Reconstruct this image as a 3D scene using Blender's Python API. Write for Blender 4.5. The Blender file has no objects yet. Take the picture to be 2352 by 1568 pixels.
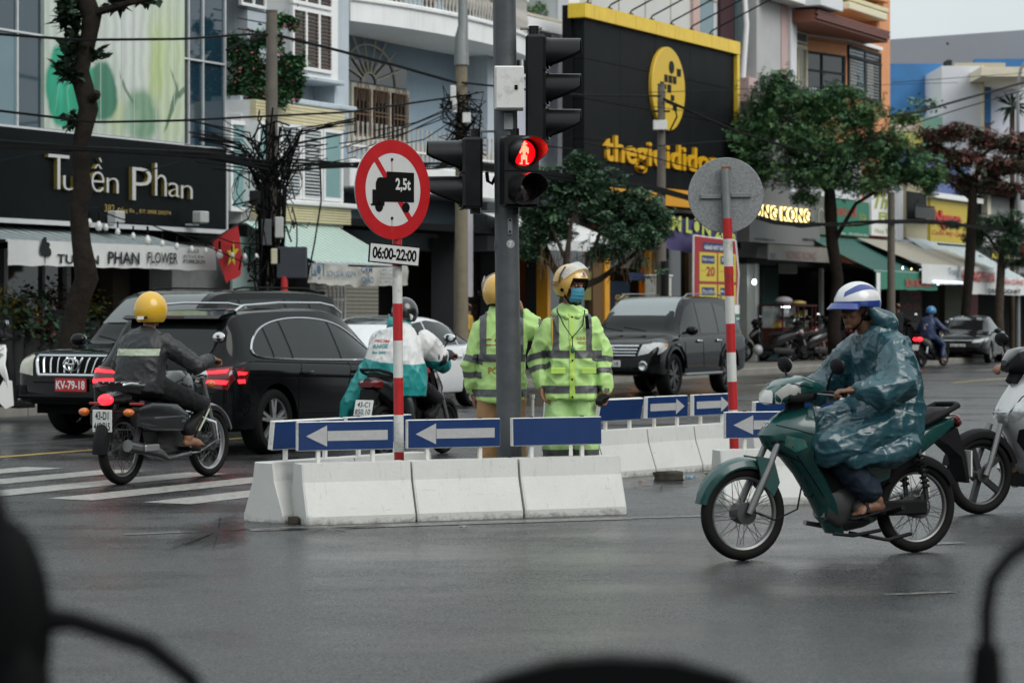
import bpy,bmesh,math,random
from math import sin,cos,pi,radians,sqrt,atan2,tan
from mathutils import Vector,Matrix,noise
from mathutils.bvhtree import BVHTree
random.seed(7)
SC=bpy.context.scene
COL=SC.collection
# -- camera
cam=bpy.data.cameras.new('camera');CAM=bpy.data.objects.new('camera',cam);COL.objects.link(CAM)
CAM.location=(0,0,1.45);CAM.rotation_euler=(radians(90),0,0)
cam.sensor_width=36;cam.lens=90;cam.shift_y=-0.0251
cam.clip_start=0.1;cam.clip_end=1500
cam.dof.use_dof=True;cam.dof.focus_distance=17.6;cam.dof.aperture_fstop=4.8
SC.camera=CAM
# -- sky and sun (overcast)
world=bpy.data.worlds.new('World');SC.world=world;world.use_nodes=True
wn=world.node_tree;wn.nodes.clear()
def wnode(t,**k):
    n=wn.nodes.new(t)
    for a,b in k.items(): setattr(n,a,b)
    return n
w_out=wnode('ShaderNodeOutputWorld');w_bg=wnode('ShaderNodeBackground')
w_bg.inputs[1].default_value=0.10
w_sky=wnode('ShaderNodeTexSky',sky_type='NISHITA',sun_disc=False,sun_elevation=radians(42),sun_rotation=radians(130))
w_sky.dust_density=4;w_sky.air_density=1.2
w_hs=wnode('ShaderNodeHueSaturation');w_hs.inputs['Saturation'].default_value=0.25
w_tc=wnode('ShaderNodeTexCoord');w_no=wnode('ShaderNodeTexNoise')
w_no.inputs['Scale'].default_value=2.2;w_no.inputs['Detail'].default_value=5;w_no.inputs['Roughness'].default_value=.55
w_rp=wnode('ShaderNodeValToRGB')
w_rp.color_ramp.elements[0].position=.3;w_rp.color_ramp.elements[0].color=(6.2,6.95,7.25,1)
w_rp.color_ramp.elements[1].position=.7;w_rp.color_ramp.elements[1].color=(8.2,8.85,9.0,1)
w_mx=wnode('ShaderNodeMix',data_type='RGBA');w_mx.inputs[0].default_value=.88
L_=wn.links.new
L_(w_tc.outputs['Generated'],w_no.inputs['Vector']);L_(w_no.outputs[0],w_rp.inputs[0])
L_(w_sky.outputs[0],w_hs.inputs['Color']);L_(w_hs.outputs[0],w_mx.inputs[6]);L_(w_rp.outputs[0],w_mx.inputs[7])
# overcast skies are brighter overhead than at the horizon
w_sx=wnode('ShaderNodeSeparateXYZ');w_mr=wnode('ShaderNodeMapRange');w_vs=wnode('ShaderNodeVectorMath',operation='SCALE')
w_mr.inputs[1].default_value=0;w_mr.inputs[2].default_value=1;w_mr.inputs[3].default_value=.76;w_mr.inputs[4].default_value=1.26
L_(w_tc.outputs['Generated'],w_sx.inputs[0]);L_(w_sx.outputs[2],w_mr.inputs[0]);L_(w_mx.outputs[2],w_vs.inputs[0]);L_(w_mr.outputs[0],w_vs.inputs['Scale'])
L_(w_vs.outputs[0],w_bg.inputs[0]);L_(w_bg.outputs[0],w_out.inputs[0])
sun=bpy.data.lights.new('sun','SUN');SUN=bpy.data.objects.new('sun',sun);COL.objects.link(SUN)
sun.energy=1.3;sun.angle=radians(40);sun.color=(1,.97,.93)
SUN.rotation_euler=(radians(48),0,radians(50))
SUN.location=(0,0,60)
# -- render look
SC.view_settings.view_transform='Standard';SC.view_settings.look='None'
SC.view_settings.exposure=0.40;SC.view_settings.gamma=1.0
SC.cycles.use_denoising=True;SC.cycles.max_bounces=6;SC.cycles.diffuse_bounces=3;SC.cycles.glossy_bounces=4
SC.cycles.transmission_bounces=5;SC.cycles.transparent_max_bounces=8
SC.cycles.caustics_reflective=False;SC.cycles.caustics_refractive=False
SC.cycles.sample_clamp_indirect=4
# -- measuring helpers
F=5880.0;EYE=1.45;HX=1176.0;HY=725.0
UX,UY=.451,.8925                      # street direction
PHI=atan2(UY,UX)
def gpt(px,py,z=0.0):                   # a point of the photograph that lies at height z
    s=(py-HY)/(EYE-z);return Vector(((px-HX)/s,F/s,z))
def at(px,py,Y): return Vector(((px-HX)*Y/F,Y,EYE+(HY-py)*Y/F))
def uv(U,V,z=0.0): return Vector((UX*U-UY*V,UY*U+UX*V,z))
def ray_t(px,V): return V/(UX-UY*(px-HX)/F)
def fu(px,V):
    k=(px-HX)/F;return ray_t(px,V)*(UX*k+UY)
def fz(px,py,V): return EYE+(HY-py)*ray_t(px,V)/F
# -- materials
MATS={}
def lin(c):
    if isinstance(c,str):
        c=c.lstrip('#');c=[int(c[i:i+2],16)/255 for i in (0,2,4)]
        return tuple((x/12.92 if x<=.04045 else ((x+.055)/1.055)**2.4) for x in c)
    return tuple(c)
def M(name,col,rough=.5,metal=0.,var=.12,vs=5.,bump=0.,bs=60.,coat=0.,ior=1.5,emit=0.,streak=0.,spec=.5,alpha=1.,trans=0.,dirt=None,sheen=0.):
    """procedural material: base colour with noise variation, optional vertical streaks, stains and fine relief"""
    if name in MATS: return MATS[name]
    m=bpy.data.materials.new(name);m.use_nodes=True;MATS[name]=m
    nt=m.node_tree;b=nt.nodes['Principled BSDF'];N=nt.nodes.new;L=nt.links.new
    c=lin(col)
    if max(c)>.12 and any(k in name for k in ('plaster','render','frame_paint','balcony_paint','cladding','valance','awning','tiles','teal_panel','alu','lotus','panel_green','window_frame','pale_grey','cream','dull_white','stripe')) and 'far' not in name: c=tuple(min(.8,x*1.35) for x in c)
    if spec==.5 and max(c)<.08 and coat==0 and metal<.3 and rough>=.3 and ior==1.5: spec=.06
    I=b.inputs
    I['Roughness'].default_value=rough;I['Metallic'].default_value=metal;I['IOR'].default_value=ior
    I['Coat Weight'].default_value=coat;I['Coat Roughness'].default_value=.06;I['Specular IOR Level'].default_value=spec
    I['Alpha'].default_value=alpha;I['Transmission Weight'].default_value=trans;I['Sheen Weight'].default_value=sheen
    I['Base Color'].default_value=(*c,1)
    if emit: I['Emission Color'].default_value=(*c,1);I['Emission Strength'].default_value=emit
    tc=N('ShaderNodeTexCoord')
    src=None
    if var:
        no=N('ShaderNodeTexNoise');no.inputs['Scale'].default_value=vs;no.inputs['Detail'].default_value=6;no.inputs['Roughness'].default_value=.65
        L(tc.outputs['Object'],no.inputs['Vector'])
        mr=N('ShaderNodeMapRange');mr.inputs[1].default_value=.25;mr.inputs[2].default_value=.75
        mr.inputs[3].default_value=1-var;mr.inputs[4].default_value=1+var*.7
        L(no.outputs[0],mr.inputs[0])
        mu=N('ShaderNodeVectorMath');mu.operation='SCALE';mu.inputs[0].default_value=c;L(mr.outputs[0],mu.inputs['Scale'])
        src=mu.outputs[0]
        r2=N('ShaderNodeMapRange');r2.inputs[1].default_value=.2;r2.inputs[2].default_value=.8
        r2.inputs[3].default_value=max(.02,rough*.8);r2.inputs[4].default_value=min(1,rough*1.2);L(no.outputs[0],r2.inputs[0]);L(r2.outputs[0],I['Roughness'])
    if streak or dirt:
        mp=N('ShaderNodeMapping');L(tc.outputs['Object'],mp.inputs[0])
        mp.inputs['Scale'].default_value=(7,7,.55) if streak else (9,9,9)
        n2=N('ShaderNodeTexNoise');n2.inputs['Scale'].default_value=1.0;n2.inputs['Detail'].default_value=7;n2.inputs['Roughness'].default_value=.7
        L(mp.outputs[0],n2.inputs['Vector'])
        rp=N('ShaderNodeMapRange');rp.inputs[1].default_value=.52;rp.inputs[2].default_value=.74;rp.inputs[3].default_value=0;rp.inputs[4].default_value=streak or .8
        L(n2.outputs[0],rp.inputs[0])
        mx=N('ShaderNodeMix');mx.data_type='RGBA';L(rp.outputs[0],mx.inputs[0])
        if src is not None: L(src,mx.inputs[6])
        else: mx.inputs[6].default_value=(*c,1)
        d=lin(dirt) if dirt else tuple(x*.35 for x in c)
        mx.inputs[7].default_value=(*d,1);src=mx.outputs[2]
    if src is not None: L(src,I['Base Color'])
    if src is not None and emit: L(src,I['Emission Color'])
    if bump:
        n3=N('ShaderNodeTexNoise');n3.inputs['Scale'].default_value=bs;n3.inputs['Detail'].default_value=4
        L(tc.outputs['Object'],n3.inputs['Vector'])
        bp=N('ShaderNodeBump');bp.inputs['Strength'].default_value=bump;bp.inputs['Distance'].default_value=.01
        L(n3.outputs[0],bp.inputs['Height']);L(bp.outputs[0],I['Normal'])
    return m
# -- mesh builder
TMP=bpy.data.scenes.new('tmp_scene')
def evaluated(o):
    """mesh of o after its modifiers (o lives in a scratch scene)"""
    TMP.collection.objects.link(o);vl=TMP.view_layers[0];vl.update()
    me=bpy.data.meshes.new_from_object(o.evaluated_get(vl.depsgraph));
    TMP.collection.objects.unlink(o);d=o.data;bpy.data.objects.remove(o)
    return me
def frame(d,up=(0,0,1)):
    d=Vector(d).normalized();up=Vector(up)
    if abs(d.dot(up))>.97: up=Vector((1,0,0)) if abs(d.x)<.9 else Vector((0,1,0))
    s=up.cross(d).normalized();return s,d.cross(s).normalized(),d
class MB:
    def __init__(s): s.v=[];s.f=[];s.sm=[];s.mi=[]
    def add(s,vs,fs,smooth=False,mi=0,T=None):
        o=len(s.v)
        s.v+=[tuple(T @ Vector(p)) for p in vs] if T is not None else [tuple(p) for p in vs]
        s.f+=[tuple(i+o for i in f) for f in fs];s.sm+=[smooth]*len(fs);s.mi+=[mi]*len(fs);return s
    def box(s,x0,x1,y0,y1,z0,z1,bev=0,mi=0,T=None):
        if x1<x0: x0,x1=x1,x0
        if y1<y0: y0,y1=y1,y0
        if z1<z0: z0,z1=z1,z0
        if not bev:
            vs=[(x,y,z) for x in (x0,x1) for y in (y0,y1) for z in (z0,z1)]
            return s.add(vs,[(0,1,3,2),(4,6,7,5),(0,4,5,1),(2,3,7,6),(0,2,6,4),(1,5,7,3)],False,mi,T)
        b=min(bev,(x1-x0)*.45,(y1-y0)*.45,(z1-z0)*.45)
        vs=[];idx={}
        for i,x in enumerate((x0,x1)):
            for j,y in enumerate((y0,y1)):
                for k,z in enumerate((z0,z1)):
                    sx,sy,sz=(1-2*i)*b,(1-2*j)*b,(1-2*k)*b
                    for a,p in enumerate(((x,y+sy,z+sz),(x+sx,y,z+sz),(x+sx,y+sy,z))):
                        idx[i,j,k,a]=len(vs);vs.append(p)
        fs=[];g=lambda i,j,k,a: idx[i,j,k,a]
        for i in (0,1):
            q=[g(i,0,0,0),g(i,0,1,0),g(i,1,1,0),g(i,1,0,0)];fs.append(q if i==0 else q[::-1])
            q=[g(0,i,0,1),g(1,i,0,1),g(1,i,1,1),g(0,i,1,1)];fs.append(q if i==0 else q[::-1])
            q=[g(0,0,i,2),g(0,1,i,2),g(1,1,i,2),g(1,0,i,2)];fs.append(q if i==0 else q[::-1])
        for i in (0,1):
            for j in (0,1):
                fs.append([g(i,j,0,0),g(i,j,1,0),g(i,j,1,1),g(i,j,0,1)]);fs.append([g(i,0,j,0),g(i,1,j,0),g(i,1,j,2),g(i,0,j,2)]);fs.append([g(0,i,j,1),g(1,i,j,1),g(1,i,j,2),g(0,i,j,2)])
                for k in (0,1): fs.append([g(i,j,k,0),g(i,j,k,1),g(i,j,k,2)])
        return s.add(vs,fs,False,mi,T)
    def loft(s,rings,caps=True,closed=True,smooth=True,mi=0,T=None):
        n=len(rings[0]);vs=[p for r in rings for p in r];fs=[]
        for a in range(len(rings)-1):
            for j in range(n if closed else n-1):
                k=(j+1) % n;fs.append((a*n+j,a*n+k,(a+1)*n+k,(a+1)*n+j))
        if caps and closed: fs.append(tuple(range(n))[::-1]);fs.append(tuple((len(rings)-1)*n+j for j in range(n)))
        return s.add(vs,fs,smooth,mi,T)
    def tube(s,path,r,n=8,caps=True,smooth=True,mi=0,T=None,flat=None):
        P=[Vector(p) for p in path];R=r if isinstance(r,(list,tuple)) else [r]*len(P)
        rings=[];sd=None
        for i,p in enumerate(P):
            d=(P[min(i+1,len(P)-1)]-P[max(i-1,0)])
            if d.length<1e-9: d=Vector((0,0,1))
            d.normalize()
            if sd is None: sd,up,_=frame(d)
            else:
                sd=sd-d*sd.dot(d);sd.normalize();up=d.cross(sd)
            rr=R[i];ra,rb=(rr if isinstance(rr,(list,tuple)) else (rr,rr if flat is None else rr*flat))
            rings.append([p+sd*(ra*cos(2*pi*k/n))+up*(rb*sin(2*pi*k/n)) for k in range(n)])
        return s.loft(rings,caps,True,smooth,mi,T)
    def limb(s,path,r,n=10,T=None):
        """tube with rounded ends, for fusing"""
        P=[Vector(p) for p in path];R=list(r) if isinstance(r,(list,tuple)) else [r]*len(P)
        d0=(P[0]-P[1]).normalized();d1=(P[-1]-P[-2]).normalized()
        P=[P[0]+d0*R[0]*.85,P[0]+d0*R[0]*.5]+P+[P[-1]+d1*R[-1]*.5,P[-1]+d1*R[-1]*.85]
        R=[R[0]*.45,R[0]*.85]+R+[R[-1]*.85,R[-1]*.45]
        return s.tube(P,R,n,T=T)
    def lathe(s,prof,n=16,axis='z',c=(0,0,0),smooth=True,caps=False,mi=0,T=None,a0=0,a1=2*pi):
        full=abs(a1-a0-2*pi)<1e-6;m=n if full else n+1;rings=[]
        for r,h in prof:
            ring=[]
            for k in range(m):
                a=a0+(a1-a0)*k/n;p,q=r*cos(a),r*sin(a)
                ring.append({'z': (p,q,h),'y': (p,h,q),'x': (h,p,q)}[axis])
            rings.append([(x+c[0],y+c[1],z+c[2]) for x,y,z in ring])
        return s.loft(rings,caps,full,smooth,mi,T)
    def ell(s,c,r,nu=12,nv=8,T=None,mi=0):
        rings=[]
        for i in range(nv+1):
            t=pi*(i+.02)/(nv+.04) if 0<i<nv else (.03 if i==0 else pi-.03)
            rings.append([(c[0]+r[0]*sin(t)*cos(2*pi*k/nu),c[1]+r[1]*sin(t)*sin(2*pi*k/nu),c[2]-r[2]*cos(t)) for k in range(nu)])
        return s.loft(rings,True,True,True,mi,T)
    def prism(s,poly,d0,d1,plane='xz',mi=0,T=None,smooth=False):
        n=len(poly)
        def mp(p,d): return {'xz': (p[0],d,p[1]),'xy': (p[0],p[1],d),'yz': (d,p[0],p[1])}[plane]
        vs=[mp(p,d0) for p in poly]+[mp(p,d1) for p in poly]
        fs=[tuple(range(n)),tuple(range(2*n-1,n-1,-1))]+[(k,k+n,(k+1) % n+n,(k+1) % n) for k in range(n)]
        return s.add(vs,fs,smooth,mi,T)
    def quad(s,a,b,c,d,mi=0): return s.add([a,b,c,d],[(0,1,2,3)],False,mi)
    def mesh(s,name='mesh'):
        me=bpy.data.meshes.new(name);me.from_pydata(s.v,[],s.f)
        me.polygons.foreach_set('use_smooth',s.sm);me.polygons.foreach_set('material_index',s.mi)
        return me
    def build(s,name,mat,parent=None,fixn=True,sharp=38):
        me=s.mesh(name)
        if fixn and len(s.f)>1:
            bm=bmesh.new();bm.from_mesh(me);bmesh.ops.recalc_face_normals(bm,faces=bm.faces);bm.to_mesh(me);bm.free()
        if any(s.sm) and sharp: me.set_sharp_from_angle(angle=radians(sharp))
        return put(name,me,mat,parent)
def put(name,me,mat,parent=None):
    for m in (mat if isinstance(mat,(list,tuple)) else [mat]):
        if m is not None: me.materials.append(m)
    o=bpy.data.objects.new(name,me);COL.objects.link(o)
    if parent is not None: o.parent=parent
    return o
def tag(o,label,cat=None,group=None,kind=None):
    if label: o['label']=label
    if cat: o['category']=cat
    if group: o['group']=group
    if kind: o['kind']=kind
    return o
def thing(name,label,cat,loc=(0,0,0),rz=0.,group=None,scale=1.):
    o=bpy.data.objects.new(name,None);COL.objects.link(o);o.location=loc;o.rotation_euler=(0,0,rz);o.empty_display_size=.2
    o.scale=(scale,)*3
    return tag(o,label,cat,group)
KIDS=None
def copy_tree(o,parent=None):
    c=o.copy();COL.objects.link(c);c.parent=parent
    for ch in list(o.children): copy_tree(ch,c)
    return c
def dup(root,loc,rz,label,group=None,swap=None,scale=None):
    r=copy_tree(root);r.location=loc;r.rotation_euler=(0,0,rz);tag(r,label,None,group)
    if scale: r.scale=(scale,)*3
    if swap:
        def walk(o):
            for ch in o.children:
                if ch.type=='MESH' and ch.data.materials and ch.data.materials[0] in swap:
                    ch.data=ch.data.copy();ch.data.materials[0]=swap[ch.data.materials[0]]
                walk(ch)
        walk(r)
    return r
def fuse(mb,voxel=.01,smooth=4,fac=.5):
    """one continuous surface from overlapping pieces"""
    o=bpy.data.objects.new('t',mb.mesh('t'))
    m=o.modifiers.new('r','REMESH');m.mode='VOXEL';m.voxel_size=voxel;m.use_smooth_shade=True
    if smooth: m=o.modifiers.new('s','SMOOTH');m.iterations=smooth;m.factor=fac
    return evaluated(o)
def displace(me,fn):
    vs=me.vertices;n=len(vs);ns=[v.normal.copy() for v in vs]
    for i in range(n):
        p=vs[i].co;vs[i].co=p+ns[i]*fn(p,ns[i])
    me.update();return me
def glyphs(body,bold=0.,shear=0.,spacing=1.,ext=0.,res=3):
    cu=bpy.data.curves.new('t','FONT');cu.body=body;cu.resolution_u=res;cu.offset=bold;cu.shear=shear;cu.space_character=spacing
    cu.extrude=ext;cu.fill_mode='BOTH';cu.size=1
    o=bpy.data.objects.new('t',cu);me=evaluated(o);bpy.data.curves.remove(cu)
    vs=[tuple(v.co) for v in me.vertices];fs=[tuple(p.vertices) for p in me.polygons];bpy.data.meshes.remove(me)
    return vs,fs
def text(mb,body,x0,x1,z0,z1,y=0.,depth=0.,bold=0.,shear=0.,spacing=1.,keep=False,T=None,mi=0):
    """lettering fitted to a rectangle of the local xz plane, facing -y; keep=True keeps the letters' own proportions (height rules)"""
    vs,fs=glyphs(body,bold,shear,spacing,1. if depth else 0.)
    if not vs: return mb
    a0=min(v[0] for v in vs);a1=max(v[0] for v in vs);b0=min(v[1] for v in vs);b1=max(v[1] for v in vs)
    sz=(z1-z0)/max(1e-6,b1-b0);sx=(x1-x0)/max(1e-6,a1-a0)
    if keep: sx=sz*(1 if x1>x0 else -1)
    mb.add([(x0+(v[0]-a0)*sx,y-(v[2]+1)*.5*depth if depth else y,z0+(v[1]-b0)*sz) for v in vs],fs,False,mi,T)
    return mb
def islands(mb):
    """split a mesh builder into letters: loose islands whose x ranges overlap belong together"""
    par=list(range(len(mb.v)))
    def fd(a):
        while par[a] != a: par[a]=par[par[a]];a=par[a]
        return a
    for f in mb.f:
        for i in f[1:]: par[fd(i)]=fd(f[0])
    rng={}
    for i,v in enumerate(mb.v):
        r=fd(i);a,b=rng.get(r,(1e9,-1e9));rng[r]=(min(a,v[0]),max(b,v[0]))
    groups=[]
    for r,(a,b) in sorted(rng.items(),key=lambda t: t[1]):
        if groups and min(b,groups[-1][1])-max(a,groups[-1][0])>.5*min(b-a,groups[-1][1]-groups[-1][0]):
            groups[-1][0]=min(a,groups[-1][0]);groups[-1][1]=max(b,groups[-1][1]);groups[-1][2].add(r)
        else: groups.append([a,b,{r}])
    out=[]
    for a,b,rs in groups:
        m=MB();ids={}
        for f,sm,mi in zip(mb.f,mb.sm,mb.mi):
            if fd(f[0]) in rs:
                m.f.append(tuple(ids.setdefault(i,len(ids)) for i in f));m.sm.append(sm);m.mi.append(mi)
        m.v=[mb.v[i] for i in sorted(ids,key=ids.get)];out.append(m)
    return out
def letters(parent,body,mat,x0,x1,z0,z1,y,depth,bold=0.,spacing=1.05,shear=0.,side=None):
    """raised sign letters, one part each"""
    m=text(MB(),body,x0,x1,z0,z1,y,depth,bold,shear,spacing)
    for g in islands(m): g.build('letter',mat,parent)
def leaf_sprays(pts,size,seed=1,k=7,droop=.25):
    """twigs carrying leaves on both sides, spread out in flat sprays"""
    R=random.Random(seed);v=[];f=[]
    for p in pts:
        a=R.uniform(0,2*pi);e=R.gauss(-.1,.35)-droop*.4;d=Vector((cos(a)*cos(e),sin(a)*cos(e),sin(e)));sd=d.cross(Vector((R.gauss(0,.25),R.gauss(0,.25),1))).normalized();up=sd.cross(d);p=Vector(p);st=size*R.uniform(.38,.55)
        for i in range(k):
            b=p+d*st*(i*.5-.8)+up*(-.04*size*i*i*.3);s=size*R.uniform(.55,1.2);q=(d*.75+sd*(1 if i % 2 else -1)*.8+up*R.gauss(0,.25)).normalized();w=(q.cross(up)).normalized()*s*.24;n=len(v);mid=b+q*s*.5+up*s*.05;tip=b+q*s-up*s*.12
            v+=[tuple(b),tuple(mid+w),tuple(tip),tuple(mid-w)];f+=[(n,n+1,n+2),(n,n+2,n+3)]
    return v,f
def scatter_leaves(pts,size,jitter=.4,flat=.35,seed=1,droop=0.):
    """leaf-sized folded faces round the given points"""
    R=random.Random(seed);v=[];f=[]
    for p in pts:
        s=size*R.uniform(1-jitter,1+jitter);a=R.uniform(0,2*pi);e=R.gauss(0,.5)-droop
        d=Vector((cos(a)*cos(e),sin(a)*cos(e),sin(e)));sd=d.cross(Vector((R.gauss(0,flat),R.gauss(0,flat),1))).normalized()*s*.3
        n=len(v);p=Vector(p);q=p+d*s;mid=p+d*s*.5+Vector((0,0,s*.06))
        v+=[tuple(p),tuple(mid+sd),tuple(q),tuple(mid-sd)];f+=[(n,n+1,n+2),(n,n+2,n+3)]
    return v,f
# == ground, road, pavement
def road_material(name,base=.026,rlo=.13,rhi=.40):
    m=bpy.data.materials.new(name);m.use_nodes=True;nt=m.node_tree;N=nt.nodes.new;L=nt.links.new;b=nt.nodes['Principled BSDF']
    tc=N('ShaderNodeTexCoord')
    def noise_(sc,det=5,rough=.6,vec=None):
        n=N('ShaderNodeTexNoise');n.inputs['Scale'].default_value=sc;n.inputs['Detail'].default_value=det;n.inputs['Roughness'].default_value=rough
        L(vec or tc.outputs['Object'],n.inputs['Vector']);return n.outputs[0]
    def rng(x,a,b_,c,d):
        r=N('ShaderNodeMapRange');r.inputs[1].default_value=a;r.inputs[2].default_value=b_;r.inputs[3].default_value=c;r.inputs[4].default_value=d;L(x,r.inputs[0]);return r.outputs[0]
    mp=N('ShaderNodeMapping');mp.inputs['Rotation'].default_value=(0,0,-radians(20));mp.inputs['Scale'].default_value=(.45,1.0,1);L(tc.outputs['Object'],mp.inputs[0])
    big=noise_(.5,6,.6,mp.outputs[0]);mid=noise_(2.5,5,.65);fine=noise_(95,3,.7);grit=noise_(260,2,.6)
    vo=N('ShaderNodeTexVoronoi');vo.inputs['Scale'].default_value=75;L(tc.outputs['Object'],vo.inputs['Vector'])
    wet=rng(big,.40,.62,0,1)
    # colour
    c1=rng(fine,.3,.7,.62,1.45)
    sp=rng(vo.outputs['Distance'],.05,.22,1.5,1)
    mu=N('ShaderNodeMath');mu.operation='MULTIPLY';L(c1,mu.inputs[0]);L(sp,mu.inputs[1])
    mu2=N('ShaderNodeMath');mu2.operation='MULTIPLY';L(mu.outputs[0],mu2.inputs[0]);L(rng(mid,.3,.7,.65,1.35),mu2.inputs[1])
    mu3=N('ShaderNodeMath');mu3.operation='MULTIPLY';L(mu2.outputs[0],mu3.inputs[0]);L(rng(wet,0,1,1.3,.55),mu3.inputs[1])
    vm=N('ShaderNodeVectorMath');vm.operation='SCALE';vm.inputs[0].default_value=(base*.98,base,base*1.03);L(mu3.outputs[0],vm.inputs['Scale'])
    vc=N('ShaderNodeTexVoronoi');vc.inputs['Scale'].default_value=120;L(tc.outputs['Object'],vc.inputs['Vector']);bw=N('ShaderNodeSeparateColor');L(vc.outputs['Color'],bw.inputs[0]);stone=rng(bw.outputs[0],.55,1,.55,2.7);vm2=N('ShaderNodeVectorMath');vm2.operation='SCALE';L(vm.outputs[0],vm2.inputs[0]);L(stone,vm2.inputs['Scale'])
    L(vm2.outputs[0],b.inputs['Base Color'])
    r=N('ShaderNodeMath');r.operation='MULTIPLY';L(rng(wet,0,1,rhi,rlo),r.inputs[0]);L(rng(mid,.3,.7,.8,1.25),r.inputs[1]);r9=N('ShaderNodeMath');r9.operation='MULTIPLY';L(r.outputs[0],r9.inputs[0]);L(rng(bw.outputs[1],0,1,.6,1.5),r9.inputs[1]);L(r9.outputs[0],b.inputs['Roughness'])
    b.inputs['IOR'].default_value=1.45
    bp=N('ShaderNodeBump');bp.inputs['Strength'].default_value=.33;bp.inputs['Distance'].default_value=.004
    vo2=N('ShaderNodeTexVoronoi');vo2.inputs['Scale'].default_value=48;L(tc.outputs['Object'],vo2.inputs['Vector']);ad0=N('ShaderNodeMath');ad0.operation='MULTIPLY_ADD';L(vo2.outputs['Distance'],ad0.inputs[0]);ad0.inputs[1].default_value=1.4;L(grit,ad0.inputs[2])
    ad=N('ShaderNodeMath');ad.operation='ADD';L(fine,ad.inputs[0]);L(ad0.outputs[0],ad.inputs[1]);L(ad.outputs[0],bp.inputs['Height']);L(bp.outputs[0],b.inputs['Normal'])
    return m
def worn_paint(name,col,cover=.5):
    """road paint worn through to asphalt in patches"""
    m=bpy.data.materials.new(name);m.use_nodes=True;nt=m.node_tree;N=nt.nodes.new;L=nt.links.new;b=nt.nodes['Principled BSDF']
    tc=N('ShaderNodeTexCoord');n=N('ShaderNodeTexNoise');n.inputs['Scale'].default_value=14;n.inputs['Detail'].default_value=8;n.inputs['Roughness'].default_value=.75
    L(tc.outputs['Object'],n.inputs['Vector']);r=N('ShaderNodeMapRange');r.inputs[1].default_value=cover-.12;r.inputs[2].default_value=cover+.12;L(n.outputs[0],r.inputs[0])
    mx=N('ShaderNodeMix');mx.data_type='RGBA';L(r.outputs[0],mx.inputs[0]);mx.inputs[6].default_value=(*lin(col),1);mx.inputs[7].default_value=(.05,.05,.052,1)
    L(mx.outputs[2],b.inputs['Base Color']);b.inputs['Roughness'].default_value=.35
    n2=N('ShaderNodeTexNoise');n2.inputs['Scale'].default_value=120;L(tc.outputs['Object'],n2.inputs['Vector']);bp=N('ShaderNodeBump');bp.inputs['Strength'].default_value=.4;bp.inputs['Distance'].default_value=.004
    L(n2.outputs[0],bp.inputs['Height']);L(bp.outputs[0],b.inputs['Normal'])
    return m
def sheet(name,pts,z,mat,parent=None,kind=None):
    o=MB().add([(p[0],p[1],z) for p in pts],[tuple(range(len(pts)))]).build(name,mat,parent,fixn=False)
    if kind: o['kind']=kind
    return o
def uvq(U0,U1,V0,V1): return [uv(U0,V0),uv(U1,V0),uv(U1,V1),uv(U0,V1)]
m_ground=M('packed_ground',(.06,.058,.055),.8,var=.3,vs=.6)
tag(sheet('ground',[(-700,-300),(700,-300),(700,1200),(-700,1200)],-.03,m_ground),'wide ground sheet reaching the horizon under the town',None,kind='structure')
m_road=road_material('wet_asphalt')
road=sheet('road',uvq(-70,260,-60,23.02),0,m_road,kind='structure');tag(road,'wet grey asphalt road filling the foreground')
m_wp=worn_paint('worn_white_paint',(.40,.39,.36),.58);m_wp2=worn_paint('very_worn_white_paint',(.27,.26,.23),.44)
m_yp=worn_paint('yellow_line_paint',(.55,.36,.06),.6)
for V in (11.3,12.22,13.15,14.07,15.0,15.93): sheet('crosswalk_stripe',uvq(16.45,19.8,V-.22,V+.22),.004,m_wp,road)
sheet('lane_line',uvq(12,33,16.46,16.58),.004,m_yp,road)
for k in range(8): sheet('lane_line',uvq(36+k*9,40.5+k*9,16.46,16.6),.004,m_yp,road)
for V in (18.05,19.5): sheet('lane_line',uvq(12,31,V-.05,V+.05),.004,m_wp2,road)
for k in range(9): sheet('lane_line',uvq(34+k*8,37+k*8,19.5,19.64),.004,m_wp,road)
for a,b,w in (((285,1228),(560,1216),.05),((570,1217),(1440,1190),.11),((1440,1190),(1655,1184),.06),((2030,1366),(2190,1360),.03),((2130,1250),(2210,1246),.05)):
    A=gpt(*a);B=gpt(*b);n=Vector((-(B-A).y,(B-A).x,0)).normalized()*w
    sheet('edge_line',[A-n,B-n,B+n,A+n],.004,m_wp2,road)
m_pud=M('standing_water',(.018,.019,.02),.2,var=.3,vs=3,ior=1.33)
def fade_edge(m):
    nt=m.node_tree;N=nt.nodes.new;L=nt.links.new;b=nt.nodes['Principled BSDF'];at_=N('ShaderNodeAttribute');at_.attribute_name='wet';tc=N('ShaderNodeTexCoord');n=N('ShaderNodeTexNoise');n.inputs['Scale'].default_value=9;n.inputs['Detail'].default_value=6;L(tc.outputs['Object'],n.inputs['Vector'])
    a=N('ShaderNodeMath');a.operation='ADD';L(at_.outputs['Fac'],a.inputs[0]);L(n.outputs[0],a.inputs[1]);r=N('ShaderNodeMapRange');r.inputs[1].default_value=.5;r.inputs[2].default_value=1.5;L(a.outputs[0],r.inputs[0]);L(r.outputs[0],b.inputs['Alpha'])
fade_edge(m_pud)
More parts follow.
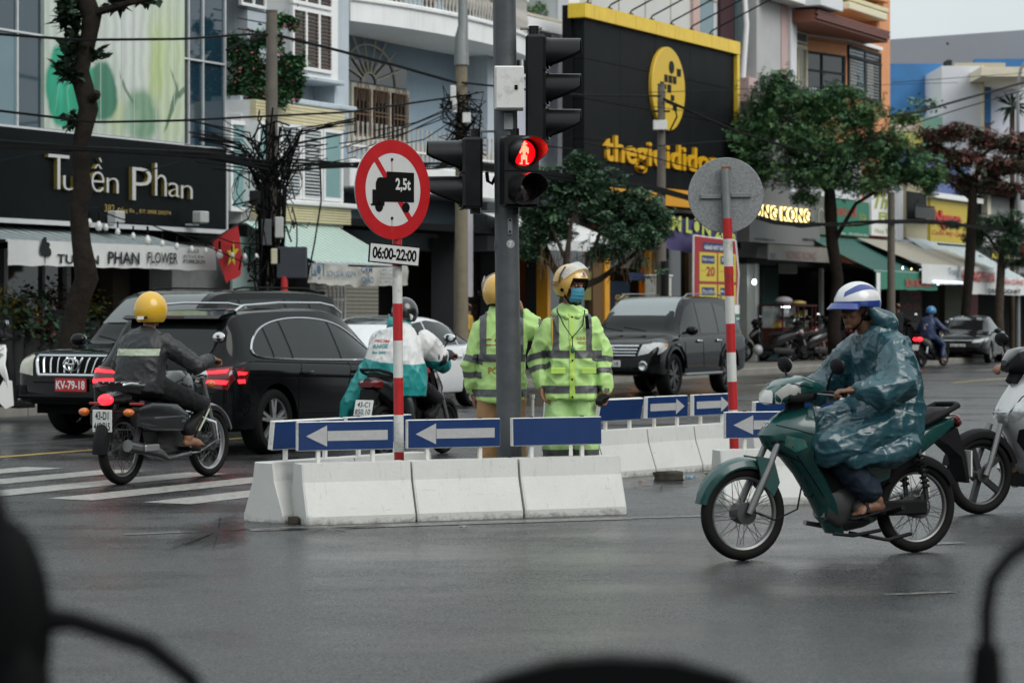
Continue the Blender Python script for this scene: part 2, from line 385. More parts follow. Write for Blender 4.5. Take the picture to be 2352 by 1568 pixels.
def puddle(pts,seed,label):
    R=random.Random(seed);P=[gpt(*p) for p in pts];out=[]
    for i in range(len(P)):
        a,b=P[i],P[(i+1) % len(P)]
        for k in range(8):
            t=k/8;q=a.lerp(b,t);out.append(q+Vector((R.gauss(0,.035),R.gauss(0,.08),0)))
    c=sum(out,Vector())/len(out);n=len(out);vs=[];fs=[];wt=[]
    for r_ in range(5):
        for q in out: vs.append(tuple(c+(q-c)*(1.15*(r_+1)/5)) [:2]+(.006,));wt.append(1-(r_+1)/5)
    vs.append((c.x,c.y,.006));wt.append(1.);fs=[(r_*n+k,r_*n+(k+1) % n,(r_+1)*n+(k+1) % n,(r_+1)*n+k) for r_ in range(4) for k in range(n)]+[(5*n,k,(k+1) % n) for k in range(n)]
    o=MB().add(vs,fs).build('puddle',m_pud,None,fixn=False);o['kind']='structure';a_=o.data.attributes.new('wet','FLOAT','POINT');a_.data.foreach_set('value',wt);tag(o,label)
puddle([(400,1262),(430,1208),(540,1182),(580,1212),(545,1258)],1,'thin puddle left of the white barriers mirroring red light')
puddle([(1440,1120),(1480,1102),(1620,1098),(1580,1120),(1500,1132)],2,'puddle in front of the rock between the barrier rows')
puddle([(600,1216),(760,1208),(900,1206),(820,1216),(700,1222)],3,'narrow wet strip along the front barrier foot')
# far pavement with kerb stones
m_pave=M('pavement_slabs',(.13,.125,.115),.55,var=.25,vs=2.5,bump=.3,bs=25)
pav=MB().box(-60,250,0.16,14,-.02,.15).build('pavement',m_pave);pav.rotation_euler=(0,0,PHI);pav.location=uv(0,23.02);tag(pav,'raised grey pavement along the shop fronts',None,kind='structure')
m_kerb=M('kerb_concrete',(.2,.19,.17),.7,var=.25,vs=3,bump=.3,bs=40,streak=.4)
kme=MB().box(0,.985,0,.155,-.02,.16,.015).mesh('kerb_stone')
for k in range(24,110):
    o=put('kerb_stone',kme if k==24 else kme,m_kerb if k==24 else None,pav);o.location=(k,0,0)
m_slab=[M('slab_%d' % i,(.15+.02*i,.145+.018*i,.13+.015*i),.5,var=.2,vs=4,bump=.2,bs=40) for i in range(3)]
smes=[]
for i in range(3):
    me=MB().box(.004,.796,.004,.596,0,.012,.004).mesh('paving_slab');me.materials.append(m_slab[i]);smes.append(me)
for k in range(60):
    for j in range(4):
        o=bpy.data.objects.new('paving_slab',smes[(k*7+j*3+k // 3) % 3]);COL.objects.link(o);o.parent=pav;o.location=(54+k*.8,.2+j*.6,.151)
# == barriers
m_conc=M('white_painted_concrete_spare',(.66,.66,.63),.6,var=.07,vs=4,bump=.25,bs=70)
def barrier_material():
    m=bpy.data.materials.new('scuffed_white_concrete');m.use_nodes=True;nt=m.node_tree;N=nt.nodes.new;L=nt.links.new;b=nt.nodes['Principled BSDF']
    g=N('ShaderNodeNewGeometry');sx=N('ShaderNodeSeparateXYZ');L(g.outputs['Position'],sx.inputs[0])
    def no(sc,d=7,r=.7,scale=None):
        n=N('ShaderNodeTexNoise');n.inputs['Scale'].default_value=sc;n.inputs['Detail'].default_value=d;n.inputs['Roughness'].default_value=r
        if scale:
            mp=N('ShaderNodeMapping');mp.inputs['Scale'].default_value=scale;L(g.outputs['Position'],mp.inputs[0]);L(mp.outputs[0],n.inputs['Vector'])
        else: L(g.outputs['Position'],n.inputs['Vector'])
        return n.outputs[0]
    def rng(x,a,b_,c,d):
        r=N('ShaderNodeMapRange');r.inputs[1].default_value=a;r.inputs[2].default_value=b_;r.inputs[3].default_value=c;r.inputs[4].default_value=d;L(x,r.inputs[0]);return r.outputs[0]
    def mix(f,a,col):
        mx=N('ShaderNodeMix');mx.data_type='RGBA';L(f,mx.inputs[0]);
        if hasattr(a,'links'): L(a,mx.inputs[6])
        else: mx.inputs[6].default_value=(*a,1)
        mx.inputs[7].default_value=(*col,1);return mx.outputs[2]
    c=mix(rng(no(3),.3,.8,0,.5),(.60,.60,.575),(.44,.435,.41))
    c=mix(rng(no(60,3),.66,.76,0,.6),c,(.16,.15,.13));c=mix(rng(no(1,5,.6,(5,5,26)),.66,.74,0,.35),c,(.2,.19,.18));c=mix(rng(no(7,8,.8),.63,.72,0,.4),c,(.28,.265,.23))          # chips and specks
    c=mix(rng(no(1,6,.7,(26,26,2.)),.58,.76,0,.55),c,(.30,.27,.21));c=mix(rng(no(24,6,.8),.68,.73,0,.8),c,(.22,.2,.17))  # rain streaks
    # splashed mud and moss with a ragged edge near the foot
    h=N('ShaderNodeMath');h.operation='MULTIPLY_ADD';L(no(1,8,.8,(9,9,13)),h.inputs[0]);h.inputs[1].default_value=.26;h.inputs[2].default_value=-.118
    d=N('ShaderNodeMath');d.operation='SUBTRACT';L(h.outputs[0],d.inputs[0]);L(sx.outputs[2],d.inputs[1])
    c=mix(rng(d.outputs[0],-.02,.03,0,.75),c,(.10,.095,.075))
    L(c,b.inputs['Base Color']);b.inputs['Roughness'].default_value=.55
    bp=N('ShaderNodeBump');bp.inputs['Strength'].default_value=.3;bp.inputs['Distance'].default_value=.006;L(no(45,5),bp.inputs['Height']);L(bp.outputs[0],b.inputs['Normal'])
    return m
m_bar=barrier_material()
m_blue=M('traffic_blue',(.003,.028,.12),.38,var=.12,vs=9,streak=.25)
m_signwhite=M('sign_white',(.66,.66,.63),.45,var=.06,vs=12,dirt=(.35,.25,.15))
m_silver=M('reflective_silver',(.42,.42,.42),.42,var=.12,vs=30,bump=.2,bs=150)
m_dark=M('dark_metal',(.02,.021,.022),.45,var=.2)
bar_prof=[(-.19,0),(-.19,.055),(-.105,.29),(-.085,.42),(.085,.42),(.105,.29),(.19,.055),(.19,0)]
def make_barrier(loc,rz,L,arrow,label,px0=0.,plen=.73,tilt=0.,ph=.205,seed=0):
    R=random.Random(seed)
    t=thing('traffic_barrier',label,'barrier',loc,rz,'white concrete barriers with blue panels')
    m=MB();rings=[]
    for x,k in ((-L/2+.004,.96),(-L/2+.016,1),(-L/6,1),(L/6,1),(L/2-.016,1),(L/2-.004,.96)):
        rings.append([(x,y*k,(z if k==1 or z<.05 else z-.006)) for y,z in bar_prof])
    m.loft(rings,True,True,False);m.build('concrete_block',m_bar,t)
    cx=px0;z0=.505;
    T=Matrix.Translation((cx,0,z0)) @ Matrix.Rotation(tilt,4,'X')
    p=MB().box(-plen/2,plen/2,-.022,.022,0,ph,.004,T=T).build('sign_panel',m_signwhite,t)
    MB().box(-plen/2+.006,plen/2-.004,-.026,-.023,.006,ph-.006,T=T).build('blue_face',m_blue,p)
    MB().box(-plen/2+.006,plen/2-.004,.023,.026,.006,ph-.006,T=T).build('blue_back',m_blue,p)
    if arrow:
        s=-1 if arrow=='left' else 1;h=ph/2;a=plen/2
        tip=s*a*.83;base=s*a*.40;tail=-s*a*.87
        MB().prism([(tip,h),(base,h+ph*.36),(base,h-ph*.36)],-.0285,-.0262,T=T).build('arrow_head',m_silver,p)
        MB().prism([(base-s*.004,h+ph*.17),(base-s*.004,h-ph*.17),(tail,h-ph*.17),(tail,h+ph*.17)],-.0285,-.0262,T=T).build('arrow_shaft',m_silver,p)
    for k in (-.28,.29):
        MB().box(cx+k*plen-.013,cx+k*plen+.013,-.013,.013,.41,z0+.02).build('leg',m_signwhite,t)
        MB().box(cx+k*plen-.012,cx+k*plen+.012,-.01,.01,z0+ph-.002,z0+ph+.008).build('clip',m_dark,t)
    return t
d=Vector((.913,.408,0));n_=Vector((-.408,.913,0));P0=Vector((-1.43,17.72,0))+n_*.19
for i,(ar,lab) in enumerate((('left','white barrier with left arrow panel left of the no-trucks sign pole'),('left','white barrier with left arrow panel right of the no-trucks sign pole'),(None,'white barrier with plain blue panel in front of the facing officer'))):
    make_barrier(P0+d*(.416+i*.832),atan2(d.y,d.x)+(.006,-.004,.008)[i],.824,ar,lab,(-.055,-.06,-.075)[i],.72,(0,0,-.03)[i],seed=i)
d2=Vector((.6,.8,0));P1=Vector((-1.755,18.0,0))
for i in range(2): make_barrier(P1+d2*(.45+i*.9),atan2(d2.y,d2.x) ,.89,None,('white barrier with bare blue panel at the island corner nearest the crosswalk','white barrier with bare blue panel behind the no-trucks sign pole')[i],-.1*i,.75,(.12,.05)[i],seed=5+i)
d3=Vector((.614,.789,0));P2=Vector((.23,22.28,0))
for i in range(4): make_barrier(P2+d3*(.38+i*.77),atan2(d3.y,d3.x),.762,(None,None,'right','right')[i],('white barrier half hidden by the facing officer with plain panel','white barrier with leaning plain blue panel right of the facing officer','white barrier with right arrow panel next to the leaning plain one','white barrier with right arrow panel beside the striped pole')[i],.03,.66,(.1,.2,.03,0)[i],.2,seed=9+i)
d4=Vector((.958,.285,0));P3=Vector((1.57,19.72,0))
for i in range(2): make_barrier(P3+d4*(.43+i*.87),atan2(d4.y,d4.x),.86,('left',None)[i],('white barrier with left arrow panel behind the teal motorbike front','white barrier seen through the teal motorbike rear wheel')[i],0.02,.76,0,seed=15+i)
d5=Vector((.72,.694,0));P4=Vector((2.0,21.9,0))
for i in range(2): make_barrier(P4+d5*(.43+i*.87),atan2(d5.y,d5.x),.86,None,('white barrier with plain panel behind the raincoat rider handlebar','farthest white barrier, hidden behind the raincoat rider')[i],.05,.78,.05,.21,seed=18+i)
# rock and litter by the barriers
def rock(loc,r,seed,label):
    m=MB();m.ell((0,0,0),(1,1,1),14,10);me=m.mesh('rock')
    for v in me.vertices:
        p=v.co;q=Vector((max(-.8,min(.8,p.x*1.25)),max(-.8,min(.8,p.y*1.2)),max(-.7,min(.75,p.z*1.3))))
        k=1+.22*noise.noise(p*1.7+Vector((seed,0,0)))+.08*noise.noise(p*6)
        v.co=Vector((q.x*r[0],q.y*r[1],q.z*r[2]+r[2]*.62))*k
    o=put('rock',me,M('mossy_rock',(.06,.055,.045),.8,var=.5,vs=12,bump=.8,bs=30));o.location=loc;tag(o,label,'rock')
rock(gpt(1535,1102),(.16,.1,.052),3,'dark rough lump of broken kerb lying against the barrier foot')
rock(gpt(655,1203)+Vector((.06,.02,0)),(.05,.05,.035),8,'small dark stone wedged between the two barrier ends')
R=random.Random(4)
for i,(px,py,s,c,lab) in enumerate(((1585,1098,.12,(.12,.35,.5),'crumpled light blue wrapper on the wet road by the rock'),(1412,1122,.05,(.4,.36,.3),'pale scrap of litter nearest the front barrier end'),(1470,1108,.05,(.35,.16,.08),'brown dry leaf in the puddle by the rock'),(1065,1213,.06,(.3,.3,.3),'grey paper scrap in front of the middle barrier'),(1625,1092,.07,(.05,.07,.03),'small tuft of green debris under the right arrow barrier'))):
    m=MB();n=6
    vs=[(s*(x/n-.5),s*.6*(y/n-.5),.015+.02*noise.noise(Vector((x*.8,y*.8,i)))) for x in range(n+1) for y in range(n+1)]
    m.add(vs,[(a*7+b,a*7+b+1,a*7+b+8,a*7+b+7) for a in range(n) for b in range(n)])
    o=m.build('litter',M('litter_%d' % i,c,.5,var=.2),None,fixn=False);o.location=gpt(px,py);o.rotation_euler=(0,0,R.uniform(0,3));tag(o,lab,'litter')
# == no-trucks sign
m_red=M('sign_red',(.42,.008,.012),.4,var=.08,vs=10,streak=.15);m_pwhite=M('pole_white',(.6,.6,.57),.45,var=.08,vs=14,dirt=(.2,.16,.12));m_pred=M('pole_red',(.45,.012,.015),.42,var=.08,vs=14,dirt=(.12,.03,.02))
m_black=M('matt_black',(.007,.007,.0075),.5,var=.1);m_rust=M('rust',(.22,.08,.02),.8,var=.3)
Yp=18.45;sp=F/Yp;base=Vector(((918-HX)/sp,Yp,0))
nt_=thing('traffic_sign','round red and white no-trucks sign on a striped pole with a times plate','road sign',base)
zb=[0]+[1.538+.267*k for k in range(-5,4)];zb=[z for z in zb if z>=0]+[2.45]
zb=sorted(set(round(z,3) for z in zb))
for i in range(len(zb)-1):
    c=round((zb[i]-1.538)/.267) % 2 if zb[i]>0 else 0
    z0,z1=zb[i],min(zb[i+1],2.6)
    lean=lambda z: (-.01*z,0)
    if z1>z0: MB().tube([(lean(z0)[0],0,z0),(lean(z1)[0],0,z1)],.0355,16).build('pole_band',(m_pwhite,m_pred)[c],nt_)
cz=EYE+(HY-437)/sp;dx=(903-918)/sp
fa=atan2(.8925,.451)-.02                    # disc plane runs along the street
fa=radians(44)
Td=Matrix.Translation((dx,-.075,cz)) @ Matrix.Rotation(fa,4,'Z')
disc=MB().lathe([(0,.012),(.352,.012),(.357,.006),(.357,-.002),(.352,-.004),(0,-.004)],48,'y',T=Td).build('disc',m_silver,nt_)
MB().lathe([(.357,-.0045),(.262,-.0045),(.262,-.0065),(.357,-.0065)],56,'y',T=Td).build('red_ring',m_red,disc)
MB().lathe([(0,-.0055),(.2625,-.0055)],48,'y',T=Td).build('white_face',M('reflective_white',(.55,.55,.54),.4,var=.05,vs=20,bump=.1,bs=200),disc)
a=radians(-52);c_,s_=cos(a),sin(a)
bar=[(-.272,.021),(.272,.021),(.272,-.021),(-.272,-.021)]
MB().prism([(x*c_-z*s_,x*s_+z*c_) for x,z in bar],-.0078,-.0058,T=Td).build('diagonal_bar',m_red,disc)
tr=[(-.212,-.118),(-.212,-.105),(-.198,-.105),(-.198,-.005),(-.166,-.005),(-.166,.045),(-.15,.078),(-.13,.085),(-.064,.085),(-.064,.128),(.198,.128),(.198,-.085),(-.085,-.088),(-.085,-.118)]
MB().prism(tr,-.0092,-.008,T=Td).build('truck_silhouette',m_black,disc)
for x in (-.135,.12): MB().lathe([(0,-.0092),(.037,-.0092),(.037,-.008),(0,-.008)],20,'y',c=(x,0,-.125),T=Td).build('truck_wheel',m_black,disc)
text(MB(),'2,5t',.02,.165,-.015,.085,-.0096,bold=.03,T=Td).build('weight_figure',M('reflective_white',0),disc,fixn=False)
for z in (.215,-.205):
    MB().lathe([(0,-.016),(.008,-.014),(.012,-.0085),(.012,-.006),(0,-.006)],10,'y',c=(-.012,0,z),T=Td).build('bolt',m_dark,disc)
    MB().box(-.0145,-.0095,-.0068,-.0056,z-.1,z-.012,T=Td).build('rust_streak',m_rust,disc)
pz=EYE+(HY-585)/sp;Tp=Matrix.Translation((-.035,-.09,pz)) @ Matrix.Rotation(radians(30),4,'Z') @ Matrix.Rotation(radians(4.5),4,'Y')
pl=MB().box(-.205,.205,-.004,.004,-.072,.072,T=Tp).build('times_plate',m_black,nt_)
MB().box(-.196,.196,-.006,-.0045,-.063,.063,T=Tp).build('plate_face',M('reflective_white',0),pl)
text(MB(),'06:00-22:00',-.178,.178,-.042,.045,-.007,bold=.035,spacing=.95,T=Tp).build('times_figures',m_black,pl,fixn=False)
# == striped pole with a disc seen from behind
Yq=20.25;sq=F/Yq;b2=Vector(((1690-HX)/sq,Yq,0))
rs=thing('traffic_sign','grey back of a round sign on a red and white striped pole','road sign',b2)
lx=lambda z:-.031*z
bz=[EYE+(HY-y)/sq for y in (1070,1005,941,876,809,743,680,612,549,502)]
bz=[0,.07]+bz;cols=[0,1,0]+[1,0,1,0,1,0,1,0,1]
cols=[1,0,1,0,1,0,1,0,1,0,1]
for i in range(len(bz)-1):
    if bz[i+1]>bz[i]: MB().tube([(lx(bz[i]),0,bz[i]),(lx(bz[i+1]),0,bz[i+1])],.037,16).build('pole_band',(m_pwhite,m_pred)[cols[i]],rs)
m_galv=M('galvanised_steel',(.24,.25,.255),.5,.55,var=.18,vs=12);m_spangle=M('speckled_zinc',(.26,.27,.275),.55,.35,var=.5,vs=70)
zc=EYE+(HY-448)/sq
MB().tube([(lx(2.2),0,bz[-1]),(lx(2.7),0,EYE+(HY-388)/sq)],.034,14).build('pole_top',m_galv,rs)
MB().lathe([(0,.05),(.296,.05),(.3,.054),(.3,.06),(.296,.062),(0,.062)],56,'y',c=(lx(2.4) ,0,zc)).build('disc',m_spangle,rs)
for s in (-1,1): MB().box(lx(2.4)+s*.037,lx(2.4)+s*.2,.028,.049,zc-.022+.006*s,zc+.012+.006*s,.003).build('bracket',m_galv,rs)
MB().box(lx(2.5)-.036,lx(2.5)+.036,-.02,.03,EYE+(HY-388)/sq,EYE+(HY-384)/sq+.004).build('pole_cap',m_rust,rs)
# == traffic light pole
Yt=18.95;st=F/Yt;tb=Vector((-.012,Yt,0))
tl=thing('traffic_light','grey steel traffic light pole with a lit red pedestrian signal','traffic light',tb)
m_pole=M('grey_pole_paint',(.075,.082,.088),.5,.2,var=.25,vs=9,streak=.5,bump=.15,bs=30)
m_hous=M('black_signal_housing',(.007,.0075,.008),.33,var=.3,vs=8,spec=.3);m_lens=M('dark_lens',(.03,.012,.01),.12,var=.1,coat=.5)
MB().tube([(0,0,0),(-.02,0,1.5),(-.045,0,3.8),(-.065,0,5.8)],[.096,.091,.085,.078],20).build('pole',m_pole,tl)
MB().box(-.2,.2,-.2,.2,0,.03,.01).build('base_plate',m_galv,tl)
zz=lambda y: EYE+(HY-y)/st
xx=lambda x: (x-HX)/st-tb.x
m_grey=M('pale_grey_enamel',(.5,.5,.48),.45,var=.05,vs=6,dirt=(.3,.28,.22))
cb=MB().box(xx(1136),xx(1202),-.25,-.1,zz(258),zz(159),.006).build('control_box',m_grey,tl)
MB().box(xx(1140),xx(1203),-.262,-.252,zz(255),zz(161),.004).build('box_door',m_grey,cb)
MB().box(xx(1182),xx(1189),-.268,-.263,zz(213),zz(203)).build('lock',m_black,cb)
def visor(T,r,lt,lb,mat,parent):
    rings=[[],[],[],[]];n=22
    for k in range(n+1):
        a=radians(-62)+radians(304)*k/n-radians(0)
        ang=a;q=(sin(ang)+1)/2;ln=lb+(lt-lb)*min(1,max(0,(q-.1)/.42))
        for j,(rr,l) in enumerate(((r,0),(r*.97,ln),(r*.93,ln),(r*.95,0))):
            rings[j].append((rr*cos(ang),-l,rr*sin(ang)))
    MB().loft(rings,False,False,True,T=T).build('visor',mat,parent)
def signal_head(T,n,name,lit=None):
    h=MB();r=.1;sh=.262
    h.box(-.135,.135,0,.15,0,n*sh,.02,T=T);hd=h.build(name,m_hous,tl)
    for i in range(n):
        z=sh*(i+.5);Ti=T @ Matrix.Translation((0,0,z))
        MB().lathe([(.118,0),(.118,-.018),(.1,-.018),(.1,0)],24,'y',T=Ti).build('lens_ring',m_hous,hd)
        MB().lathe([(0,-.022),(.05,-.018),(.098,-.004)],20,'y',T=Ti).build('lens',m_lens,hd)
        visor(Ti,.113,.25,.02,m_hous,hd)
        MB().box(-.137,.137,-.004,.02,-sh/2-.004,-sh/2+.004,T=Ti).build('seam',m_black,hd)
    return hd
# vehicle head facing right, pedestrian heads facing left and towards the crossing
z0=zz(326)
T1=Matrix.Translation((xx(1226),.02,z0)) @ Matrix.Rotation(radians(84),4,'Z') 
h1=signal_head(T1 @ Matrix.Translation((0,-.1,0)),3,'vehicle_signal')
T2=Matrix.Translation((xx(1090),.0,zz(480))) @ Matrix.Rotation(radians(-84),4,'Z')
h2=signal_head(T2 @ Matrix.Translation((0,-.1,0)),2,'crossing_signal')
T3=Matrix.Translation((xx(1190),-.13,zz(478))) @ Matrix.Rotation(radians(20),4,'Z')
h3=signal_head(T3 @ Matrix.Translation((0,-.1,0)),2,'lit_crossing_signal')
for (x0,x1,zt) in ((1195,1245,66),(1195,1240,322),(1095,1142,302),(1095,1142,486)):
    MB().box(xx(x0),xx(x1),-.02,.02,zz(zt)-.008,zz(zt)+.008,.003).build('bracket_arm',m_galv,tl)
for (x,zt) in ((1226,70),(1226,322),(1092,306),(1092,482),(1180,306),(1180,482)):
    MB().lathe([(0,-.03),(.04,-.03),(.04,.03),(0,.03)],10,'z',c=(xx(x),-.05 if x==1180 else 0,zz(zt))).build('mount',m_hous,tl)
# the lit red walking man: rows of diodes
m_led=M('red_diode',(1.,.06,.035),.4,var=0,emit=9)
m_glow=M('glowing_red_lens',(.9,.004,.008),.3,var=0,emit=.8)
Tl=T3 @ Matrix.Translation((0,-.1,.262*1.5))
MB().lathe([(0,-.026),(.06,-.024),(.094,-.01)],24,'y',T=Tl).build('lit_lens',m_glow,h3)
man=["..xx..",".xxxx.","..xx..",".xxxx.","xxxxxx","xxxxxx","xxxxxx","x.xx.x","..xx..",".xxxx.",".xxxx.",".xxxx.",".x..x.",".x..x.","xx..xx"]
ml=MB()
for r_,row in enumerate(man):
    for c in range(6):
        if row[c]=='x': ml.lathe([(0,-.034),(.0052,-.032),(.006,-.026)],6,'y',c=((c-2.5)*.0118,0,.078-r_*.0112),T=Tl)
o=ml.build('lit_figure',m_led,h3,fixn=False);o['kind']='stuff'
# stickers, bolts and strap
m_stick=M('faded_sticker',(.32,.33,.34),.5,var=.15,vs=30)
for x,y,ch in ((1173,561,'7'),(1138,566,'6')):
    rr=.089;xo=xx(x)+.022;an=math.asin(max(-1,min(1,xo/rr)))
    Ts=Matrix.Translation((-.024,0,zz(y))) @ Matrix.Rotation(an,4,'Z') @ Matrix.Translation((0,-rr-.003,0))
    MB().lathe([(0,0),(.031,0)],20,'y',T=Ts).build('round_sticker',m_stick,tl,fixn=False)
    text(MB(),ch,-.013,.013,-.021,.021,-.002,bold=.04,T=Ts).build('sticker_number',m_pwhite if ch=='7' else m_dark,tl,fixn=False)
MB().box(xx(1166),xx(1177),-.1,-.088,zz(540),zz(503),.003).build('strap',m_galv,tl)
for y in (507,533): MB().lathe([(0,-.016),(.009,-.012),(.009,0)],8,'y',c=(xx(1171.5),-.098,zz(y))).build('bolt',m_dark,tl)
MB().box(xx(1158),xx(1178),-.1,-.091,zz(300),zz(262),.002).build('peeling_label',m_stick,tl)
MB().tube([(xx(1118),.02,zz(395)),(xx(1120),.02,zz(415)),(xx(1130),.01,zz(422)),(xx(1139),0,zz(405))],.014,8).build('cable_loop',m_black,tl)
# == the row of buildings across the street
S=.57422
def US(x,V): return fu(x*S,V)
def ZS(x,y,V): return fz(x*S,y*S,V)
class Bld:
    def __init__(s,name,label,cat,U0,V0,group=None):
        s.U,s.V=U0,V0;s.o=thing(name,label,cat,uv(U0,V0),PHI,group)
    def box(s,name,Ua,Ub,Va,Vb,Za,Zb,mat,bev=0,parent=None):
        return MB().box(Ua-s.U,Ub-s.U,Va-s.V,Vb-s.V,Za,Zb,bev).build(name,mat,parent or s.o,fixn=bool(bev))
    def mb(s,m,name,mat,parent=None,fixn=True): return m.build(name,mat,parent or s.o,fixn)
    def text(s,body,Ua,Ub,Za,Zb,V,mat,parent=None,depth=0.,name='lettering',**k):
        return text(MB(),body,Ua-s.U,Ub-s.U,Za,Zb,V-s.V,depth,**k).build(name,mat,parent or s.o,fixn=False)
    def letters(s,body,mat,Ua,Ub,Za,Zb,V,depth,parent=None,**k): letters(parent or s.o,body,mat,Ua-s.U,Ub-s.U,Za,Zb,V-s.V,depth,**k)
    def window(s,Ua,Ub,Za,Zb,V,frame,glass,cols=1,rows=1,fw=.06,dep=.07,name='window',bars=None,sill=None):
        """a frame proud of the wall, one pane per light"""
        m=MB();a,b=Ua-s.U,Ub-s.U;v=V-s.V
        m.box(a,b,v-dep,v,Za,Za+fw).box(a,b,v-dep,v,Zb-fw,Zb)
        for i in range(cols+1):
            x=a+(b-a-fw)*i/cols;m.box(x,x+fw,v-dep,v,Za+fw,Zb-fw)
        for j in range(1,rows):
            z=Za+(Zb-Za)*j/rows
            for i in range(cols): x=a+(b-a-fw)*i/cols;m.box(x+fw,x+(b-a-fw)/cols,v-dep,v,z-fw/2,z+fw/2)
        w=m.build(name,frame,s.o,fixn=False)
        gl=glass if isinstance(glass,(list,tuple)) else [glass]
        for i in range(cols):
            for j in range(rows):
                x0=a+(b-a-fw)*i/cols+fw;x1=a+(b-a-fw)*(i+1)/cols;z0=Za+(Zb-Za)*j/rows+fw/2;z1=Za+(Zb-Za)*(j+1)/rows-fw/2
                MB().box(x0,x1,v-.03,v-.015,z0,z1).build('pane',gl[(i+j*cols) % len(gl)],w,fixn=False)
        if bars:
            mm=MB();n,mat,horiz=bars
            for k in range(1,n):
                if horiz: z=Za+(Zb-Za)*k/n;mm.box(a+fw,b-fw,v-dep-.02,v-dep-.005,z-.009,z+.009)
                else: x=a+(b-a)*k/n;mm.box(x-.009,x+.009,v-dep-.02,v-dep-.005,Za+fw,Zb-fw)
            g=mm.build('grille',mat,w,fixn=False);g['kind']='stuff'
        if sill: s.box('sill',Ua-.08,Ub+.08,V-dep-.08,V,Za-.09,Za,sill,.01,w)
        return w
def louvres(b,Ua,Ub,Za,Zb,V,mat,parent,step=.09):
    m=MB();n=int((Zb-Za)/step)
    for k in range(n):
        z=Za+step*(k+.5);m.add([(Ua-b.U,V-.02-b.V,z-step*.5),(Ub-b.U,V-.02-b.V,z-step*.5),(Ub-b.U,V+.03-b.V,z+step*.35),(Ua-b.U,V+.03-b.V,z+step*.35)],[(0,1,2,3)])
        m.box(Ua-b.U,Ub-b.U,V-.028-b.V,V-.02-b.V,z-step*.5,z-step*.32)
    o=m.build('louvre_slats',mat,parent,fixn=False);o['kind']='stuff';return o
m_glassd=M('dark_window_glass',(.012,.017,.02),.06,var=.15,vs=.8,ior=1.75);m_glassb=M('blue_curtain_glass',(.012,.035,.055),.06,var=.25,vs=.5,ior=1.9)
m_glassp=M('pale_backed_glass',(.12,.2,.23),.12,var=.15,vs=.6,ior=1.7);m_gwhite=M('white_frame_paint',(.6,.62,.63),.45,var=.06,vs=5)
m_alu=M('aluminium_strip',(.48,.49,.5),.4,.3,var=.1);m_blk=M('black_sign_panel',(.007,.009,.010),.38,var=.3,vs=2,streak=.2)
m_int=M('dark_interior',(.012,.0125,.013),.8,var=.3,vs=1.2);m_intw=M('dim_interior_wall',(.035,.037,.037),.8,var=.3,vs=1.5)  # the gloom of unlit interiors is put into these base colours
m_bluegrey=M('blue_grey_plaster',(.21,.275,.33),.75,var=.1,vs=1.2,streak=.18,bump=.1,bs=40);m_greywall=M('pale_grey_plaster',(.34,.385,.42),.75,var=.1,vs=1.2,streak=.25,bump=.1,bs=40)
m_concw=M('bare_cement',(.19,.2,.2),.8,var=.3,vs=2.5,streak=.4,bump=.2,bs=30)
m_cream=M('cream_tiles',(.5,.45,.28),.4,var=.12,vs=6);m_groove=M('tile_joint',(.28,.26,.2),.7)
m_teal=M('pale_teal_panel',(.15,.26,.26),.35,var=.08,vs=2)
m_brown=M('brown_louvre_wood',(.10,.045,.022),.55,var=.3,vs=8)
# -- flower shop building
V1=27.5;e1=US(903,V1);a1=US(-260,V1)
b=Bld('flower_shop_building','glass fronted building with a lotus poster above the black flower shop sign','building',a1,V1)
zg=ZS(450,545,V1);zt=10.2
b.box('upper_wall',a1,e1,V1+.12,V1+8,3.1,zt,M('dark_backing',(.03,.036,.04),.7))
u=lambda x: US(x,V1)
ztr=ZS(817,246,V1)
gl=[(-260,-90,m_glassp),(-90,72,m_glassp),(72,172,m_glassb),(733,757,m_glassd),(757,815,m_glassb),(815,903,m_glassb)]
for x0,x1,g in gl:
    for za,zb_ in ((zg,ztr-.02),(ztr+.02,zt)):
        b.box('glass_panel',u(x0)+.02,u(x1)-.02,V1+.04,V1+.1,za,zb_,(m_glassb if (g is m_glassp and zb_==zt) else g))
for x in (-90,72,757,815,903): b.box('mullion',u(x)-.018,u(x)+.018,V1,V1+.06,zg,zt,m_alu)
for x0,x1 in ((-260,172),(733,903)): b.box('transom',u(x0),u(x1),V1-.012,V1+.03,ztr-.018,ztr+.018,m_alu)
b.box('base_rail',a1,e1,V1-.05,V1+.1,zg-.06,zg,m_alu)
po=b.box('lotus_poster',u(172),u(733),V1-.03,V1+.06,zg+.01,zt,M('poster_pale_ground',(.5,.56,.5),.3,var=.1,vs=.7))
W=u(733)-u(172);H0=zg+.02
def blob(cx,cy,rx,ry,rot,n=28,wob=.05,seed=0,tip=0):
    o=[]
    for k in range(n):
        a=2*pi*k/n;r=1+wob*noise.noise(Vector((cos(a)*2,sin(a)*2,seed)))+wob*.6*sin(a*9+seed)
        x,y=rx*cos(a)*r,ry*sin(a)*r
        if tip and x>0: y *= max(0,1-(x/rx)**tip)
        o.append((cx+x*cos(rot)-y*sin(rot),cy+x*sin(rot)+y*cos(rot)))
    return o
